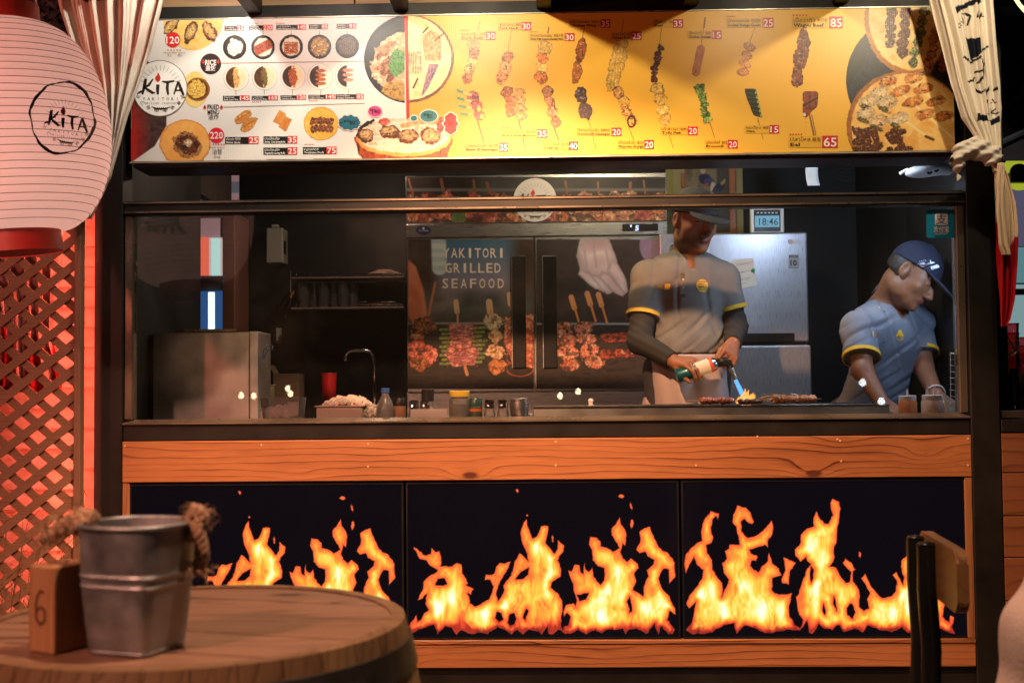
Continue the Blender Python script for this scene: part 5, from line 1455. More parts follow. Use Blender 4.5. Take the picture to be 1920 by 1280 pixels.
cv.paint(cv.Y * -1 + 606 + 0 * cv.X, cv.mix([(34, 24, 22), (52, 40, 34), (22, 18, 16)], 22, 8, .3), 5, False)
cv.paint(np.abs(cv.Y - 607) - 2 + 0 * cv.X, (140, 140, 142), 2, False)
for (x, y) in ((1071, 557), (1101, 550), (1122, 552)):
    cv.paint(cv.seg(x, y, x + 6, y + 20, 5), (214, 140, 84), 1.2, False); cv.paint(cv.seg(x + 6, y + 18, x + 16, y + 52, 2), (206, 120, 60), 1, False)
PK = [(206, 110, 76), (240, 196, 160), (170, 70, 46), (230, 150, 112), (110, 50, 34)]
cv.chunks([(1058, 616, 17, 14, 10), (1060, 640, 20, 13, -8), (1064, 662, 20, 14, 6), (1070, 684, 18, 12, -10)], [PK, PK[1:]], 31, 3, 6, .6)
cv.chunks([(1094, 614, 17, 12, -10), (1100, 634, 20, 12, 12), (1106, 656, 20, 13, -8), (1114, 678, 19, 13, 10)], [PK[1:], PK], 47, 3, 6, .6)
for y in (634, 664): cv.paint(cv.seg(1132, y, 1195, y - 4, 8) + (fbm(cv.X / 5, cv.Y / 4, y) - .5) * 6, cv.food(cv.mix([(120, 40, 24), (206, 90, 50), (70, 24, 18), (170, 60, 36)], 8, y, .4), y, .56), 2, False)
pic2(cv, 'wrap_print', YF, F)
cv = Canvas(762, 332, 1248, 417, 1.1, 3.0)
cv.A[:] = 1; cv.C[:] = cv.mix([(28, 22, 20), (44, 34, 28), (60, 56, 54)], 70, 23)
cv.paint(np.abs(cv.Y - 356) - 3 + 0 * cv.X, (90, 86, 84), 3, False)
for i in range(17):
    x = 775 + 29 * i
    if abs(x - 1003) > 40 and i % 5 not in (1, 3): cv.paint(cv.seg(x - 9 + (i * 7) % 11, 336 + (i * 5) % 9, x, 366, 1.8 + (i % 3) * .5), (122, 76, 54), 1.4, False)
    cv.chunks([(x + random.uniform(-4, 4), 380 - (i % 3) * 4, random.uniform(15, 21), random.uniform(11, 17), random.uniform(-40, 40)), (x + random.uniform(-5, 5), 404, random.uniform(16, 23), random.uniform(12, 17), random.uniform(-40, 40))], [random.choice(MEATS + [[(120, 50, 40), (190, 100, 80)], [(170, 100, 74), (206, 150, 112)]])], i * 5, 4, 7, .56)
cv.paint(cv.ell(860, 400, 14, 22, 0, 4), cv.mix([(70, 90, 50), (110, 130, 70)], 6, 3), 2, False)
fcor = at_np(cv.X, cv.Y, YF); cv.A *= ((fcor[..., 0] > fa.x + .004) & (fcor[..., 0] < fb.x - .004) & (fcor[..., 2] < fa.z - .004) & (fcor[..., 2] > z_sign_b + .004))
pic2(cv, 'sign_print', YF + 0.002, F)
s_ = Sheet(pmap(YF))
for t_, y, x0, x1 in (('YAKITORI', 483, 830, 947), ('GRILLED', 511, 834, 940), ('SEAFOOD', 540, 828, 946)):
    n_ = len(t_)
    for i, ch in enumerate(t_): s_.text(ch, x0 + 7 + (x1 - x0 - 14) * i / (n_ - 1), y, 18.5, (232, 214, 204), 2, 4.5 if ch == 'I' else 11.5, 'C', .012)
s_.obj('wrap_lettering', print_matt, F)
s_ = Sheet(pmap(YF + .002)); s_.disc(1003, 375, 40.5, (210, 200, 192), 2, 41)
kita(s_, lambda x, y: (1003 + 40 * x, 377 + 40 * y), 40, (70, 62, 56)); s_.obj('round_emblem', print_matt, F)
s_ = Sheet(pmap(YF - .004)); s_.disc(794, 432, 14, (24, 30, 78), 0, 8.5); s_.text('KITCHEN', 794, 434, 3, (190, 190, 210), 1, 18, 'C', res=1); s_.disc(794, 428, 2.2, (190, 190, 210), 1)
s_.obj('maker_badge', print_matt, F)
cp = bx(MB(), 1167, 419.5, 1234, 433.5, YF - 0.0065, 0.0024, 0.002).obj('control_display', black_plastic, F)
s_ = Sheet(pmap(YF - .0070)); s_.text('5', 1194, 432, 9.5, (180, 200, 255), 0, 7, 'C', .03, shear=.1); s_.text("'", 1183, 431.5, 9.5, (180, 200, 255), 0, 3, 'C', .03)
s_.obj('display_digits', vcol('blue_led_digits', .3, 2.2), cp)

# --- small silver fridge with clock, note and stickers
YS = 1.24
sa, sb = at(1236, 436, YS), at(1511, 436, YS)
SF = thing('silver_fridge', 'silver two door fridge behind the cook with the blowtorch', 'fridge', ((sa.x + sb.x) / 2, YS, 0.30))
silver = mat('silver_fridge_laminate', (0.36, 0.36, 0.40), 0.33, 0.55, 0.06, 20, 0.03, 160, stretch=(30, 1, 1))
z1, z2, z3_ = oz(436, 1450, YS), oz(641, 1450, YS), oz(647, 1450, YS)
MB().box(sa.x, sb.x + .012, YS + .06, 1.86, 0.33, z1 + .004, 0.006).obj('cabinet', mat('fridge_side_grey', (0.22, 0.22, 0.23), 0.45), SF)
fd = MB().box(sa.x, sb.x + .006, YS, YS + .055, z2, z1, 0.008, 2).obj('freezer_door', silver, SF)
ld_ = MB().box(sa.x, sb.x + .014, YS, YS + .055, 0.36, z3_, 0.008, 2).obj('fridge_door', silver, SF)
MB().box(sa.x + .01, sb.x - .01, YS + .01, YS + .05, z2 + .0005 - .02, z2 - .0005).obj('door_gap', black_plastic, SF)
bx(MB(), 1380, 624, 1490, 641, YS - .002, .004, .001).obj('handle_recess', black_plastic, fd)
s_ = Sheet(pmap(YS)); s_.disc(1482, 453, 5, (190, 130, 100)); s_.disc(1482, 453, 3.6, (150, 146, 150), 1); s_.text('LG', 1489, 457, 7.5, (190, 130, 100), 1, 12); s_.disc(1483, 453, 1.2, (190, 130, 100), 2)
s_.rect(1479, 478, 1497, 503, (70, 66, 66)); s_.rect(1480, 483, 1496, 502, (150, 146, 150), 1); s_.text('10', 1488, 498, 11, (50, 46, 46), 2, 12, 'C', .03); s_.text('WARRANTY', 1488, 482, 2.6, (190, 186, 186), 2, 15, 'C', res=1)
s_.obj('door_stickers', print_matt, fd)
bxn = Sheet(pmap(YS - .001)); bxn.quad([(1372, 488), (1412, 483), (1420, 536), (1378, 542)], (214, 206, 196))
for (y, l) in ((494, 34), (497, 26), (510, 30), (512, 18), (523, 28), (526, 24), (533, 20)): bxn.brush([(1380, y + 1), (1380 + l, y - 3)], .9, (150, 140, 140), 1, 2)
tag(bxn.obj('paper_note', print_matt), 'white paper note pinned to the silver fridge', 'note')
mg = at(1412, 507, YS - .006); tag(MB().lathe([(0.009, 0), (0.009, .004), (.006, .006)], mg, 14, axis=Matrix.Rotation(R(90), 3, 'X')).obj('fridge_magnet', mat('green_magnet', (0.02, 0.22, 0.08), 0.35), None, 30), 'round green magnet on the paper note', 'magnet')
YC = 1.10 + 0.18
CK = thing('digital_clock', 'white framed digital clock standing on the silver fridge', 'clock', (at(1442, 436, YC).x, YC, z1 + .004))
ca, cb = at(1408, 435, YC), at(1470, 387, YC); zc = z1 + .0045
MB().box(ca.x, cb.x, YC, YC + .03, zc, cb.z, .004, 2).obj('case', white_plastic, CK)
bx(MB(), 1414, 393, 1463, 434, YC - .0025, .002, .001).obj('face', black_plastic, CK)
lc = bx(MB(), 1416, 404, 1461, 426, YC - .004, .0014, 0).obj('screen', glow('lcd_backlight', (0.25, 0.55, 0.75), 0.75), CK)
s_ = Sheet(pmap(YC - .0042)); s_.text('18:46', 1441, 422, 13.5, (34, 66, 92), 0, 36, 'C', .006)
for q in range(6): s_.rect(1419 + 7 * q, 398, 1423 + 7 * q, 400, (200, 200, 200))
s_.obj('clock_digits', print_matt, CK)

# --- framed picture and pale wall patch
YW = 1.88
WP = thing('framed_picture', 'framed figure print hanging high beside the fridge', 'picture', (at(1325, 380, YW).x, YW, at(1325, 440, YW).z))
bx(MB(), 1254, 300, 1392, 441, YW, .016, .001).obj('backing', mat('olive_mount', (0.34, 0.28, 0.12), 0.6, 0, .2, 5), WP)
for q in ((1369, 296, 1379, 441), (1278, 324, 1284, 352), (1254, 437, 1368, 440)): bx(MB(), *q, YW - .014, .012, .002).obj('frame_bar', mat('gilt_frame' + str(q[0]), (0.36, 0.13, 0.04), 0.4, 0, .2), WP)
cv = Canvas(1284, 305, 1368, 436, 1.2); cv.A[:] = 1; cv.C[:] = cv.mix([(120, 104, 76), (150, 130, 96), (96, 84, 60)], 30, 3)
cv.paint(1344 - cv.X + 0 * cv.Y, (84, 78, 66), 1.5, False)
for (x, y, rx, ry, a, c) in ((1322, 336, 13, 10, 20, (40, 44, 76)), (1318, 318, 5, 8, 0, (206, 180, 140)), (1330, 342, 10, 8, 0, (70, 76, 120)), (1324, 346, 5, 2.4, 0, (206, 80, 70)), (1337, 352, 5, 12, 0, (226, 206, 170)), (1348, 352, 10, 8, -20, (44, 48, 70)), (1342, 358, 7, 5, 0, (60, 64, 90)), (1356, 342, 7, 3, -50, (190, 160, 110))): cv.paint(cv.ell(x, y, rx, ry, a, 1.2, x), c, 1.5, False)
pic2(cv, 'picture_print', YW, WP)
bx(MB(), 1250, 300, 1262, 460, 1.87, .01, 0).obj('olive_strip', mat('olive_paint', (0.30, 0.25, 0.06), 0.6), K)

# --- wall dispenser
YD = 1.78
DP = thing('soap_dispenser', 'grey wall box hanging above the sink shelf', 'dispenser', (at(520, 495, YD).x, YD, at(520, 495, YD).z))
bx(MB(), 499, 427, 530, 493, YD, .12, .004).obj('case', grey_plastic, DP)
bx(MB(), 509, 420.5, 521, 426.6, YD + .02, .03, .002).obj('cap', grey_plastic, DP)
bx(MB(), 530.2, 450, 532, 476, YD + .02, .06, 0).obj('sight_slot', black_plastic, DP)

# --- wire shelf with glasses and a lidded pot
YR = 1.72
WS = thing('wire_shelf', 'two tier wire shelf on the wall over the sink', 'shelf', (at(650, 520, YR).x, YR, at(650, 580, YR).z))
rosy = mat('shelf_steel', (0.42, 0.33, 0.31), 0.35, .7, .1)
for (yt, yb) in ((517, 523), (574, 580)):
    a, b = at(545, yb, YR), at(757, yt, YR)
    MB().box(a.x, b.x, YR, YR + .16, a.z, b.z, .002).obj('tier', rosy, WS)
    for x in (556, 608, 662, 715):
        q = [at(x, yt - .5, YR), at(x, yt - 8, YR), at(x + 26, yt - 8, YR), at(x + 26, yt - .5, YR)]
        MB().tube(q, .0022, 6).obj('guard_wire', chrome, WS)
    q = [at(545, yt - 3, YR), at(757, yt - 3, YR)]; MB().tube(q, .0018, 6).obj('rail_wire', chrome, WS)
for x in (545, 757): MB().tube([at(x, 507, YR - .003), at(x, 582, YR - .003)], .0025, 6).obj('end_wire', chrome, WS)
zt = at(650, 574, YR).z + .0008
gl0 = None
for i, x in enumerate((569, 588, 607, 626, 644, 661)):
    p = at(x, 574, YR + .06); loc = (p.x, YR + .06 + (i % 2) * .03, zt)
    if gl0 is None:
        gl0 = thing('tumbler', '', 'glass', loc, 'tumblers on the lower shelf'); gl0['label'] = 'clear tumbler nearest the tongs on the lower wire shelf'
        MB().lathe([(.024, 0), (.028, .04), (.033, .125), (.0315, .125), (.026, .04), (.022, .008), (0, .008)], loc, 20, cap=False).obj('cup', cup_glass, gl0, 40)
    else: dup(gl0, loc, ['', 'clear tumbler second along the lower wire shelf', 'clear tumbler third along the lower wire shelf', 'clear tumbler fourth along the lower wire shelf', 'clear tumbler fifth along the lower wire shelf', 'clear tumbler nearest the lidded pot'][i])
p = at(722, 517, YR + .08); zp = at(700, 517, YR).z + .001
PT = thing('lidded_pot', 'beige lidded pot on the upper wire shelf', 'pot', (p.x, YR + .08, zp))
beige = mat('beige_enamel', (0.46, 0.26, 0.20), 0.4)
MB().lathe([(.075, 0), (.078, .012)], (p.x, YR + .08, zp), 28).obj('pot_body', beige, PT, 40)
MB().lathe([(.086, .0125), (.084, .018), (.05, .030), (.035, .036), (0, .037)], (p.x, YR + .08, zp), 28).obj('lid', beige, PT, 40)
MB().tube([(p.x - .018, YR + .08, zp + .036), (p.x - .018, YR + .08, zp + .05), (p.x + .018, YR + .08, zp + .05), (p.x + .018, YR + .08, zp + .036)], .0022, 6).obj('lid_handle', black_plastic, PT)
p = at(712, 574, YR + .07)
tag(MB().lathe([(.03, 0), (.056, .018), (.058, .02), (.054, .018), (.028, .004), (0, .004)], (p.x, YR + .07, zt), 28, cap=False).obj('red_plate', mat('red_plastic', (0.45, 0.03, 0.03), .35), None, 40), 'small red plate on the lower wire shelf', 'plate')
TG = thing('tongs', 'steel tongs hanging from the wire shelf end', 'tongs', (at(536, 560, YR).x, YR - .01, at(536, 600, YR).z))
for q in (((547, 548), (522, 585)), ((549, 552), (534, 597))): MB().tube([at(*q[0], YR - .006), at(*q[1], YR - .006)], .003, 6, flat=.5).obj('arm', chrome, TG)
MB().tube([at(551, 545, YR - .006), at(545, 557, YR - .006)], .005, 6).obj('grip', mat('ochre_grip', (.35, .15, .04), .4), TG)

# --- sink tap, cups and tubs on the back worktop
YT2 = 1.55; ZB = 1.0605
TP = thing('kitchen_tap', 'swan neck chrome tap standing by the fridge', 'tap', (at(703, 740, YT2).x, YT2, ZB))
pth = [at(703, 741, YT2), at(702, 690, YT2), at(700, 668, YT2), at(694, 659, YT2), at(684, 657, YT2), at(662, 656.5, YT2), at(653, 659, YT2), at(648, 667, YT2), at(647.5, 676, YT2)]
pth[0].z = ZB
MB().tube(pth, [.010, .0085, .008, .008, .008, .008, .008, .008, .010], 10).obj('spout', chrome, TP, True)
MB().lathe([(.016, 0), (.016, .02), (.011, .035)], (pth[0].x, YT2, ZB), 16).obj('base_nut', chrome, TP, 40)
YQ = 1.42
p = at(617, 741, YQ); zq = ZB
RC = thing('red_cup', 'red plastic cup beside the sink', 'cup', (p.x, YQ, zq))
hh = at(617, 700, YQ).z - zq
MB().lathe([(.024, 0), (.036, hh), (.0345, hh), (.023, .003), (0, .003)], (p.x, YQ, zq), 24, cap=False).obj('cup_body', mat('red_cup_plastic', (.42, .012, .02), .35), RC, 40)
MB().tube([(p.x + .0365 * math.cos(a), YQ + .0365 * math.sin(a), zq + hh) for a in [2 * math.pi * i / 24 for i in range(24)]], .0018, 6, closed=True).obj('rim', mat('red_rim', (.5, .04, .04), .35), RC, True)
p = at(501, 741, 1.40); hh = at(501, 722, 1.4).z - ZB
PB = thing('ribbed_tub', 'pale green ribbed tub at the end of the back worktop', 'tub', (p.x, 1.40, ZB))
MB().lathe([(.026, 0)] + [(.026 + .009 * i / 12 + (.001 if i % 2 else 0), hh * i / 12) for i in range(1, 13)] + [(.031, hh), (.024, .01)], (p.x, 1.40, ZB), 24, cap=False).obj('tub_body', mat('pale_green_plastic', (.30, .28, .18), .5), PB, 40)
MB().tube([(p.x + .038 * math.cos(a), 1.40 + .038 * math.sin(a), ZB + hh) for a in [2 * math.pi * i / 24 for i in range(24)]], .003, 6, closed=True).obj('rim', mat('pale_green_rim', (.34, .32, .22), .5), PB, True)
p0, p1 = at(512, 741, 1.62), at(560, 700, 1.62)
DB = thing('cardboard_box', 'open brown cardboard box behind the green tub', 'box', ((p0.x + p1.x) / 2, 1.62, ZB))
card = mat('brown_card', (.16, .10, .065), .8)
MB().box(p0.x, p1.x, 1.62, 1.76, ZB, p1.z, .001).obj('box_body', card, DB)
MB().hexa([(p0.x, 1.621, p1.z + .001), (p0.x + .003, 1.621, p1.z + .001), (p0.x + .003, 1.74, p1.z + .001), (p0.x, 1.74, p1.z + .001), (p0.x - .02, 1.60, p1.z + .045), (p0.x - .017, 1.60, p1.z + .045), (p0.x - .017, 1.74, p1.z + .04), (p0.x - .02, 1.74, p1.z + .04)]).obj('flap', card, DB)

# --- steel fryer cabinet on the counter with a tray on top
YB = 0.40; ZC = 1.1395
ca, cb = at(281, 785, YB), at(484, 622, YB)
CB = thing('steel_cabinet', 'scuffed steel cabinet at the window end of the counter', 'cabinet', ((ca.x + cb.x) / 2, YB, ZC))
xm = at(468, 700, YB).x
MB().box(at(286, 700, YB).x, xm, YB, YB + .21, ZC, cb.z, .004).obj('cabinet_body', dull_steel, CB)
MB().box(xm + .001, cb.x, YB - .006, YB + .21, ZC, cb.z + .002, .003).obj('side_rail', dull_steel, CB)
MB().box(at(272, 700, YB).x, at(285, 700, YB).x, YB + .01, YB + .20, ZC, cb.z - .006, .003).obj('end_panel', black_plastic, CB)
nt_ = Sheet(pmap(YB - .001)); nt_.quad([(348, 682), (424, 671), (452, 744), (352, 747)], (96, 90, 84)); 
ta, tb = at(322, 620, YB), at(440, 612, YB)
TR = thing('baking_tray', 'black edged tray lying on the steel cabinet', 'tray', ((ta.x + tb.x) / 2, YB + .03, cb.z + .0025))
MB().box(ta.x, tb.x, YB + .03, YB + .18, cb.z + .003, cb.z + .008).obj('tray_base', black_plastic, TR)
MB().box(ta.x, tb.x, YB + .022, YB + .029, cb.z + .003, cb.z + .014, .002).obj('tray_lip', mat('brass_lip', (.30, .24, .12), .3, .8), TR)
UT = thing('utensil_hooks', 'blue handled utensils hanging beside the steel cabinet', 'utensils', (cb.x + .02, YB + .1, at(490, 720, YB).z))
for q in ([(487, 712), (488, 680), (497, 662), (500, 648), (507, 645), (512, 649), (510, 655)], [(488, 680), (490, 668), (496, 652)]): MB().tube([at(*k_, YB + .08) for k_ in q], .0022, 6).obj('hook_wire', chrome, UT)
for q in (((488, 676), (502, 655)),): MB().tube([at(*k_, YB + .075) for k_ in q], .005, 8).obj('handle_grip', mat('blue_grip', (.03, .07, .16), .4), UT)

# --- tubs, bag and bottles along the glass
def lathe_thing(name, label, cat, px, y_top, Y, parts, group=None, zb=ZC):
    """parts: (name, [(radius px, y px)], material); stands on the counter"""
    p = at(px, 780, Y); k = (Y - CAMP.y) / FPX
    t = thing(name, label, cat, (p.x, Y, zb), group)
    yb = 0
    for (nm, prof, m) in parts:
        MB().lathe([(r * k, h * k) for r, h in prof], (p.x, Y, zb), 28, cap=True).obj(nm, m, t, 40)
    return t


YG = 0.14
# clear takeaway box with paper inside
a, b = at(489, 790, .16), at(562, 745, .16)
TB = thing('clear_takeaway_tub', 'clear plastic tub with a folded paper beside the steel cabinet', 'tub', ((a.x + b.x) / 2, .16, ZC))
m = MB(); i_ = .006
m.hexa([(a.x + .01, .16, ZC), (b.x - .01, .16, ZC), (b.x - .01, .27, ZC), (a.x + .01, .27, ZC), (a.x, .15, b.z), (b.x, .15, b.z), (b.x, .28, b.z), (a.x, .28, b.z)])

m.obj('tub_body', clear_plastic, TB)
q = MB(); q.hexa([(at(540, 0, .2).x, .19, ZC + .03), (at(559, 0, .2).x, .19, ZC + .03), (at(559, 0, .2).x, .196, ZC + .03), (at(540, 0, .2).x, .196, ZC + .03), (at(537, 0, .2).x, .20, b.z - .004), (at(559, 0, .2).x, .20, b.z - .008), (at(559, 0, .2).x, .206, b.z - .008), (at(537, 0, .2).x, .206, b.z - .004)])
q.obj('folded_paper', paper, TB)
# ribbed white tray with a bag
a, b = at(590, 790, .13), at(681, 760, .13)
RT = thing('ribbed_white_tray', 'white ribbed plastic tray holding a crumpled bag', 'tray', ((a.x + b.x) / 2, .13, ZC))
m = MB(); n_ = 34
m.box(a.x + .006, b.x - .006, .132, .25, ZC, b.z - .004, .002)
m.obj('tray_body', mat('cream_plastic', (.62, .50, .42), .45), RT)
for i in range(n_):
    x = a.x + .008 + (b.x - a.x - .016) * (i + .5) / n_
    if i == 0: rb0 = MB().box(x - .0014, x + .0014, .129, .1315, ZC + .003, b.z - .012).obj('rib', mat('cream_plastic_rib', (.62, .50, .42), .45), RT); x00 = x
    else:
        o = rb0.copy(); COL.objects.link(o); o.location.x = x - x00
MB().box(a.x, b.x, .124, .256, b.z - .0035, b.z, .001).obj('tray_lip', mat('cream_plastic_lip', (.64, .52, .44), .4), RT)


def crumple(name, label, px0, px1, yt, yb, Y, m, seed, dep=.05):
    k = (Y - CAMP.y) / FPX; cx = at((px0 + px1) / 2, yb, Y); rx = (px1 - px0) / 2 * k; rz = (yb - yt) * k
    S_ = Sculpt((cx.x - rx - .02, Y - dep - .02, cx.z - .015), (cx.x + rx + .02, Y + dep + .02, cx.z + rz + .03), .003)
    rn = random.Random(seed)
    for i in range(9):
        t_ = i / 8; S_.ell((cx.x - rx * .8 + 1.6 * rx * t_, Y + rn.uniform(-.4, .4) * dep, cx.z + rz * .30 * (1 - abs(2 * t_ - 1)) + rn.uniform(0, .2) * rz), (rx * .38, dep * .7, rz * rn.uniform(.3, .62)), k=.012)
    S_.warp(lambda X, Y_, Z: .0045 * np.sin(X * 160 + 40 * Z + 8 * np.sin(Y_ * 90)) * np.sin(Z * 190 + X * 70) + .003 * np.abs(np.sin(X * 230 - Z * 150)))
    S_.clip((0, 0, cx.z - .002), (0, 0, -1))
    return tag(S_.obj(name, m), label, 'bag')


crumple('tissue_paper', 'crumpled white paper stuffed in the clear takeaway tub', 494, 552, 754, 784, .215, mat('tissue', (.72, .66, .60), .85, 0, .06), 21, .035)
bpy.data.objects['tissue_paper']['category'] = 'paper'
bagm = mat('thin_white_bag', (.60, .50, .44), .4, 0, .1, 30, .2, 200)
crumple('plastic_bag', 'crumpled white plastic bag lying in the ribbed tray', 612, 690, 738, 760, .19, bagm, 4)
crumple('plastic_bag', 'crumpled greyish plastic bag slumped beside the blue capped bottle', 674, 712, 752, 786, .20, mat('grey_bag', (.34, .29, .26), .4, 0, .2, 30, .2, 200), 9)
# bottles and shakers, from the tub end to the canister
lathe_thing('water_bottle', 'clear water bottle with a blue cap', 'bottle', 722.5, 724, YG, [('bottle_body', [(17, 0), (17.5, 16), (17, 30), (13, 42), (7, 53), (6.6, 58)], jar_glass), ('cap', [(8, 58.2), (8, 66.5), (6.5, 67)], mat('blue_cap', (.03, .10, .30), .35))])
lathe_thing('spice_jar', 'spice jar with brown powder and a black lid', 'jar', 749, 737, YG + .02, [('jar_body', [(11.5, 0), (12, 3), (12, 33)], mat('brown_powder', (.26, .13, .07), .7)), ('lid', [(11.8, 33.5), (11.8, 47), (11, 48)], black_plastic)])
sh0 = None
for (px, Y, lb) in ((776, YG, 'glass salt shaker beside the black capped grinder'), (797, YG + .03, 'glass shaker half hidden behind the yellow lidded jar'), (918, YG, 'empty glass shaker beside the green lidded jar'), (943, YG - .01, 'steel topped glass shaker next to the steel canister')):
    k = (Y - CAMP.y) / FPX; p = at(px, 780, Y)
    if sh0 is None:
        sh0 = thing('glass_shaker', lb, 'shaker', (p.x, Y, ZC), 'glass shakers on the counter'); kk = k
        MB().lathe([(10.5 * k, 0), (11.5 * k, 3 * k), (11 * k, 18 * k), (8.5 * k, 27 * k)], (p.x, Y, ZC), 20).obj('glass_body', jar_glass, sh0, 40)
        MB().lathe([(9 * k, 27.3 * k), (9.5 * k, 33 * k), (8.5 * k, 35 * k), (9.5 * k, 40 * k), (7 * k, 43.5 * k), (0, 44.5 * k)], (p.x, Y, ZC), 20).obj('metal_top', chrome, sh0, 40)
        MB().lathe([(9.3 * k, .5 * k), (10 * k, 3 * k), (9.6 * k, 13 * k)], (p.x, Y, ZC), 16).obj('salt', mat('salt', (.55, .5, .45), .8), sh0, 40)
    else: dup(sh0, (p.x, Y, ZC), lb)
lathe_thing('pepper_grinder', 'pepper grinder with a tall black cap', 'grinder', 803 - 1, 722, YG + .06, [('grinder_body', [(11, 0), (11, 40)], jar_glass), ('label_band', [(11.3, 5), (11.3, 30)], mat('grinder_label', (.36, .30, .28), .6)), ('cap', [(11.5, 40.5), (12, 62), (11, 63)], black_plastic)])
lathe_thing('yellow_lid_jar', 'square shouldered jar of green seasoning with a yellow lid', 'jar', 862, 724, YG, [('jar_body', [(19, 0), (19.5, 3), (19.5, 44), (15, 49)], jar_glass), ('seasoning', [(18.6, 1), (18.8, 36)], mat('green_seasoning', (.13, .14, .04), .8, 0, .3, 60)), ('lid', [(19, 49.4), (19.5, 51), (19.5, 60), (18, 61)], mat('yellow_lid', (.58, .42, .05), .4))])
lathe_thing('green_lid_jar', 'spice jar with a dark green lid and printed label', 'jar', 892, 736, YG, [('jar_body', [(11.5, 0), (12, 2), (12, 31)], jar_glass), ('label_band', [(12.3, 6), (12.3, 30)], mat('dark_label', (.05, .07, .05), .5)), ('flavour_mark', [(12.5, 22), (12.5, 27)], mat('orange_mark', (.5, .14, .03), .5)), ('lid', [(12.4, 31.5), (12.6, 44), (11, 47), (0, 47.5)], mat('green_lid', (.02, .06, .05), .3))])
lathe_thing('steel_canister', 'brushed steel canister beside the grill', 'canister', 974, 737, YG, [('canister_body', [(16.5, 0), (17, 1), (17, 28)], steel), ('ring', [(17.4, 28.2), (17.6, 30), (17.4, 32), (17.6, 35), (17.4, 38)], steel), ('lid', [(16.4, 38.2), (16.2, 45), (15, 46), (0, 46)], steel)])
cl_ = Sheet(lambda px, py, layer=0: at_np(px, py, YG - .05)); cl_.quad([(770, 767), (838, 766), (838, 789), (770, 789)], (190, 176, 168))
tag(cl_.obj('folded_napkin', paper), 'folded white napkin lying against the glass under the shakers', 'napkin')
so = bpy.data.objects['folded_napkin'].modifiers.new('thickness', 'SOLIDIFY'); so.thickness = .003
NP = lathe_thing('napkin_cup', 'small cup with a twisted white napkin by the grill end', 'cup', 1108, 735, .3, [('cup_body', [(9, 0), (11, 14)], mat('blue_cup', (.05, .06, .14), .4)), ('napkin', [(8, 14.2), (7, 24), (4, 32), (5.5, 38), (2, 42)], paper)])

# --- grill with skewers
YGa, YGb = 0.16, 0.52
GR = thing('grill', 'long dark steel grill along the counter in front of the cooks', 'grill', (0.9, YGa, ZC))
ga, gb = at(1000, 764, YGa).x, at(1668, 760, YGa).x
zg = at(1300, 763, YGa).z
MB().box(ga, gb, YGa, YGa + .012, ZC, zg, .002).obj('grill_wall', dull_steel, GR)
MB().box(ga, gb, YGb, YGb + .012, ZC, zg + .004, .002).obj('grill_wall', dull_steel, GR)
MB().box(ga, gb, YGa + .013, YGb - .001, ZC, ZC + .012).obj('fire_bed', black_plastic, GR)
MB().box(ga, gb, YGa - .004, YGa + .016, zg + .0005, zg + .006, .001).obj('grill_rail', mat('greasy_steel', (.12, .10, .08), .3, .8, .3, 9), GR)
MB().tube([(ga, YGa + .10, zg + .002), (gb, YGa + .10, zg + .002)], .005, 8).obj('cross_rod', dark_iron, GR)
MB().tube([(ga, YGb - .06, zg + .002), (gb, YGb - .06, zg + .002)], .005, 8).obj('cross_rod', dark_iron, GR)
MB().box(ga - .05, ga - .002, YGa + .02, YGb - .02, ZC, ZC + .03, .003).obj('end_tray', dull_steel, GR)
for i in range(60):
    x = ga + (gb - ga) * (i + .5) / 60
    if i == 0: gb0 = MB().tube([(x, YGa + .02, zg - .002), (x, YGb - .005, zg - .002)], .0022, 6).obj('grate_bar', dark_iron, GR); x00 = x
    else: o = gb0.copy(); COL.objects.link(o); o.location.x = x - x00


def grill_skewer(name, label, x0, x1, yb, yt, Y, pal, n_, seed, fringe=False):
    k = (Y - CAMP.y) / FPX; a, b = at(x0, yb, Y), at(x1, yb, Y); zb = zg + .0075
    t = thing(name, label, 'skewer', ((a.x + b.x) / 2, Y, zb))
    hz = (yb - yt) * k / 2; rn = random.Random(seed)
    S_ = Sculpt((a.x - .03, Y - .05, zb - .01), (b.x + .03, Y + .05, zb + 2 * hz + .03), .003)
    for i in range(n_):
        x = a.x + (b.x - a.x) * (i + .5) / n_
        S_.ell((x, Y + rn.uniform(-.006, .006), zb + hz * .95), ((b.x - a.x) / n_ * .62, .022, hz * rn.uniform(.8, 1.05)), k=.006)
    S_.warp(lambda X, Y_, Z: .0022 * np.sin(X * 400 + 60 * Z) * np.sin(Y_ * 300) + .0016 * np.sin(X * 900 + Y_ * 500 + Z * 700))
    P_ = lin(np.array(pal, float))

    def cf(P):
        n1 = fbm(P[:, 0] * 120, P[:, 1] * 120 + P[:, 2] * 200, seed); n1 = np.clip((n1 - .3) / .4, 0, .999) * (len(P_) - 1); i0 = n1.astype(int); f = (n1 - i0)[:, None]
        return P_[i0] * (1 - f) + P_[np.minimum(i0 + 1, len(P_) - 1)] * f
    S_.obj('meat', vcol('grilled_meat_' + str(seed), .35, 0, .6, .3), t, cf)
    MB().tube([(a.x - .05, Y, zb + hz), (b.x + .02, Y, zb + hz)], .0016, 6).obj('stick', mat('bamboo_stick', (.42, .26, .12), .6), t)
    if fringe:
        g_ = MB()
        for i in range(70):
            x = a.x + rn.uniform(-.02, .12); p = Vector((x, Y + rn.uniform(-.025, .01), zb + hz * rn.uniform(.5, 1.9)))
            g_.tube([p, p + Vector((rn.uniform(-.035, -.01), rn.uniform(-.015, .005), rn.uniform(-.008, .012)))], [.0013, .0018], 4)
        g_.obj('mushroom_threads', mat('enoki', (.55, .30, .12), .5), t, kind='stuff')
    return t


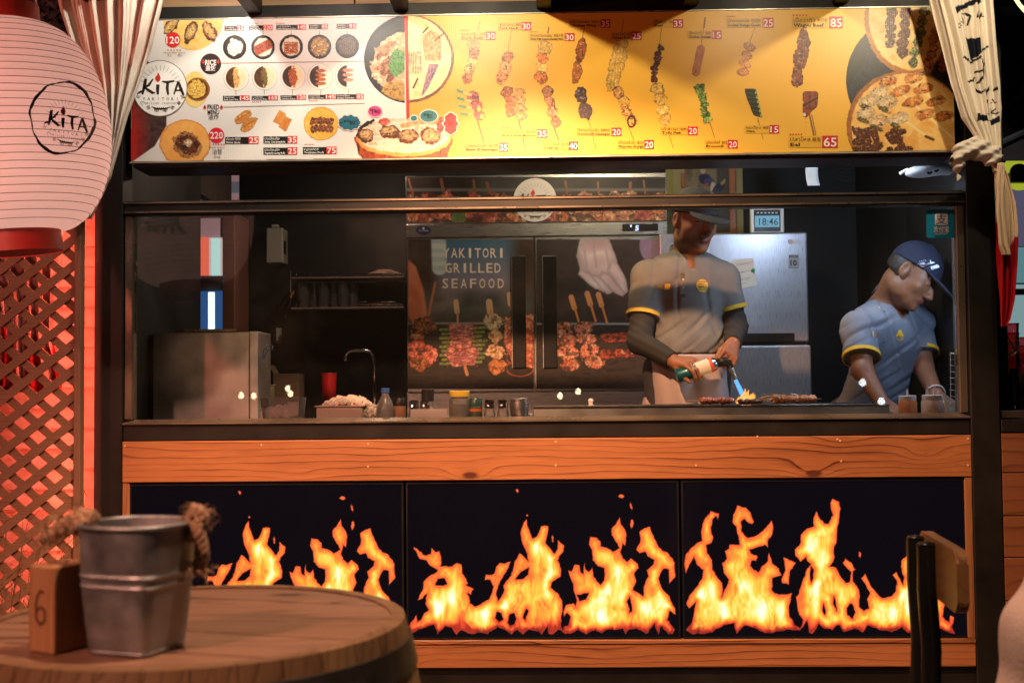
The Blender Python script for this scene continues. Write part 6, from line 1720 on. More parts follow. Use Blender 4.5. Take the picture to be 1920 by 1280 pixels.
grill_skewer('meat_skewer', 'red meat skewer on the grill under the blowtorch cook', 1313, 1374, 755, 741, .30, [(120, 44, 36), (190, 100, 84), (90, 34, 28), (226, 170, 150)], 5, 3)
grill_skewer('meat_skewer', 'charred skewer under the torch flame', 1385, 1428, 755, 745, .30, [(70, 36, 26), (130, 70, 44), (50, 26, 20)], 4, 5)
grill_skewer('mushroom_skewer', 'golden mushroom skewer on the grill between the cooks', 1448, 1530, 755, 738, .30, [(190, 110, 60), (230, 160, 96), (150, 76, 50), (214, 140, 110)], 6, 8, True)

# --- sauce bottles, stockpot, wire basket at the far end
wp = mat('white_squeeze_plastic', (.52, .46, .46), .4)
SQ = None
for (px, Y, sc_, lb, col_) in ((1702, .20, 1.0, 'short white capped squeeze bottle of orange sauce', (.45, .16, .06)), (1748, .13, 1.25, 'squeeze bottle with two nozzles beside the wire basket', (.50, .36, .30))):
    k = (Y - CAMP.y) / FPX; p = at(px, 770, Y); r_ = 16 * k * (1.0 if sc_ == 1.0 else 1.15)
    zt_ = (at(px, 742 if sc_ == 1.0 else 741, Y).z)
    t = thing('sauce_bottle', lb, 'bottle', (p.x, Y, ZC), 'sauce bottles at the grill end')
    MB().lathe([(r_, 0), (r_ * 1.05, .005), (r_ * 1.05, zt_ - ZC - .022), (r_ * .95, zt_ - ZC - .016)], (p.x, Y, ZC), 24).obj('bottle_body', mat('sauce_' + str(px), col_, .35), t, 40)
    MB().lathe([(r_ * .98, zt_ - ZC - .0155), (r_ * .98, zt_ - ZC), (r_ * .9, zt_ - ZC + .002)], (p.x, Y, ZC), 24).obj('cap', wp, t, 40)
    for dx in ((0,) if sc_ == 1.0 else (-.014, .010)): MB().lathe([(.0045, zt_ - ZC + .002), (.0032, zt_ - ZC + (.024 if sc_ == 1 else .036))], (p.x + dx, Y, ZC), 10).obj('nozzle', wp, t, 40)
YP = .78
p = at(1772, 780, YP); k = (YP - CAMP.y) / FPX
SP = thing('stock_pot', 'tall dark stock pot behind the cook in the blue cap', 'pot', (p.x, YP, ZC))
MB().box(p.x - .12, p.x + .09, YP - .12, YP + .12, 1.02, ZC - .001).obj('stand', black_steel, SP)
MB().lathe([(.078, 0), (.08, .01), (.08, .245), (.088, .262), (.088, .266)], (p.x, YP, ZC), 36).obj('pot_body', mat('dark_polished_pot', (.20, .19, .18), .15, 1.0, .1), SP, 40)
MB().lathe([(.086, .267), (.07, .28), (.045, .286), (.045, .30), (0, .30)], (p.x, YP, ZC), 30).obj('lid', black_plastic, SP, 40)
MB().lathe([(.010, .30), (.010, .355), (0, .358)], (p.x, YP, ZC), 12).obj('lid_knob', black_plastic, SP, 40)
YWB = .16
WB = thing('wire_basket', 'white wire basket standing in the window corner', 'basket', (at(1795, 780, YWB).x, YWB, ZC))
for i, x in enumerate((1782, 1791, 1800, 1806)): MB().tube([at(x, 660 + i, YWB), at(x + 1, 766 + 3 * i, YWB)], .0016, 5).obj('upright_wire', mat('wire_white' + str(i), (.45, .40, .38), .4), WB)
for i in range(10): MB().tube([at(1781, 662 + 11.5 * i, YWB - .003), at(1807, 664 + 11.5 * i, YWB - .003)], .0013, 5).obj('cross_wire', mat('wire_cross' + str(i), (.45, .40, .38), .4), WB)
p = at(1778, 735, .36)
RB = thing('red_bowl', 'red bowl at the elbow of the cook in the blue cap', 'bowl', (p.x, .36, ZC))
MB().lathe([(.035, 0), (.062, .035), (.068, .055), (.064, .055), (.055, .03), (0, .01)], (p.x, .36, ZC), 28, cap=False).obj('bowl_body', mat('red_enamel', (.5, .03, .04), .3), RB, 40)
MB().lathe([(.055, .04), (.04, .058), (0, .066)], (p.x, .36, ZC), 16, cap=False).obj('garnish', mat('orange_garnish', (.55, .26, .05), .7, 0, .5, 60), RB, 40)
a = at(1776, 745, .22); cb_ = MB(); cb_.hexa([(a.x, .24, ZC), (a.x + .07, .30, ZC), (a.x + .07, .306, ZC), (a.x, .246, ZC), (a.x - .005, .24, ZC + .09), (a.x + .07, .30, ZC + .05), (a.x + .07, .306, ZC + .05), (a.x - .005, .246, ZC + .09)])
tag(cb_.obj('cardboard_piece', mat('tan_card', (.42, .26, .16), .8)), 'torn tan cardboard piece behind the wire basket', 'cardboard')

# --- things up under the ceiling
a = at(1517, 312, .9)
ps = MB(); ps.grid(lambda u, v: Vector((at(1505, 0, .9).x + (at(1528, 0, .9).x - at(1505, 0, .9).x) * u + .006 * v * v, .9 + .012 * math.sin(3 * v), at(1516, 305, .9).z - (.098) * v)), 4, 10)
tag(ps.obj('paper_strip', paper, None, True), 'white paper strip hanging under the header', 'paper'); bpy.data.objects['paper_strip'].modifiers.new('thickness', 'SOLIDIFY').thickness = .001
s_ = Sheet(pmap(1.895))
for q in range(4): s_.brush([(1590 + (44 - 8 * q) * math.cos(R(t_)) , 305 + (34 - 7 * q) * math.sin(R(t_))) for t_ in range(30, 151, 10)], 1.6, (44, 46, 44), 0, 3)
s_.obj('chalk_arcs', print_matt, K)
EL = thing('camera_dome', 'white security camera under the kiosk ceiling', 'camera', (at(1735, 318, .3).x, .3, at(1735, 318, .3).z))
c = at(1738, 319, .30)
S_ = Sculpt((c.x - .12, .2, c.z - .06), (c.x + .12, .42, c.z + .06), .004)
S_.ell((c.x, .30, c.z), (.082, .05, .026), Matrix.Rotation(R(-8), 3, 'Y'), k=.01)
S_.cone((c.x + .03, .29, c.z - .002), (c.x + .066, .27, c.z - .008), .020, .018, k=.01)
S_.obj('case', mat('aged_white_plastic', (.30, .29, .28), .5, 0, .08), EL)
MB().tube([(c.x - .07, .30, c.z + .004), (c.x - .10, .30, c.z - .012)], .006, 8).obj('lever', white_plastic, EL)
for dx, dz in ((-.004, -.026), (.02, -.018)): MB().lathe([(.010, 0), (.010, .006)], (c.x + dx, .262, c.z + dz + .012), 12, axis=Matrix.Rotation(R(90), 3, 'X')).obj('sensor', black_plastic, EL)

# --- payment sticker on the glass
s_ = Sheet(lambda px, py, layer=0: at_np(px, py, 0.0392 - .0003 * layer))
def rrect(s_, x0, y0, x1, y1, r_, c, l):
    P = []
    for (cx, cy, a0) in ((x1 - r_, y0 + r_, -90), (x1 - r_, y1 - r_, 0), (x0 + r_, y1 - r_, 90), (x0 + r_, y0 + r_, 180)): P += [(cx + r_ * math.cos(R(a0 + 15 * i)), cy + r_ * math.sin(R(a0 + 15 * i))) for i in range(7)]
    s_.quad(P, c, l)
rrect(s_, 1737, 393, 1792, 446, 4, (0, 122, 156), 0); rrect(s_, 1753, 400, 1777, 422, 3, (226, 206, 196), 1)
s_.text('支', 1765, 419, 15, (0, 122, 156), 2, 20, 'C', .012); s_.text('支付宝', 1765, 434, 8.5, (230, 214, 206), 2, 29, 'C', .02); s_.text('ALIPAY', 1765, 440, 4, (220, 204, 200), 2, 25, 'C', .01, res=1); s_.text('TM', 1781, 402, 2, (220, 204, 200), 2, 4, res=1)
tag(s_.obj('payment_sticker', print_matt), 'teal square payment sticker on the window glass', 'sticker')

# ------------------------------------------------------------------ stall seen through the side door
NS = thing('far_stall', 'lit stall seen through the open side door', 'stall', (-2.2, 4.0, 0))
YN = 4.0
def nbx(x0, y0, x1, y1, nm, m, dY=0, dep=.05): return bx(MB(), x0, y0, x1, y1, YN + dY, dep, 0).obj(nm, m, NS)
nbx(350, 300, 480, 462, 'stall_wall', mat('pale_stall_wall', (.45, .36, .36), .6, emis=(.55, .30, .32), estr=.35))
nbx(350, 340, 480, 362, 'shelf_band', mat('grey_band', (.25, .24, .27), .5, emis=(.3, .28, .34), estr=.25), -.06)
nbx(413, 310, 420, 445, 'upright_pole', mat('grey_pole', (.16, .16, .18), .5), -.12)
nbx(350, 390, 480, 408, 'dark_beam', mat('dark_band', (.06, .06, .07), .5), -.08)
nbx(350, 445, 392, 516, 'red_sign', glow('red_sign_glow', (1.0, .16, .09), .75), -.02)
nbx(392, 445, 480, 516, 'pale_sign', glow('pale_sign_glow', (.60, .48, .44), .85), -.02)
nbx(396, 446, 411, 516, 'glare_streak', glow('white_glare_glow', (.62, .95, .90), .7), -.05)  # glowing strip stands in for the glare on the pale panel
nbx(350, 516, 480, 545, 'dark_rail', mat('green_grey_rail', (.05, .07, .07), .5), -.06)
nbx(350, 545, 480, 625, 'blue_panel', glow('blue_panel_glow', (.05, .16, .45), .5), 0)
a = at(398, 0, YN - .1)
MB().tube([at(396.5, 548, YN - .1), at(396.5, 625, YN - .1)], .022, 10).obj('tube_light', glow('tube_light_glow', (.80, .95, 1.0), 1.8), NS, True)

# ------------------------------------------------------------------ neighbouring kiosk at the right edge
NK = thing('neighbouring_kiosk', 'pine boarded kiosk with a lit counter beyond the tied curtain', 'kiosk', (1.9, 0, 0))
xn = PX + PW + .0035
pine_d = wood('aged_pine_boards', (.22, .085, .038), (.10, .034, .014), 'X', 22, .5, .5)
for (y0, y1) in ((812, 886), (887, 967), (968, 1045), (1046, 1126), (1127, 1180)):
    a, b = at(1881, y1, 0), at(1881, y0, 0)
    MB().box(xn, 2.6, .004, .03, a.z + .001, b.z, .002).obj('pine_plank', pine_d, NK)
MB().box(xn, 2.6, .006, .04, 0, at(1890, 1181, 0).z, 0).obj('plinth', black_steel, NK)
MB().box(xn, 2.6, .0, .06, at(1890, 810, 0).z, at(1890, 786, 0).z, .002).obj('counter_edge', black_steel, NK)
MB().box(xn, 2.6, .01, .10, at(1890, 784, 0).z, at(1890, 770, 0).z, .002).obj('counter_lip', mat('bronze_lip', (.06, .05, .045), .35, .6), NK)
MB().box(1.66, 2.9, .102, .5, 1.10, 1.14).obj('counter_top', dull_steel, NK)
YK = .9
def kbx(x0, y0, x1, y1, nm, m, dY=0, dep=.03): return bx(MB(), x0, y0, x1, y1, YK + dY, dep, 0).obj(nm, m, NK)
kbx(1840, 532, 2020, 700, 'lit_panel', glow('teal_panel_glow', (.36, .58, .60), .5))
kbx(1840, 462, 2020, 530, 'cyan_sign', glow('cyan_sign_glow', (.22, .50, .55), .4), -.01)
kbx(1840, 330, 2020, 461, 'lilac_panel', glow('lilac_panel_glow', (.22, .20, .34), .35))
kbx(1840, 540, 2020, 553, 'black_bar', black_steel, -.05)
kbx(1840, 700, 2020, 790, 'dark_back', black_steel)
c = at(1910, 325, YK - .05); MB().lathe([(.040, 0), (.040, .004), (.072, .004), (.072, 0)], c, 32, axis=Matrix.Rotation(R(90), 3, 'X'), cap=False).obj('yellow_ring_light', glow('yellow_ring_glow', (.75, .85, .06), .45), NK)
MB().lathe([(.039, 0), (.039, .01), (0, .012)], c, 24, axis=Matrix.Rotation(R(90), 3, 'X')).obj('round_speaker', black_plastic, NK, 30)
kbx(1895, 322, 1960, 342, 'mount_bar', black_plastic, -.09)
MB().tube([at(1876, 268, .5), at(1935, 240, .5)], .012, 6).obj('roof_edge', mat('blue_roof_edge', (.10, .12, .20), .4), NK)
m = MB(); p_ = [at(1880, 268, .52), at(1960, 232, .52), at(1960, 300, .52), at(1880, 300, .52)]
m.prism([(q.x, q.z) for q in p_], .52, .54).obj('roof_board', mat('slate_roof_board', (.05, .05, .075), .5), NK)
m = MB(); p_ = [at(1872, 30, .6), at(1960, 30, .6), at(1960, 235, .6), at(1872, 262, .6)]
m.prism([(q.x, q.z) for q in p_], .6, .62).obj('dark_awning', black_steel, NK)
for i in range(5):
    MB().tube([at(1872, 110 + 16 * i, .59), at(1960, 60 + 16 * i, .59)], .004, 5).obj('awning_rib', mat('awning_rib' + str(i), (.05, .048, .045), .5), NK)
MB().tube([at(1876, 205, .55), at(1960, 128, .55)], .022, 6).obj('timber_brace', mat('ochre_brace', (.12, .06, .02), .5), NK)
MB().tube([at(1900, -8, -.2), at(1912, 10, -.2), at(1930, 30, -.2)], .006, 6).obj('neon_tube', glow('neon_glow', (.9, .95, .35), 2.0), NK)
# cups, bottle and wire stand on that counter
rc = thin_glass('red_clear_plastic', (.85, .25, .30), 1.45, .08, 2.0, .35)
for (px, yt, lb) in ((1900, 606, 'tall stack of clear red cups on the next counter'), (1922, 632, 'shorter stack of clear red cups beside the tall stack')):
    Y = .30; k = (Y - CAMP.y) / FPX; p = at(px, 770, Y); H = at(px, yt, Y).z - 1.1405
    t = thing('cup_stack', lb, 'cups', (p.x, Y, 1.1405), 'stacks of red cups')
    for i in range(7): MB().lathe([(10 * k, H * (.30 + .1 * i) - H * .3), (13.5 * k, H * (.30 + .1 * i) + H * .1), (13.9 * k, H * (.30 + .1 * i) + H * .1), (13.9 * k, H * (.30 + .1 * i) + H * .085)], (p.x, Y, 1.1405), 20, cap=False).obj('cup', rc, t, 40)
lathe_thing('dark_bottle', 'black glass bottle on the next counter', 'bottle', 1902, 680, .2, [('bottle_body', [(11, 0), (11, 55), (9, 72), (6, 84), (6, 92)], mat('black_bottle_glass', (.006, .008, .008), .08))], zb=1.1405)
WR = thing('wire_stand', 'wire stand leaning behind the kiosk post', 'stand', (at(1885, 770, .16).x, .16, 1.1405))
for q in (((1879, 612), (1882, 768)), ((1890, 640), (1891, 768)), ((1878, 612), (1922, 690)), ((1883, 676), (1906, 660))): MB().tube([at(*q[0], .16), at(*q[1], .16)], .0022, 5).obj('stand_wire', chrome, WR)
for i in range(9): MB().tube([at(1881, 680 + 10 * i, .16), at(1892, 682 + 10 * i, .16)], .0015, 5).obj('rung_wire', chrome, WR)

# ------------------------------------------------------------------ the two cooks
def nrm(v): v = np.array(v, float); return v / (np.linalg.norm(v) + 1e-12)


def A3v(px, py, Y): return np.array(at(px, py, Y))


def hand(S, wrist, d, back, side, curls, spread=0.1, thumb=(0.6, 0.5, -0.3), tc=0.5, k=1.0):
    """palm, four fingers of unequal length with three joints each, and a thumb from the side of the palm.
    d: wrist to knuckles, back: out of the back of the hand, side: +1 puts the thumb along d x back"""
    d = nrm(d); back = nrm(back - d * np.dot(back, d)); ac = np.cross(d, back) * side      # towards the thumb
    w = np.array(wrist, float)
    for i, o in enumerate((.028, .010, -.009, -.026)):
        S.cone(w + ac * o * .55 * k + d * .012, w + d * .078 * k + ac * o * k, .015 * k, .0115 * k, .010)
    L = ((.038, .024, .020), (.042, .027, .021), (.039, .025, .020), (.031, .019, .017))
    for i, o in enumerate((.029, .0095, -.0105, -.030)):
        c = curls[i] if hasattr(curls[0], '__len__') else curls
        p = w + d * .080 * k + ac * o * k; a = 0.0
        dd0 = nrm(d + ac * spread * (1.5 - i))
        for j in range(3):
            a += c[j]
            dir_ = nrm(dd0 * math.cos(a) - back * math.sin(a))
            q = p + dir_ * L[i][j] * k
            r0, r1 = ((.0098, .0088), (.0090, .0080), (.0082, .0066))[j]
            S.cone(p, q, r0 * k * (.88 if i == 3 else .95), r1 * k * (.88 if i == 3 else .95), .0015)
            p = q
    t0 = w + d * .022 * k + ac * .020 * k - back * .006
    td = nrm(ac * thumb[0] + d * thumb[1] + back * thumb[2]); t1 = t0 + td * .042 * k
    t2d = nrm(td + (d * .6 - ac * .5 - back * .3) * tc); t2 = t1 + t2d * .032 * k; t3 = t2 + nrm(t2d + (-ac * .4 + d * .3) * tc) * .024 * k
    S.cone(t0, t1, .015 * k, .0115 * k, .008); S.cone(t1, t2, .0112 * k, .0098 * k, .004); S.cone(t2, t3, .0098 * k, .0076 * k, .004)


def head_frame(f, u):
    f = nrm(f); u = nrm(np.array(u) - f * np.dot(u, f)); r = np.cross(f, u)
    return np.stack([r, f, u], 1)          # columns: right, forward, up


def head(S, c, M, k=1.0):
    """c: middle of the skull; features sit in the head's own right / forward / up axes"""
    def P(x, y, z): return np.array(c) + M @ (np.array([x, y, z]) * k)
    def E(p, r, kk=.012, sub=False): S.ell(P(*p), np.array(r) * k, M, kk, sub)
    E((0, -.010, .030), (.076, .096, .090)); E((0, .030, -.030), (.064, .066, .085), .03)
    E((0, .052, -.088), (.040, .036, .028), .03); E((0, .086, -.098), (.018, .014, .014), .02)
    for s in (-1, 1):
        E((s * .046, .050, -.024), (.021, .026, .020), .022); E((s * .052, .004, -.072), (.016, .032, .026), .035)
        E((s * .031, .094, .010), (.017, .012, .011), .012, True)
        E((s * .031, .080, .009), (.0125, .0125, .0125), .002)
        S.cone(P(s * .014, .094, .027), P(s * .046, .082, .028), .007 * k, .005 * k, .010)
        S.cone(P(s * .020, .0905, .0165), P(s * .042, .083, .0155), .0032 * k, .0028 * k, .003)
        # ears with a hollow
        E((s * .079, -.012, .000), (.010, .020, .032), .006); E((s * .087, -.008, .004), (.005, .011, .018), .004, True); E((s * .078, -.006, -.026), (.008, .010, .011), .006)
        E((s * .0125, .102, -.036), (.009, .010, .008), .006)
    S.cone(P(0, .092, .014), P(0, .110, -.026), .0075 * k, .012 * k, .010); E((0, .113, -.030), (.0115, .012, .010), .008)
    E((0, .088, -.060), (.026, .016, .010), .010); E((0, .092, -.0575), (.021, .011, .0052), .003); E((0, .091, -.0685), (.018, .011, .0062), .003)
    return P


def skin_colour(P, M, c, base, k=1.0):
    """natural skin variation: redder lips, ears and knuckles, dark brows and lashes"""
    C = np.tile(lin(base), (len(P), 1))
    n = fbm(P[:, 0] * 60 + P[:, 1] * 37, P[:, 2] * 60, 3, 3)[:, None]
    C = C * (0.86 + 0.28 * n)
    q = (P - np.array(c)) @ M / k
    lips = (np.abs(q[:, 0]) < .024) & (np.abs(q[:, 2] + .063) < .0115) & (q[:, 1] > .085)
    C[lips] = lin((126, 66, 58))
    for s in (-1, 1):
        t = (q[:, 0] * s - .014) / .036
        br = (t > 0) & (t < 1) & (np.abs(q[:, 2] - (.029 + .004 * np.sin(np.pi * np.clip(t, 0, 1)))) < .0048) & (q[:, 1] > .06)
        C[br] = lin((26, 20, 18))
        la = (np.abs(q[:, 0] * s - .031) < .014) & (np.abs(q[:, 2] - .0118) < .0022) & (q[:, 1] > .07)
        C[la] = lin((24, 18, 16))
    return C


def wrinkle(seed, amp=.0035):
    """cloth folds: narrow creases that run slantwise and fade in and out, over a slight drape"""
    def fn(X, Y, Z):
        out = .25 * np.sin(24 * X + 6 * Z + 2 * np.sin(8 * Z + seed))
        for (fx, fz, ph, g) in ((13, -17, .3, 1.0), (10, 21, 1.7, .9), (24, 7, 2.9, .8), (-15, 27, 4.1, .7)):
            w_ = fx * X + fz * Z + 1.1 * np.sin(6 * X - 4 * Z + seed + ph) + .6 * np.sin(17 * Y + 9 * Z + ph)
            m_ = np.clip(.15 + np.sin(7 * X + 9 * Z + seed * 1.7 + ph * 2.1), 0, 1)
            out = out - g * m_ * np.exp(-(np.sin(w_ + ph) / .22) ** 2) + .5 * g * m_ * np.exp(-((np.sin(w_ + ph) - .42) / .25) ** 2)
        return -amp * out
    return fn


def limb_dir(a, b): return nrm(np.array(b) - np.array(a))


def patch(name, shirt, mb_fn, m, parent, towards=(0, 1, 0), off=.0022):
    """lay flat print on a cloth surface: points start in front and travel onto it"""
    me = shirt.data; rt = root_of(shirt)
    bvh = BVHTree.FromPolygons([v.co + rt.location for v in me.vertices], [tuple(p.vertices) for p in me.polygons])
    D = Vector(towards).normalized()

    def mp(px, py, layer=0):
        out = []
        for x, y in zip(px, py):
            o = at(x, y, PATCH_Y); h = bvh.ray_cast(o - D * .3, D)
            q = h[0] if h[0] is not None else o
            out.append(tuple(q - D * (off + .0006 * layer)))
        return np.array(out)
    s_ = Sheet(mp); mb_fn(s_)
    return s_.obj(name, m, parent)


grey_polo = mat('grey_pique_polo', (.155, .150, .140), .92, 0, .12, 14, .5, 700, .15)
blue_polo = mat('slate_blue_polo', (.15, .172, .22), .92, 0, .12, 14, .5, 700, .15)
sleeve_black = mat('black_arm_sleeve', (.022, .021, .020), .8, 0, .15, 20, .2, 400, .3)
yellow_trim = mat('yellow_rib_trim', (.62, .36, .02), .85, 0, .08, 60)
apron_m = mat('pale_pink_apron', (.36, .29, .28), .85, 0, .12, 6, .25, 300, .2)
trouser_m = mat('dark_trousers', (.03, .03, .035), .85, 0, .15)
hair_m = mat('black_hair', (.012, .010, .009), .5, 0, .3, 60, .5, 300)
cap_dark = mat('charcoal_cap_cloth', (.018, .017, .016), .85, 0, .15, 20, .2, 500)
cap_blue = mat('navy_cap_cloth', (.007, .009, .027), .85, 0, .15, 20, .2, 500)

# ================= cook with the blowtorch
YA = .66; base = A3v(1288, 700, YA); HX = 5
P1 = thing('person', 'man in grey polo and dark cap torching skewers with dark arm sleeves', 'person', (base[0], YA, .30))
hc1 = A3v(1301, 414, .64) ; M1 = head_frame((.42, -.80, -.30), (.10, -.24, 1)); k1 = 1.0
nb_ = A3v(1286, 488, .70)
shL, shR = A3v(1215, 520, .67), A3v(1355, 522, .70)
elL, wrL = A3v(1199, 640, .60), A3v(1262, 677, .47)
elR, wrR = A3v(1379, 612, .70), A3v(1374, 645, .50)
hip = A3v(1288, 688, .70); chest = A3v(1287, 560, .69); waist = A3v(1288, 640, .70)
can_a, can_b = A3v(1268, 705, .42), A3v(1340, 682, .42)


def legs(S, hp, sp, feet_y, r=1.0):
    for s in (-1, 1):
        h_ = hp + np.array([s * .085, 0, -.02]); kn = np.array([h_[0] + s * .01, feet_y - .03, .30 + .46]); an = np.array([h_[0] + s * .02, feet_y + .02, .30 + .08])
        S.cone(h_, kn, .082 * r, .055 * r, .04); S.cone(kn, an, .054 * r, .038 * r, .03); S.cone(an, an + np.array([0, -.15, -.045]), .036, .028, .02)


def torso(S, ch, wa, hp, l, r, nb, g=1.0, add=0.0):
    lr = nrm(r - l); up = nrm(ch - hp); f = np.cross(lr, up); Mt = np.stack([lr, f, up], 1)
    S.ell(ch + up * .02, (.146 + add, .098 + add, .165 + add), Mt, .05); S.ell(wa, (.144 + add, .098 + add, .15 + add), Mt, .06); S.ell(hp, (.150 + add, .108 + add, .12 + add), Mt, .05)
    S.cone(l, r, .056 + add, .056 + add, .05); S.cone(nb + np.array([0, .01, -.03]), (l + nb) / 2 + np.array([0, 0, -.012]), .060 + add * .5, .058 + add * .7, .05); S.cone(nb + np.array([0, .01, -.03]), (r + nb) / 2 + np.array([0, 0, -.012]), .060 + add * .5, .058 + add * .7, .05)
    return Mt


S = Sculpt((base[0] - .36, .26, .28), (base[0] + .36, 1.0, 2.12), .0045)
Mt1 = torso(S, chest, waist, hip, shL, shR, nb_)
legs(S, hip, None, .72)
S.cone(nb_ + np.array([0, .02, -.04]), hc1 + M1 @ np.array([0, -.02, -.05]), .062, .056, .03)
head(S, hc1, M1, k1)
S.cone(shL, elL, .052, .042, .03); S.cone(elL, wrL, .042, .028, .02)
S.cone(shR, elR, .052, .042, .03); S.cone(elR, wrR, .042, .028, .02)
ax = nrm(can_b - can_a)
hand(S, wrL, limb_dir(wrL, (can_a + can_b) / 2 + np.array([-.002, -.018, .026])), np.array([0.10, -.62, .78]), 1, [(.55, .85, .45)] * 4, .10, (.5, .7, -.5), .4, .98)
hand(S, wrR, np.array([-.20, -.55, -.42]), np.array([.5, -.55, .55]), 1, [(.9, 1.1, .7)] * 4, .04, (.3, .7, -.35), .9, .95)
c1 = S.obj('body', body_mat, P1, lambda P: skin_colour(P, M1, hc1, (136, 90, 64), k1))
# clothes
S = Sculpt((base[0] - .34, .42, 1.30), (base[0] + .34, .98, 1.92), .005)
torso(S, chest, waist, hip + np.array([0, 0, .04]), shL, shR, nb_, add=.010)
hemL = shL + (elL - shL) * .62; hemR = shR + (elR - shR) * .66
dL, dR = limb_dir(shL, elL), limb_dir(shR, elR)
S.cone(shL, shL + (elL - shL) * .8, .062, .066, .03, [(hemL, dL)]); S.cone(shR, shR + (elR - shR) * .85, .062, .064, .03, [(hemR, dR)])
S.warp(wrinkle(1.0, .0062)); S.clip((0, 0, at(1288, 662, .60).z), (0, 0, -1))
S.cone(nb_ + np.array([.004, -.03, .02]), nb_ + np.array([.010, -.10, -.040]), .044, .008, .010, None, True)
shirt1 = S.obj('polo_shirt', grey_polo, P1)


def cuff(name, c, d, r, w_, m, parent):
    d = nrm(d); q = Vector(d).to_track_quat('Z', 'Y').to_matrix()
    return MB().lathe([(r - .004, -w_), (r, -w_ * .9), (r + .001, 0), (r - .006, .0005)], Vector(c), 28, axis=q, cap=False).obj(name, m, parent, 40)


cuff('sleeve_trim', hemL, dL, .0685, .017, yellow_trim, P1); cuff('sleeve_trim', hemR, dR, .0672, .017, yellow_trim, P1)
for (a, b, c, d_) in ((shL + (elL - shL) * .45, elL, wrL, limb_dir(elL, wrL)), (shR + (elR - shR) * .45, elR, wrR, limb_dir(elR, wrR))):
    lo = np.minimum(np.minimum(a, b), c) - .08; hi = np.maximum(np.maximum(a, b), c) + .08
    S = Sculpt(lo, hi, .005); S.cone(a, b, .053, .048, .01); S.cone(b, c, .048, .0345, .02, [(c - d_ * .004, d_)])
    S.warp(lambda X, Y, Z: .0012 * np.sin(190 * (Z + X * .6)))
    S.obj('arm_sleeve', sleeve_black, P1)
# collar
S = Sculpt(nb_ - .14, nb_ + .14, .004)
S.cone(nb_ + np.array([0, .02, -.02]), nb_ + np.array([.004, .008, .036]), .082, .070, .008); S.cone(nb_ + np.array([0, .01, -.1]), nb_ + np.array([.006, 0, .1]), .074, .060, .004, None, True)
S.cone(nb_ + np.array([.008, -.06, .10]), nb_ + np.array([.012, -.11, -.06]), .040, .010, .004, None, True)
for sx in (-1, 1): S.ell(nb_ + np.array([.006 + sx * .040, -.070, -.014]), (.040, .013, .024), np.array(Matrix.Rotation(R(sx * 32), 3, 'Y') @ Matrix.Rotation(R(-25), 3, 'X')), .006)
S.obj('collar', mat('grey_rib_collar', (.12, .115, .105), .9), P1)
# apron
S = Sculpt((base[0] - .26, .44, .70), (base[0] + .26, .92, 1.42), .006)
S.cone(hip + np.array([0, 0, .05]), np.array([hip[0], .67, .75]), .172, .19, .02); S.cone(hip + np.array([0, .02, .12]), np.array([hip[0], .70, .65]), .160, .178, .01, None, True)
S.warp(lambda X, Y, Z: .007 * np.sin(38 * X + 4 * np.sin(6 * Z)) + .004 * np.sin(80 * X + 9 * Z)); S.clip((0, .74, 0), (0, 1, 0)); S.clip((0, 0, at(1288, 664, .55).z), (0, 0, 1)); S.clip((0, 0, .74), (0, 0, -1))
S.obj('apron', apron_m, P1)
S = Sculpt((base[0] - .26, .50, .34), (base[0] + .26, .92, 1.38), .008); S.ell(hip, (.158, .116, .125), k=.03); legs(S, hip, None, .72, 1.12); S.clip((0, 0, .40), (0, 0, -1)); S.obj('trousers', trouser_m, P1)
# cap and hair
def capset(parent, c, M, k, m, brim_tilt=0.0, blim=1.0):
    P = lambda x, y, z: np.array(c) + M @ (np.array([x, y, z]) * k)
    S = Sculpt(np.array(c) - .23, np.array(c) + .23, .004)
    S.ell(P(0, -.010, .040), np.array([.086, .106, .096]) * k, M, .004, False, [(P(0, 0, .034), -(M @ nrm((0, -.10, 1))))])
    Mb = M @ np.array(Matrix.Rotation(brim_tilt, 3, 'X'))
    S.ell(P(0, .105, .034), np.array([.080, .088, .0085]) * k, Mb, .006, False, [(P(0, .055, .03), -(M @ np.array((0, 1, 0))))])
    S.ell(P(0, -.010, .142 - .004), np.array([.008, .008, .005]) * k, M, .003)
    o = S.obj('cap', m, parent)
    S = Sculpt(np.array(c) - .16, np.array(c) + .16, .004)
    S.ell(P(0, -.022, .020), np.array([.0795, .092, .092]) * k, M, .01, False, [(P(0, .030, 0), M @ nrm((0, 1, .25))), (P(0, 0, .05), M @ np.array((0, 0, 1))), (P(0, 0, -.045), -(M @ nrm((0, .25, 1))))])
    S.warp(lambda X, Y, Z: .0012 * np.sin(900 * X + 300 * Z) * np.sin(700 * Y))
    S.obj('hair', hair_m, parent)
    return o, P


cap1, _ = capset(P1, hc1, M1, k1, cap_dark, R(-8))
PATCH_Y = .45
def em1(s_):
    s_.disc(1326, 530, 12, (206, 156, 40), 0, 13, 24)
    for y in (522, 527, 532, 537): s_.brush([(1317, y), (1335, y)], 1.2, (120, 96, 50), 1, 3)
    s_.text('YAKITORI', 1326, 534, 4, (90, 70, 40), 2, 19, 'C', res=1)
patch('chest_emblem', shirt1, em1, print_matt, P1)
patch('chest_badge', shirt1, lambda s_: (s_.rect(1254, 526, 1264, 537, (226, 170, 30)), s_.rect(1240, 529, 1250, 536, (150, 110, 30))), print_matt, P1)
patch('placket', shirt1, lambda s_: (s_.quad([(1284, 505), (1292, 505), (1293, 552), (1285, 552)], (60, 56, 50)), s_.disc(1288.5, 518, 1.6, (190, 180, 160), 1, None, 10), s_.disc(1289, 534, 1.6, (190, 180, 160), 1, None, 10)), print_matt, P1)

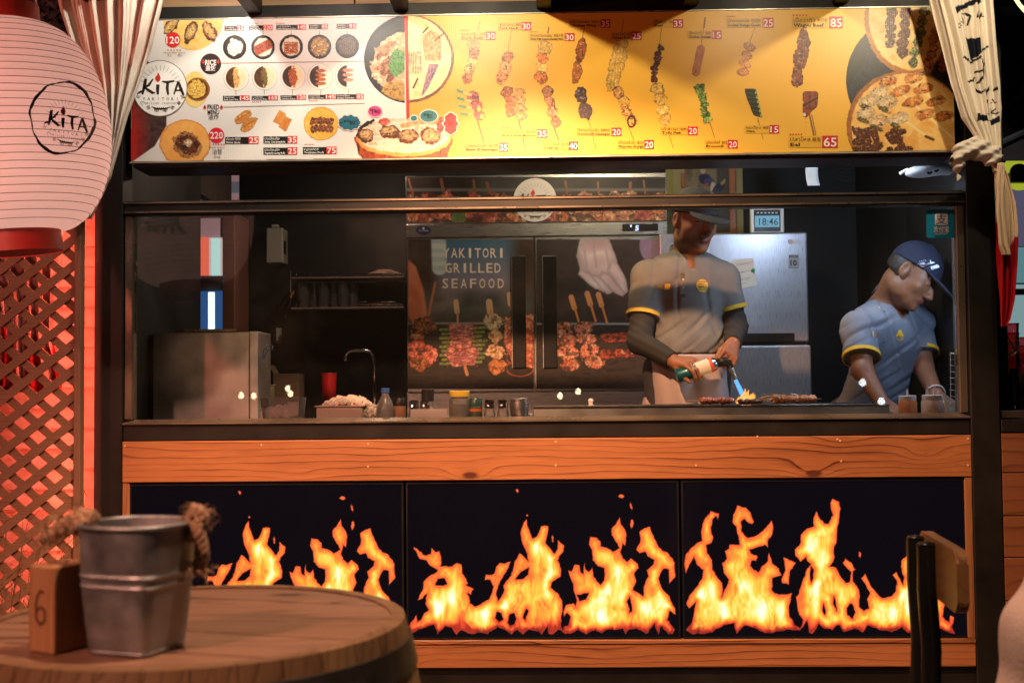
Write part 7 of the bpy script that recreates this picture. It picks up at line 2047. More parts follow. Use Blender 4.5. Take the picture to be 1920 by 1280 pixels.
# blowtorch
def flame_mat(name, color, strength, dens):
    """burning gas: glows and lets what is behind it show through"""
    m = glow(name, color, strength); t = m.node_tree; n = t.nodes
    e = [q for q in n if q.type == 'EMISSION'][0]; tr = n.new('ShaderNodeBsdfTransparent'); mx = n.new('ShaderNodeMixShader'); mx.inputs[0].default_value = dens
    t.links.new(tr.outputs[0], mx.inputs[1]); t.links.new(e.outputs[0], mx.inputs[2]); t.links.new(mx.outputs[0], n['Material Output'].inputs[0])
    return m


BT = thing('blowtorch', 'kitchen blowtorch on a teal gas can in the hand of the grey shirted cook', 'blowtorch', tuple((can_a + can_b) / 2))
qa = Vector(ax).to_track_quat('Z', 'Y').to_matrix(); ca_ = Vector(can_a); Lc = float(np.linalg.norm(can_b - can_a))
MB().lathe([(.025, 0), (.028, .004), (.028, Lc * .52)], ca_, 28, axis=qa).obj('gas_can', mat('teal_tin', (.015, .10, .12), .3, .4), BT, 40)
MB().lathe([(.0282, Lc * .523), (.0282, Lc * .86)], ca_, 28, axis=qa).obj('can_label', mat('cream_label', (.58, .52, .42), .4), BT, 40)
MB().lathe([(.0284, Lc * .863), (.0284, Lc * .95)], ca_, 28, axis=qa).obj('red_band', mat('red_band', (.50, .07, .03), .4), BT, 40)
MB().lathe([(.027, Lc * .953), (.022, Lc * 1.03), (.018, Lc * 1.06)], ca_, 28, axis=qa).obj('can_shoulder', chrome, BT, 40)
t0, t1, t2, t3 = A3v(1343, 681, .42), A3v(1360, 677, .42), A3v(1370, 690, .42), A3v(1380, 711, .42)
MB().tube([t0, t1, A3v(1367, 682, .42), t2], [.018, .017, .015, .011], 14).obj('burner_head', black_plastic, BT, True)
MB().tube([t2, t3], [.011, .008], 12).obj('nozzle', steel, BT, 40)
fl_ = MB(); f0, f1 = A3v(1379, 712, .41), A3v(1395, 745, .40)
fl_.tube([f0, f0 * .6 + f1 * .4, f1], [.007, .0085, .010], 12)
fj = fl_.obj('torch_flame', flame_mat('blue_flame', (.16, .48, 1.0), 1.5, .62), BT, True)
fg = MB(); rn = random.Random(2)
for i in range(26):
    x = rn.uniform(1382, 1412); h = rn.uniform(8, 26) * (1 - abs(x - 1398) / 30)
    a = A3v(x, 753, .39 + rn.uniform(-.03, .03)); b = A3v(x + rn.uniform(-2, 8), 753 - h, .39)
    fg.tube([a, a * .5 + b * .5, b], [.010, .007, .001], 6)
tag(fg.obj('grill_flame', flame_mat('orange_flame', (1.0, .42, .08), 1.5, .6), None, True), 'orange flame flaring where the torch meets the grill', 'flame')
lgt = bpy.data.lights.new('flame_light', 'POINT'); lgt.energy = .8; lgt.color = (1, .55, .2); lgt.shadow_soft_size = .02
lo = bpy.data.objects.new('flame_light', lgt); lo.location = A3v(1398, 742, .36); COL.objects.link(lo)

# ================= cook bending over the counter in the blue cap
P2 = thing('person', 'man in slate polo and navy cap bending over the counter end', 'person', (A3v(1640, 700, .66)[0], .68, .30))
hc2 = A3v(1709, 516, .56); M2 = head_frame((.68, -.48, -.66), (.50, -.10, .86)); k2 = 1.0
nb2 = A3v(1658, 574, .66)
sL, sR = A3v(1611, 616, .56), A3v(1718, 602, .76)
eL, wL = A3v(1617, 694, .46), A3v(1652, 752, .36)
eR, wR = A3v(1731, 688, .66), A3v(1756, 742, .42)
hp2 = A3v(1622, 790, .76); ch2 = A3v(1660, 660, .68); wa2 = A3v(1645, 735, .72)
S = Sculpt((hp2[0] - .36, .16, .28), (hp2[0] + .52, 1.02, 1.98), .0045)
torso(S, ch2, wa2, hp2, sL, sR, nb2)
legs(S, hp2, None, .78)
S.cone(nb2 + np.array([-.01, .02, -.04]), hc2 + M2 @ np.array([0, -.03, -.05]), .062, .057, .03)
head(S, hc2, M2, k2)
S.cone(sL, eL, .048, .039, .03); S.cone(eL, wL, .039, .027, .02); S.cone(sR, eR, .048, .039, .03); S.cone(eR, wR, .039, .027, .02)
hand(S, wL, np.array([.42, -.35, -.35]), np.array([.2, -.5, .8]), 1, [(.35, .5, .3)] * 4, .10, (.5, .7, -.4), .4)
hand(S, wR, np.array([.25, -.55, -.30]), np.array([.1, -.4, .9]), -1, [(.4, .6, .4)] * 4, .08, (.5, .7, -.4), .4)
S.obj('body', body_mat, P2, lambda P: skin_colour(P, M2, hc2, (124, 80, 56), k2))
S = Sculpt((hp2[0] - .34, .34, 1.10), (hp2[0] + .50, 1.0, 1.78), .005)
torso(S, ch2, wa2, hp2, sL, sR, nb2, add=.012)
hL, hR = sL + (eL - sL) * .72, sR + (eR - sR) * .74; d1, d2 = limb_dir(sL, eL), limb_dir(sR, eR)
S.cone(sL, sL + (eL - sL) * .95, .062, .072, .035, [(hL, d1)]); S.cone(sR, sR + (eR - sR) * .95, .062, .070, .035, [(hR, d2)])
S.warp(wrinkle(2.3, .0062))
S.cone(nb2 + np.array([.02, -.035, .02]), nb2 + np.array([.05, -.10, -.05]), .052, .010, .012, None, True)
S.clip((0, 0, 1.12), (0, 0, -1))
shirt2 = S.obj('polo_shirt', blue_polo, P2)
cuff('sleeve_trim', hL, d1, .0725, .018, yellow_trim, P2); cuff('sleeve_trim', hR, d2, .0705, .018, yellow_trim, P2)
S = Sculpt(nb2 - .15, nb2 + .15, .004); up2 = nrm(hc2 - nb2)
S.cone(nb2 + np.array([-.005, .02, -.03]), nb2 + up2 * .045 + np.array([0, .012, 0]), .086, .072, .008); S.cone(nb2 - up2 * .1, nb2 + up2 * .12, .078, .061, .004, None, True)
S.cone(nb2 + np.array([.05, -.06, .09]), nb2 + np.array([.07, -.11, -.06]), .042, .010, .004, None, True)
S.obj('collar', mat('navy_collar', (.06, .065, .085), .9), P2)
S = Sculpt((hp2[0] - .28, .5, .34), (hp2[0] + .28, 1.02, 1.32), .008); S.ell(hp2, (.162, .12, .13), k=.03); legs(S, hp2, None, .78, 1.12); S.clip((0, 0, .40), (0, 0, -1)); S.obj('trousers', trouser_m, P2)
S = Sculpt((hp2[0] - .26, .44, .74), (hp2[0] + .30, .95, 1.22), .006)
S.cone(hp2 + np.array([0, -.02, .02]), np.array([hp2[0], .72, .80]), .176, .19, .02); S.cone(hp2 + np.array([0, .01, .12]), np.array([hp2[0], .75, .65]), .164, .178, .01, None, True); S.clip((0, .80, 0), (0, 1, 0)); S.clip((0, 0, .78), (0, 0, -1)); S.clip((0, 0, 1.17), (0, 0, 1))
S.obj('apron', mat('faded_blue_apron', (.10, .125, .15), .85), P2)
cap2, Pc = capset(P2, hc2, M2, k2, cap_blue, R(-10))
PATCH_Y = .30
def cape(s_):
    s_.text('Coo', 1752, 493, 9, (196, 200, 226), 1, 17, 'C', .03, -14, shear=.2); s_.text('life', 1757, 488, 6, (196, 200, 226), 1, 9, 'C', .03, -14, shear=.2)
    for q in range(4): s_.brush([(1746 + 4 * q, 499 - q), (1747 + 4 * q, 505 - q)], 2.6, (190, 196, 226), 1, 2)
    for q in range(4): s_.disc(1752 + 3.5 * q, 481 - .8 * q, .9, (196, 200, 226), 1, None, 8)
patch('cap_lettering', cap2, cape, print_matt, P2)
PATCH_Y = .40
def em2(s_):
    s_.disc(1709, 619, 4.2, (226, 176, 36), 0, None, 20); s_.quad([(1700, 628), (1718, 628), (1715, 621), (1703, 621)], (226, 176, 36), 0); s_.rect(1701, 630, 1717, 632, (206, 160, 40), 0); s_.rect(1703, 633, 1716, 635, (190, 150, 50), 0)
patch('chest_emblem', shirt2, em2, print_matt, P2)
patch('chest_badge', shirt2, lambda s_: (s_.rect(1647, 619, 1663, 632, (110, 124, 150)), s_.rect(1647, 619, 1649.5, 632, (206, 160, 40), 1), s_.rect(1659, 619, 1663, 630, (150, 96, 40), 1)), print_matt, P2)
patch('placket', shirt2, lambda s_: (s_.quad([(1675, 578), (1681, 578), (1679, 640), (1674, 640)], (52, 58, 76)), s_.disc(1669, 571, 1.8, (220, 150, 110), 1, None, 10)), print_matt, P2)
ww = Vector(wR); qd = Vector(limb_dir(eR, wR)).to_track_quat('Z', 'Y').to_matrix()
MB().tube([ww + qd @ Vector((.034 * math.cos(a), .034 * math.sin(a), -.02)) for a in [2 * math.pi * i / 28 for i in range(28)]], .004, 6, closed=True).obj('bracelet', mat('pale_bracelet', (.45, .42, .42), .4), P2, True)

# ------------------------------------------------------------------ barrel table with bucket and number block
TC = at(362, 1165, -2.4); TX, TY, TZ = TC.x, -2.4, TC.z; TR_ = .300
BTB = thing('barrel_table', 'upright oak barrel used as a table under the zinc bucket', 'barrel', (TX, TY, 0))
# head boards, laid across the round
nbd = 5; wbd = 2 * (TR_ - .004) / nbd; ang = Matrix.Rotation(R(-14), 4, 'Z')
for i in range(nbd):
    y0 = -TR_ + .004 + i * wbd + .0014; y1 = y0 + wbd - .0028; rr = TR_ - .005
    ys = [y0 + (y1 - y0) * j / 8 for j in range(9)]
    pts = [(math.sqrt(max(rr * rr - y * y, 1e-6)), y) for y in ys]; poly = pts + [(-x, y) for x, y in reversed(pts)]
    m = MB(); dz = random.uniform(-.0006, .0006)
    a = [m.bm.verts.new((x, y, TZ - .022)) for x, y in poly]; b = [m.bm.verts.new((x, y, TZ - .0005 + dz)) for x, y in poly]
    m.bm.faces.new(a[::-1]); m.bm.faces.new(b); k = len(poly)
    for j in range(k): m.bm.faces.new((a[j], a[(j + 1) % k], b[(j + 1) % k], b[j]))
    me = m.mesh('head_board'); me.transform(Matrix.Translation((TX, TY, 0)) @ ang)
    link('head_board', me, barrel_wood, BTB)


def brad(z):       # barrel outline: bulged staves
    t = (z - TZ / 2) / (TZ / 2); return .300 + .058 * (1 - t * t)


ns = 34; st0 = None
for i in range(ns):
    a0 = 2 * math.pi * (i + .012) / ns; a1 = 2 * math.pi * (i + .988) / ns
    zs = [TZ * j / 12 for j in range(13)]
    if st0 is None:
        m = MB(); V = []
        for z in zs:
            r = brad(z); zz = min(z, TZ + .0)
            V.append([m.bm.verts.new((TX + q * math.cos(a), TY + q * math.sin(a), zz + (.002 if z == zs[-1] else 0))) for q, a in ((r, a0), (r + .001, (a0 + a1) / 2), (r, a1), (r - .02, a1), (r - .02, a0))])
        for j in range(12):
            for q in range(5): m.bm.faces.new((V[j][q], V[j][(q + 1) % 5], V[j + 1][(q + 1) % 5], V[j + 1][q]))
        m.bm.faces.new(V[0][::-1]); m.bm.faces.new(V[-1])
        st0 = m.obj('stave', stave_wood, BTB)
    else:
        o = st0.copy(); COL.objects.link(o); o.rotation_euler.z = 2 * math.pi * i / ns
for (za, zb_) in ((TZ - .062, TZ - .022), (TZ - .20, TZ - .16), (TZ - .36, TZ - .32), (.30, .34), (.14, .18), (.02, .06)):
    MB().lathe([(brad(za) + .0015, za), (brad(za) + .0042, za + .0005), (brad(zb_) + .0042, zb_ - .0005), (brad(zb_) + .0015, zb_)], (TX, TY, 0), 72, cap=False).obj('hoop', dark_iron, BTB, 30)
for z in (TZ - .055, TZ - .042, TZ - .029):
    for dq in (0, .05):
        a = R(-58) + dq; p = Vector((TX + (brad(z) + .005) * math.cos(a), TY + (brad(z) + .005) * math.sin(a), z))
        MB().lathe([(.0045, 0), (.0035, .002), (0, .003)], p, 10, axis=Vector((math.cos(a), math.sin(a), 0)).to_track_quat('Z', 'Y').to_matrix()).obj('rivet', dark_iron, BTB, True)


# bucket: square foot, round mouth
YK2 = -2.58
kb = (YK2 - CAMP.y) / FPX
pb = at(256, 1200, YK2); BX, BY = pb.x - .002, YK2 + .01
BH = .158; rot = R(-17)
BK = thing('zinc_bucket', 'square footed zinc bucket with rope handles on the barrel table', 'bucket', (BX, BY, TZ))


def bsec(t, off=0.0):
    """outline at height t: rounded square at the foot turning round at the mouth"""
    h = .0450 + .0185 * t + off; e = 9 - 6.2 * min(t * 1.05, 1); P = []
    for i in range(64):
        a = 2 * math.pi * i / 64; c, s_ = math.cos(a), math.sin(a)
        r = (abs(c) ** e + abs(s_) ** e) ** (-1 / e)
        P.append(Vector((h * r * c * math.cos(rot) - h * r * s_ * math.sin(rot) + BX, h * r * c * math.sin(rot) + h * r * s_ * math.cos(rot) + BY, 0)))
    return P


def loft(secs, name, m, parent, smooth=40, close=True):
    q = MB(); V = [[q.bm.verts.new(p) for p in s_] for s_ in secs]; k = len(V[0])
    for i in range(len(V) - 1):
        for j in range(k): q.bm.faces.new((V[i][j], V[i][(j + 1) % k], V[i + 1][(j + 1) % k], V[i + 1][j]))
    if close: q.bm.faces.new(V[0][::-1])
    return q.obj(name, m, parent, smooth)


def at_h(P, z): return [Vector((p.x, p.y, z)) for p in P]


ts = [0, .012, .03] + [i / 14 for i in range(1, 15)]
secs = []
for t in ts:
    z = TZ + .001 + BH * t; b = 0
    if .50 < t < .66: b = .0028 * (math.exp(-((t - .535) / .014) ** 2) + math.exp(-((t - .615) / .014) ** 2))
    secs.append(at_h(bsec(t, b), z))
tt2 = sorted(set([0, .012, .03, .1, .2, .3, .4, .47, .50, .515, .525, .535, .545, .555, .57, .58, .595, .605, .615, .625, .635, .65, .7, .8, .9, 1.0]))
secs = [at_h(bsec(t, .0017 * (math.exp(-((t - .535) / .010) ** 2) + math.exp(-((t - .615) / .010) ** 2)) - (.003 if t == 0 else 0)), TZ + .001 + BH * t) for t in tt2]
inner = [at_h(bsec(t, -.0016), TZ + .001 + BH * t) for t in reversed([.03, .2, .5, .8, 1.0])]
loft(secs + inner + [at_h(bsec(.03, -.05), TZ + .006)], 'bucket_body', zinc, BK, 40)
rimp = at_h(bsec(1.0, .0012), TZ + .001 + BH)
MB().tube(rimp, .0032, 8, closed=True).obj('rolled_rim', zinc, BK, True)
foot = at_h(bsec(0.0, -.001), TZ + .0032)
MB().tube(foot, .0026, 6, closed=True).obj('foot_rim', zinc, BK, True)
rope_m = mat('sisal_rope', (.36, .21, .12), .9, 0, .35, 60, .6, 300)


def rope(name, pts, r, parent, fray=()):
    q = MB(); pts = [Vector(p) for p in pts]
    # three strands twisted round the line
    fine = []
    for i in range(len(pts) - 1):
        for j in range(8): fine.append(pts[i].lerp(pts[i + 1], j / 8))
    fine.append(pts[-1])
    for s_ in range(3):
        P = []
        for i, p in enumerate(fine):
            d = (fine[min(i + 1, len(fine) - 1)] - fine[max(i - 1, 0)]).normalized(); a = d.cross(Vector((.3, .8, .5))).normalized(); b = d.cross(a)
            th = i * .75 + s_ * 2.094; P.append(p + (a * math.cos(th) + b * math.sin(th)) * r * .52)
        q.tube(P, r * .62, 7)
    o = q.obj(name, rope_m, parent, True)
    if fray:
        f = MB(); rn = random.Random(len(fine))
        for (c, n_, L) in fray:
            c = Vector(c)
            for i in range(n_):
                a = c + Vector((rn.gauss(0, .010), rn.gauss(0, .008), rn.gauss(0, .006))); v = Vector((rn.gauss(0, 1), rn.gauss(0, .8), rn.gauss(.1, .8))).normalized()
                f.tube([a, a + v * L * .5, a + v * L + Vector((0, 0, -L * .3))], [.0009, .0007, .0003], 3, cap=False)
        f.obj('rope_fibres', rope_m, parent, kind='stuff')
    return o


zr = TZ + BH
L0 = Vector((BX - .065, BY + .004, zr - .006)); Rr = Vector((BX + .065, BY + .010, zr - .004))
rope('rope_handle', [L0 + Vector((.006, 0, -.012)), L0 + Vector((-.012, -.012, .004)), L0 + Vector((-.006, -.006, .020)), L0 + Vector((.006, .0, .016)), L0 + Vector((-.004, -.012, .008)), L0 + Vector((-.022, -.006, .010)), L0 + Vector((-.040, 0, -.002)), L0 + Vector((-.060, .002, -.014))], .0085, BK,
     [(L0 + Vector((-.012, -.006, .012)), 120, .020), (L0 + Vector((-.035, 0, .002)), 90, .018), (L0 + Vector((-.056, 0, -.012)), 70, .016)])
rope('rope_handle', [Rr + Vector((-.012, 0, -.014)), Rr + Vector((.010, -.012, -.010)), Rr + Vector((.016, -.004, .014)), Rr + Vector((.006, .0, .022)), Rr + Vector((.002, -.008, .004)), Rr + Vector((.014, -.012, -.008)), Rr + Vector((.018, -.008, -.030)), Rr + Vector((.013, -.006, -.058))], .0085, BK,
     [(Rr + Vector((.010, -.004, .014)), 90, .016), (Rr + Vector((.014, -.006, -.054)), 50, .012)])

# number block
a = at(54, 1221, -2.60); nbx0 = a.x
BKW, BKD, BKH = .046, .060, .109
NB = thing('number_block', 'plain wooden number block standing beside the zinc bucket', 'block', (nbx0 + .030, -2.58, TZ))
rotm = Matrix.Translation((nbx0 + .027, -2.570, TZ + .0005)) @ Matrix.Rotation(R(-26), 4, 'Z')
block_w = wood('block_pine', (.52, .28, .135), (.28, .12, .05), 'Z', 46, .55, 0, .6)
MB().box(-BKW / 2, BKW / 2, -BKD / 2, BKD / 2, 0, BKH, .0025, 2, rotm).obj('block', block_w, NB)
s_ = Sheet(lambda x, y, layer=0: np.array([tuple(rotm @ Vector((p * .001, -BKD / 2 - .0004 - .0003 * layer, BKH - q * .001))) for p, q in zip(x, y)]))
s_.brush([(6, 34), (0, 31), (-6, 37), (-9, 50), (-8, 66), (-1, 74), (7, 68), (7, 56), (0, 51), (-7, 57)], [3, 4, 4, 4.5, 4.5, 4, 4, 4, 3.5, 3], (92, 50, 30))
s_.obj('engraved_number', print_matt, NB)
MB().tube([rotm @ Vector((.004, -.010, BKH + .0006)), rotm @ Vector((.014, -.004, BKH + .0006)), rotm @ Vector((.004, .006, BKH + .0006))], .0012, 5).obj('saw_mark', mat('dark_saw_mark', (.10, .045, .02), .7), NB)

# ------------------------------------------------------------------ paper lantern
YLn = -0.80
kl = (YLn - CAMP.y) / FPX
LC = at(8, 245, YLn); LR = 193 * kl
tilt = Matrix.Rotation(R(-5.0), 3, 'Y') @ Matrix.Rotation(R(3), 3, 'X')
LN = thing('paper_lantern', 'round ribbed paper lantern with a black brush emblem hanging by the curtain', 'lantern', tuple(LC))
zt_, zb_ = 196 * kl, -196 * kl; RR = 84 * kl


def lprof(t):
    """t 0 bottom ring to 1 top ring"""
    z = zb_ + (zt_ - zb_) * t; u = abs(2 * t - 1)
    return (RR + (LR - RR) * max(1 - u ** 2.05, 0) ** .53, z)


NR = 29
prof = []
for i in range(NR):
    for j in range(4):
        t = (i + j / 4) / NR; r, z = lprof(t); prof.append((r + .0019 * math.sin(math.pi * j / 4) * 1.0, z))
prof.append(lprof(1))
lp = mat('lantern_paper', (.74, .60, .56), .85, 0, .07, 9, .25, 60, .2)
_t = lp.node_tree; _p = _t.nodes['Principled BSDF']
_tr = _t.nodes.new('ShaderNodeBsdfTranslucent'); _tr.inputs[0].default_value = (.72, .58, .54, 1)
_mx = _t.nodes.new('ShaderNodeMixShader'); _mx.inputs[0].default_value = .38
_t.links.new(_p.outputs[0], _mx.inputs[1]); _t.links.new(_tr.outputs[0], _mx.inputs[2]); _t.links.new(_mx.outputs[0], _t.nodes['Material Output'].inputs[0])
MB().lathe(prof, LC, 72, axis=tilt, cap=False).obj('paper_shade', lp, LN, 60)
_l = bpy.data.lights.new('lantern_bulb', 'POINT'); _l.energy = 4.8; _l.color = (1.0, .72, .63); _l.shadow_soft_size = .03
_lo = bpy.data.objects.new('lantern_bulb', _l); COL.objects.link(_lo); _lo.parent = LN; _lo.location = (0, 0, -.04)
rib_m = mat('lantern_rib', (.10, .05, .045), .7)
for i in range(1, NR):
    r, z = lprof(i / NR)
    MB().tube([LC + tilt @ Vector(((r + .0006) * math.cos(a), (r + .0006) * math.sin(a), z)) for a in [2 * math.pi * q / 60 for q in range(60)]], .00085, 4, closed=True).obj('rib', rib_m, LN, True)
redp = mat('red_lacquer_ring', (.42, .035, .030), .45, 0, .1)
for (z0, z1) in ((zt_ - .002, zt_ + 38 * kl), (zb_ - 40 * kl, zb_ + .002)):
    MB().lathe([(RR * .96, z0), (RR, z0), (RR * (1.01 if z0 > 0 else .99), z1), (RR * .95, z1)], LC, 56, axis=tilt, cap=False).obj('end_ring', redp, LN, 30)
MB().lathe([(0.001, 0), (RR * .97, 0)], LC + tilt @ Vector((0, 0, zb_ - 38 * kl)), 40, axis=tilt, cap=False).obj('bottom_disc', mat('crimson_disc', (.30, .012, .03), .6), LN)
for k_ in range(6):
    a = R(60 * k_ + 20); p = LC + tilt @ Vector((RR * .98 * math.cos(a), RR * .98 * math.sin(a), zt_ + 36 * kl))
    MB().tube([p, LC + Vector((.02, 0, zt_ + .36))], .0018, 5).obj('hanging_string', mat('pale_string' + str(k_), (.45, .34, .27), .8), LN)
MB().tube([LC + Vector((.02, 0, zt_ + .36)), LC + Vector((.02, 0, zt_ + .80))], .003, 6).obj('hanging_cord', black_plastic, LN)


def on_lantern(px, py, layer=0):
    out = []
    Ti = tilt.transposed()
    o = Ti @ (CAMP - LC)
    for x, y in zip(px, py):
        d = Ti @ (CM @ Vector(((x - 960) / FPX, (640 - y) / FPX, -1)))
        # march along the sight line onto the paper surface
        lo_, hi_ = 2.5, 3.6; s0 = None
        n_ = 60
        for i in range(n_):
            s1 = lo_ + (hi_ - lo_) * i / n_; p = o + d * s1; t = (p.z - zb_) / (zt_ - zb_)
            if 0 < t < 1 and math.hypot(p.x, p.y) < lprof(t)[0] + .0045:
                a_, b_ = s1 - (hi_ - lo_) / n_, s1
                for _ in range(14):
                    m_ = (a_ + b_) / 2; p = o + d * m_; t = min(1, max(0, (p.z - zb_) / (zt_ - zb_)))
                    if math.hypot(p.x, p.y) < lprof(t)[0] + .0040 + .0003 * layer: b_ = m_
                    else: a_ = m_
                s0 = b_; break
        if s0 is None: s0 = 3.2
        out.append(tuple(LC + tilt @ (o + d * s0)))
    return np.array(out)


s_ = Sheet(on_lantern)
ink = (22, 18, 18)
ring = [(117 + 60 * math.cos(a) + 2.0 * math.sin(5 * a) + .9 * math.sin(13 * a), 221 + 67 * math.sin(a) + 1.6 * math.sin(7 * a + 1)) for a in [2 * math.pi * i / 60 for i in range(61)]]
s_.brush(ring, [4.2 + 1.8 * math.sin(i * .4) + .8 * math.sin(i * 2.3) for i in range(61)], ink, 0, 3)
sk = .16
kita(s_, lambda x, y: (123 + 47 * x, 229 + 52 * (y + sk * x * 1.0)), 50, ink, 1)
s_.obj('brush_emblem', print_matt, LN)


def on_back(px, py, layer=0):
    # print on the side of the lantern that faces the window
    out = []
    for x, y in zip(px, py):
        a = R(90 + x); t = min(max(.5 - y, .02), .98); r, z = lprof(t); out.append(tuple(LC + tilt @ Vector(((r + .005) * math.cos(a), (r + .005) * math.sin(a), z))))
    return np.array(out)


s_ = Sheet(on_back)
for i, ch in enumerate('焼鳥'):
    V_, F_ = glyphs(ch, .015, 2); V_ = V_ - V_.min(0); V_ = V_ / V_.max(0); s_.add(np.stack([(V_[:, 0] - .5) * 34, -.26 + .27 * i + .22 * (1 - V_[:, 1])], -1), F_, ink, 0)
s_.obj('back_lettering', print_matt, LN)

# ------------------------------------------------------------------ tied curtains
def curtain_cols(marks):
    def fn(U, V, px, y):
        C = np.tile(lin((236, 224, 206)), U.shape + (1,))
        for P in marks:
            if P[0] == 'poly': C[poly_sd(px, y, P[1]) < 0] = lin(P[2])
            else:
                for (x0, y0, x1, y1) in P[1]:
                    t = np.clip(((px - x0) * (x1 - x0) + (y - y0) * (y1 - y0)) / ((x1 - x0) ** 2 + (y1 - y0) ** 2 + 1e-6), 0, 1)
                    C[np.hypot(px - x0 - t * (x1 - x0), y - y0 - t * (y1 - y0)) < P[2]] = lin((20, 24, 34))
        return C
    return fn


def solid(o, th=.0016):
    s_ = o.modifiers.new('thickness', 'SOLIDIFY'); s_.thickness = th; return o


YCt = -.16
CL = thing('curtain', 'cream curtain gathered to the post behind the paper lantern', 'curtain', tuple(at(210, 300, YCt)), 'tied cream curtains')
me, _ = cloth('curtain_cloth', '', '', [(100, 318, -30, YCt), (112, 306, 20, YCt), (136, 286, 90, YCt), (165, 262, 160, YCt), (186, 240, 220, YCt), (196, 222, 280, YCt), (186, 208, 330, YCt), (160, 190, 370, YCt), (130, 172, 410, YCt)], 6.5, .030, None, nu=110, nv=70, seed=3)
solid(link('curtain_cloth', me, cream_cloth, CL, True))
Tb = at(206, 312, YCt)
CR = thing('curtain', 'cream curtain with black brush drawing tied at the kiosk post', 'curtain', tuple(at(1850, 300, YCt)), 'tied cream curtains')
dark_ = (22, 28, 40)
marks = [('poly', [(1788, 16), (1838, -6), (1842, 4), (1800, 20), (1792, 30)], dark_),
         ('line', [(1803, 27, 1812, 24), (1812, 24, 1818, 32), (1818, 32, 1816, 46), (1803, 34, 1806, 45)], 1.4), ('line', [(1795, 48, 1801, 44), (1795, 55, 1800, 51), (1831, 16, 1829, 36), (1831, 16, 1837, 18), (1837, 18, 1835, 36), (1842, 22, 1838, 40), (1846, 30, 1838, 32)], .9),
         ('poly', [(1810, 72), (1832, 73), (1840, 84), (1839, 98), (1832, 108), (1820, 113), (1815, 92)], dark_), ('line', [(1839, 97, 1853, 87)], 1.6),
         ('line', [(1806, 110, 1818, 118), (1818, 118, 1840, 108), (1840, 108, 1847, 118), (1847, 118, 1845, 140), (1845, 140, 1834, 156), (1815, 155, 1824, 152), (1824, 152, 1828, 145)], 2.2), ('line', [(1831, 136, 1836, 136)], 2.6),
         ('line', [(1829, 163, 1838, 176), (1838, 176, 1844, 171), (1846, 178, 1851, 166), (1851, 178, 1857, 160), (1864, 168, 1867, 166), (1864, 170, 1868, 171)], 1.3),
         ('line', [(1848, 186, 1849, 195), (1854, 193, 1854, 187), (1858, 194, 1861, 192), (1862, 187, 1866, 194)], 1.1),
         ('line', [(1850, 214, 1853, 208), (1853, 208, 1856, 214), (1856, 214, 1850, 216), (1859, 204, 1860, 216), (1866, 205, 1860, 211), (1860, 211, 1868, 214)], 1.3),
         ('poly', [(1830, 214), (1848, 217), (1851, 228), (1833, 227)], dark_), ('poly', [(1851, 228), (1872, 219), (1872, 230), (1856, 237)], dark_)]
me, _ = cloth('curtain_cloth', '', '', [(1732, 1862, -30, YCt), (1744, 1864, 0, YCt), (1766, 1870, 80, YCt), (1786, 1877, 160, YCt), (1806, 1880, 220, YCt), (1836, 1880, 270, YCt), (1858, 1879, 310, YCt), (1863, 1875, 322, YCt)], 3.6, .018, curtain_cols(marks), nu=240, nv=280, seed=8)
solid(link('curtain_cloth', me, dyed, CR, True))
# knot over the post and the tails with the red ends
kc = at(1836, 296, YCt)
S_ = Sculpt((at(1775, 0, YCt).x, YCt - .10, at(1800, 350, YCt).z), (at(1895, 0, YCt).x, YCt + .12, at(1800, 250, YCt).z), .004)
def Kp(px, py, dy=0): return np.array(at(px, py, YCt + dy))
S_.cone(Kp(1858, 292), Kp(1832, 277), .034, .030, .02); S_.cone(Kp(1832, 278), Kp(1806, 284), .030, .030, .02); S_.cone(Kp(1806, 284, -.01), Kp(1794, 300, -.01), .024, .020, .02); S_.cone(Kp(1794, 300), Kp(1797, 335), .018, .005, .02)
S_.warp(lambda X, Y, Z: .004 * np.sin(170 * (Z - .5 * X)) + .002 * np.sin(310 * (Z + .3 * X + .4 * Y)))
S_.obj('tie_knot', cream_cloth, CR)
tailc = lambda cut: (lambda U, V, px, y: np.where(((y + 26 * np.sin(5.5 * U + 1.0) + 9 * np.sin(17 * U)) > cut)[..., None], lin((170, 10, 20)), lin((226, 198, 164))))
me, _ = cloth('tail_cloth', '', '', [(1864, 1880, 306, YCt), (1866, 1890, 330, YCt), (1868, 1903, 380, YCt), (1870, 1906, 430, YCt), (1872, 1905, 490, YCt), (1874, 1900, 560, YCt), (1875, 1892, 600, YCt), (1876, 1884, 612, YCt)], 2.4, .014, tailc(438), nu=50, nv=110, seed=12)
solid(link('tail_cloth', me, dyed, CR, True))
me, _ = cloth('tail_cloth', '', '', [(1871, 1882, 306, YCt - .03), (1868, 1882, 340, YCt - .03), (1867, 1884, 400, YCt - .03), (1872, 1892, 460, YCt - .03), (1880, 1896, 478, YCt - .03)], 1.6, .008, tailc(520), nu=30, nv=60, seed=15)
solid(link('tail_cloth', me, dyed, CR, True))

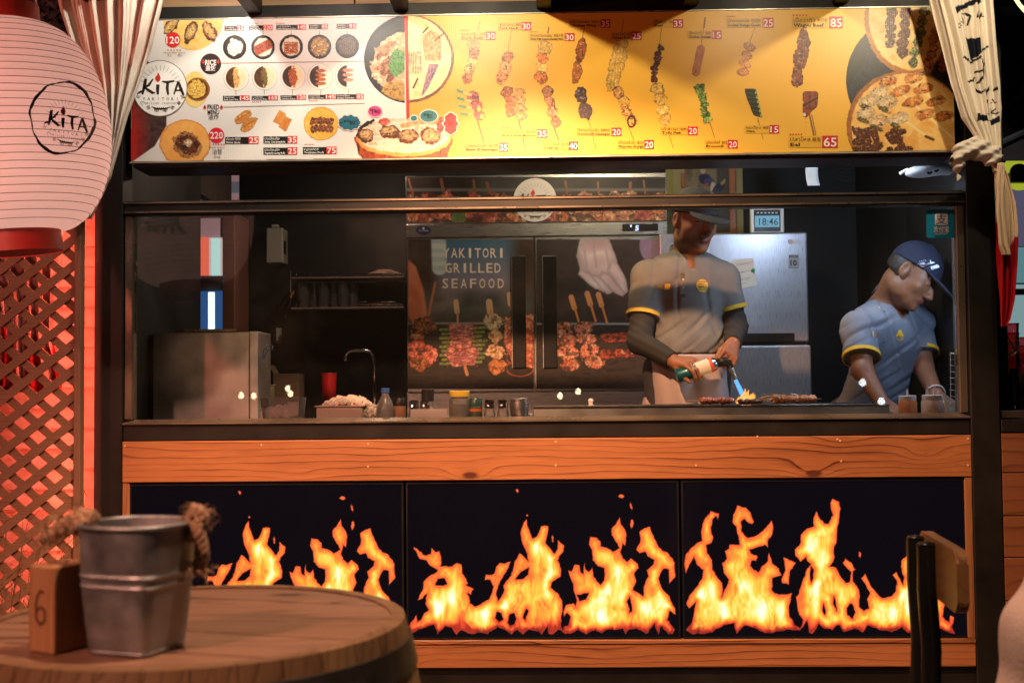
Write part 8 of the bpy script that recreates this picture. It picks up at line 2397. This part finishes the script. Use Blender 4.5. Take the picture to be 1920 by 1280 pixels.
# ------------------------------------------------------------------ chair with the wooden back
YN1, YN2 = -1.87, -1.53
cx1, cx2 = at(1793, 1040, YN1).x, at(1722, 992, YN2).x
CH = thing('chair', 'black metal chair with a thick wooden back rail', 'chair', ((cx1 + cx2) / 2 - .2, (YN1 + YN2) / 2, 0))
zc1 = (at(1808, 1036, YN1).z + at(1728, 990, YN2).z) / 2
dirn = Vector((cx2 - cx1, YN2 - YN1, 0)); Lb = dirn.length; dirn.normalize(); nrm_ = Vector((-dirn.y, dirn.x, 0))       # nrm_ points towards the seat
rail_m = wood('chair_back_oak', (.30, .155, .055), (.12, .05, .018), 'Y', 30, .35, .1, .6)
hb = .116; th = .022
Mb = Matrix(((dirn.x, nrm_.x, 0, cx1), (dirn.y, nrm_.y, 0, YN1), (0, 0, 1, zc1 - hb), (0, 0, 0, 1)))
m = MB(); out = []
for (cx_, cz_, a0) in ((Lb - .03, hb - .03, 0), (.022, hb - .022, 90), (.022, .022, 180), (Lb - .03, .03, 270)): out += [(cx_ + (.03 if a0 in (0, 270) else .022) * math.cos(R(a0 + 18 * i)), cz_ + (.03 if a0 in (0, 270) else .022) * math.sin(R(a0 + 18 * i))) for i in range(6)]
a = [m.bm.verts.new((x, -th, z)) for x, z in out]; b = [m.bm.verts.new((x, 0, z)) for x, z in out]
m.bm.faces.new(a); m.bm.faces.new(b[::-1]); k = len(out)
for i in range(k): m.bm.faces.new((a[i], a[(i + 1) % k], b[(i + 1) % k], b[i]))
bmesh.ops.bevel(m.bm, geom=[e for e in m.bm.edges if abs(e.verts[0].co.y - e.verts[1].co.y) < 1e-6], offset=.004, segments=2, affect='EDGES')
bmesh.ops.transform(m.bm, matrix=Mb, verts=m.bm.verts)
m.obj('back_rail', rail_m, CH)
gloss_black = mat('gloss_black_tube', (.010, .010, .010), .22, .2, .1)


def W_(u, v, z): q = Mb @ Vector((u, v, 0)); return Vector((q.x, q.y, z))


for u in (Lb - .155, Lb - .05):
    MB().tube([W_(u, .016, zc1 - .014), W_(u, .016, zc1 - .10), W_(u, .010, zc1 - .22), W_(u, .020, .47), W_(u, -.05, .0)], [.018, .0195, .0195, .0195, .018], 14).obj('rear_leg', gloss_black, CH, 50)
    MB().lathe([(.0185, 0), (.016, .006), (0, .009)], W_(u, .016, zc1 - .014), 14).obj('tube_cap', gloss_black, CH, True)
    MB().tube([W_(u, .40, .47), W_(u, .44, 0)], .014, 12).obj('front_leg', gloss_black, CH, 50)
    for z in (zc1 - .035, zc1 - .085):
        MB().lathe([(.007, 0), (.006, .004), (0, .006)], W_(u + .026, .002, z), 10, axis=Vector(nrm_).to_track_quat('Z', 'Y').to_matrix()).obj('bolt', gloss_black, CH, True)
    pl = MB(); q = [W_(u + .012, .001, zc1 - .118), W_(u + .040, .001, zc1 - .118), W_(u + .040, .007, zc1 - .118), W_(u + .012, .007, zc1 - .118)]
    pl.hexa(q + [p + Vector((0, 0, .10)) for p in q]); pl.obj('rail_bracket', gloss_black, CH)
st = MB(); q = [W_(.02, .02, .455), W_(Lb - .02, .02, .455), W_(Lb - .02, .43, .455), W_(.02, .43, .455)]; st.hexa(q + [p + Vector((0, 0, .025)) for p in q]); st.obj('seat', rail_m, CH)

# pale cloth thrown over a chair at the picture edge
YD2 = -2.25
def Dp(px, py, dy=0.): return np.array(at(px, py, YD2 + dy))
S_ = Sculpt((Dp(1894, 1280)[0] - .02, YD2 - .2, .30), (Dp(2084, 1280)[0] + .1, YD2 + .25, Dp(1944, 1020)[2] + .05), .006)
S_.cone(Dp(2014, 1085), Dp(2074, 1090), .050, .05, .03); S_.cone(Dp(2012, 1090), Dp(1986, 1240), .052, .070, .06); S_.cone(Dp(2054, 1100), Dp(2044, 1240), .07, .10, .06)
S_.cone(Dp(1986, 1235), np.array([Dp(1979, 1235)[0], YD2, .40]), .072, .10, .06); S_.cone(Dp(2054, 1230), np.array([Dp(2064, 1230)[0], YD2, .40]), .10, .12, .06)
S_.warp(lambda X, Y, Z: .006 * np.sin(30 * (X + .5 * Z) + 3 * np.sin(7 * Z)) + .003 * np.sin(44 * Z + 40 * X)); S_.clip((0, 0, .32), (0, 0, -1))
cc = S_.obj('draped_cloth', mat('pale_pink_cotton', (.60, .42, .36), .9, 0, .12, 14, .35, 160, .2))
tag(cc, 'pale pink cloth bundled over a seat in front of the boarded kiosk', 'cloth')
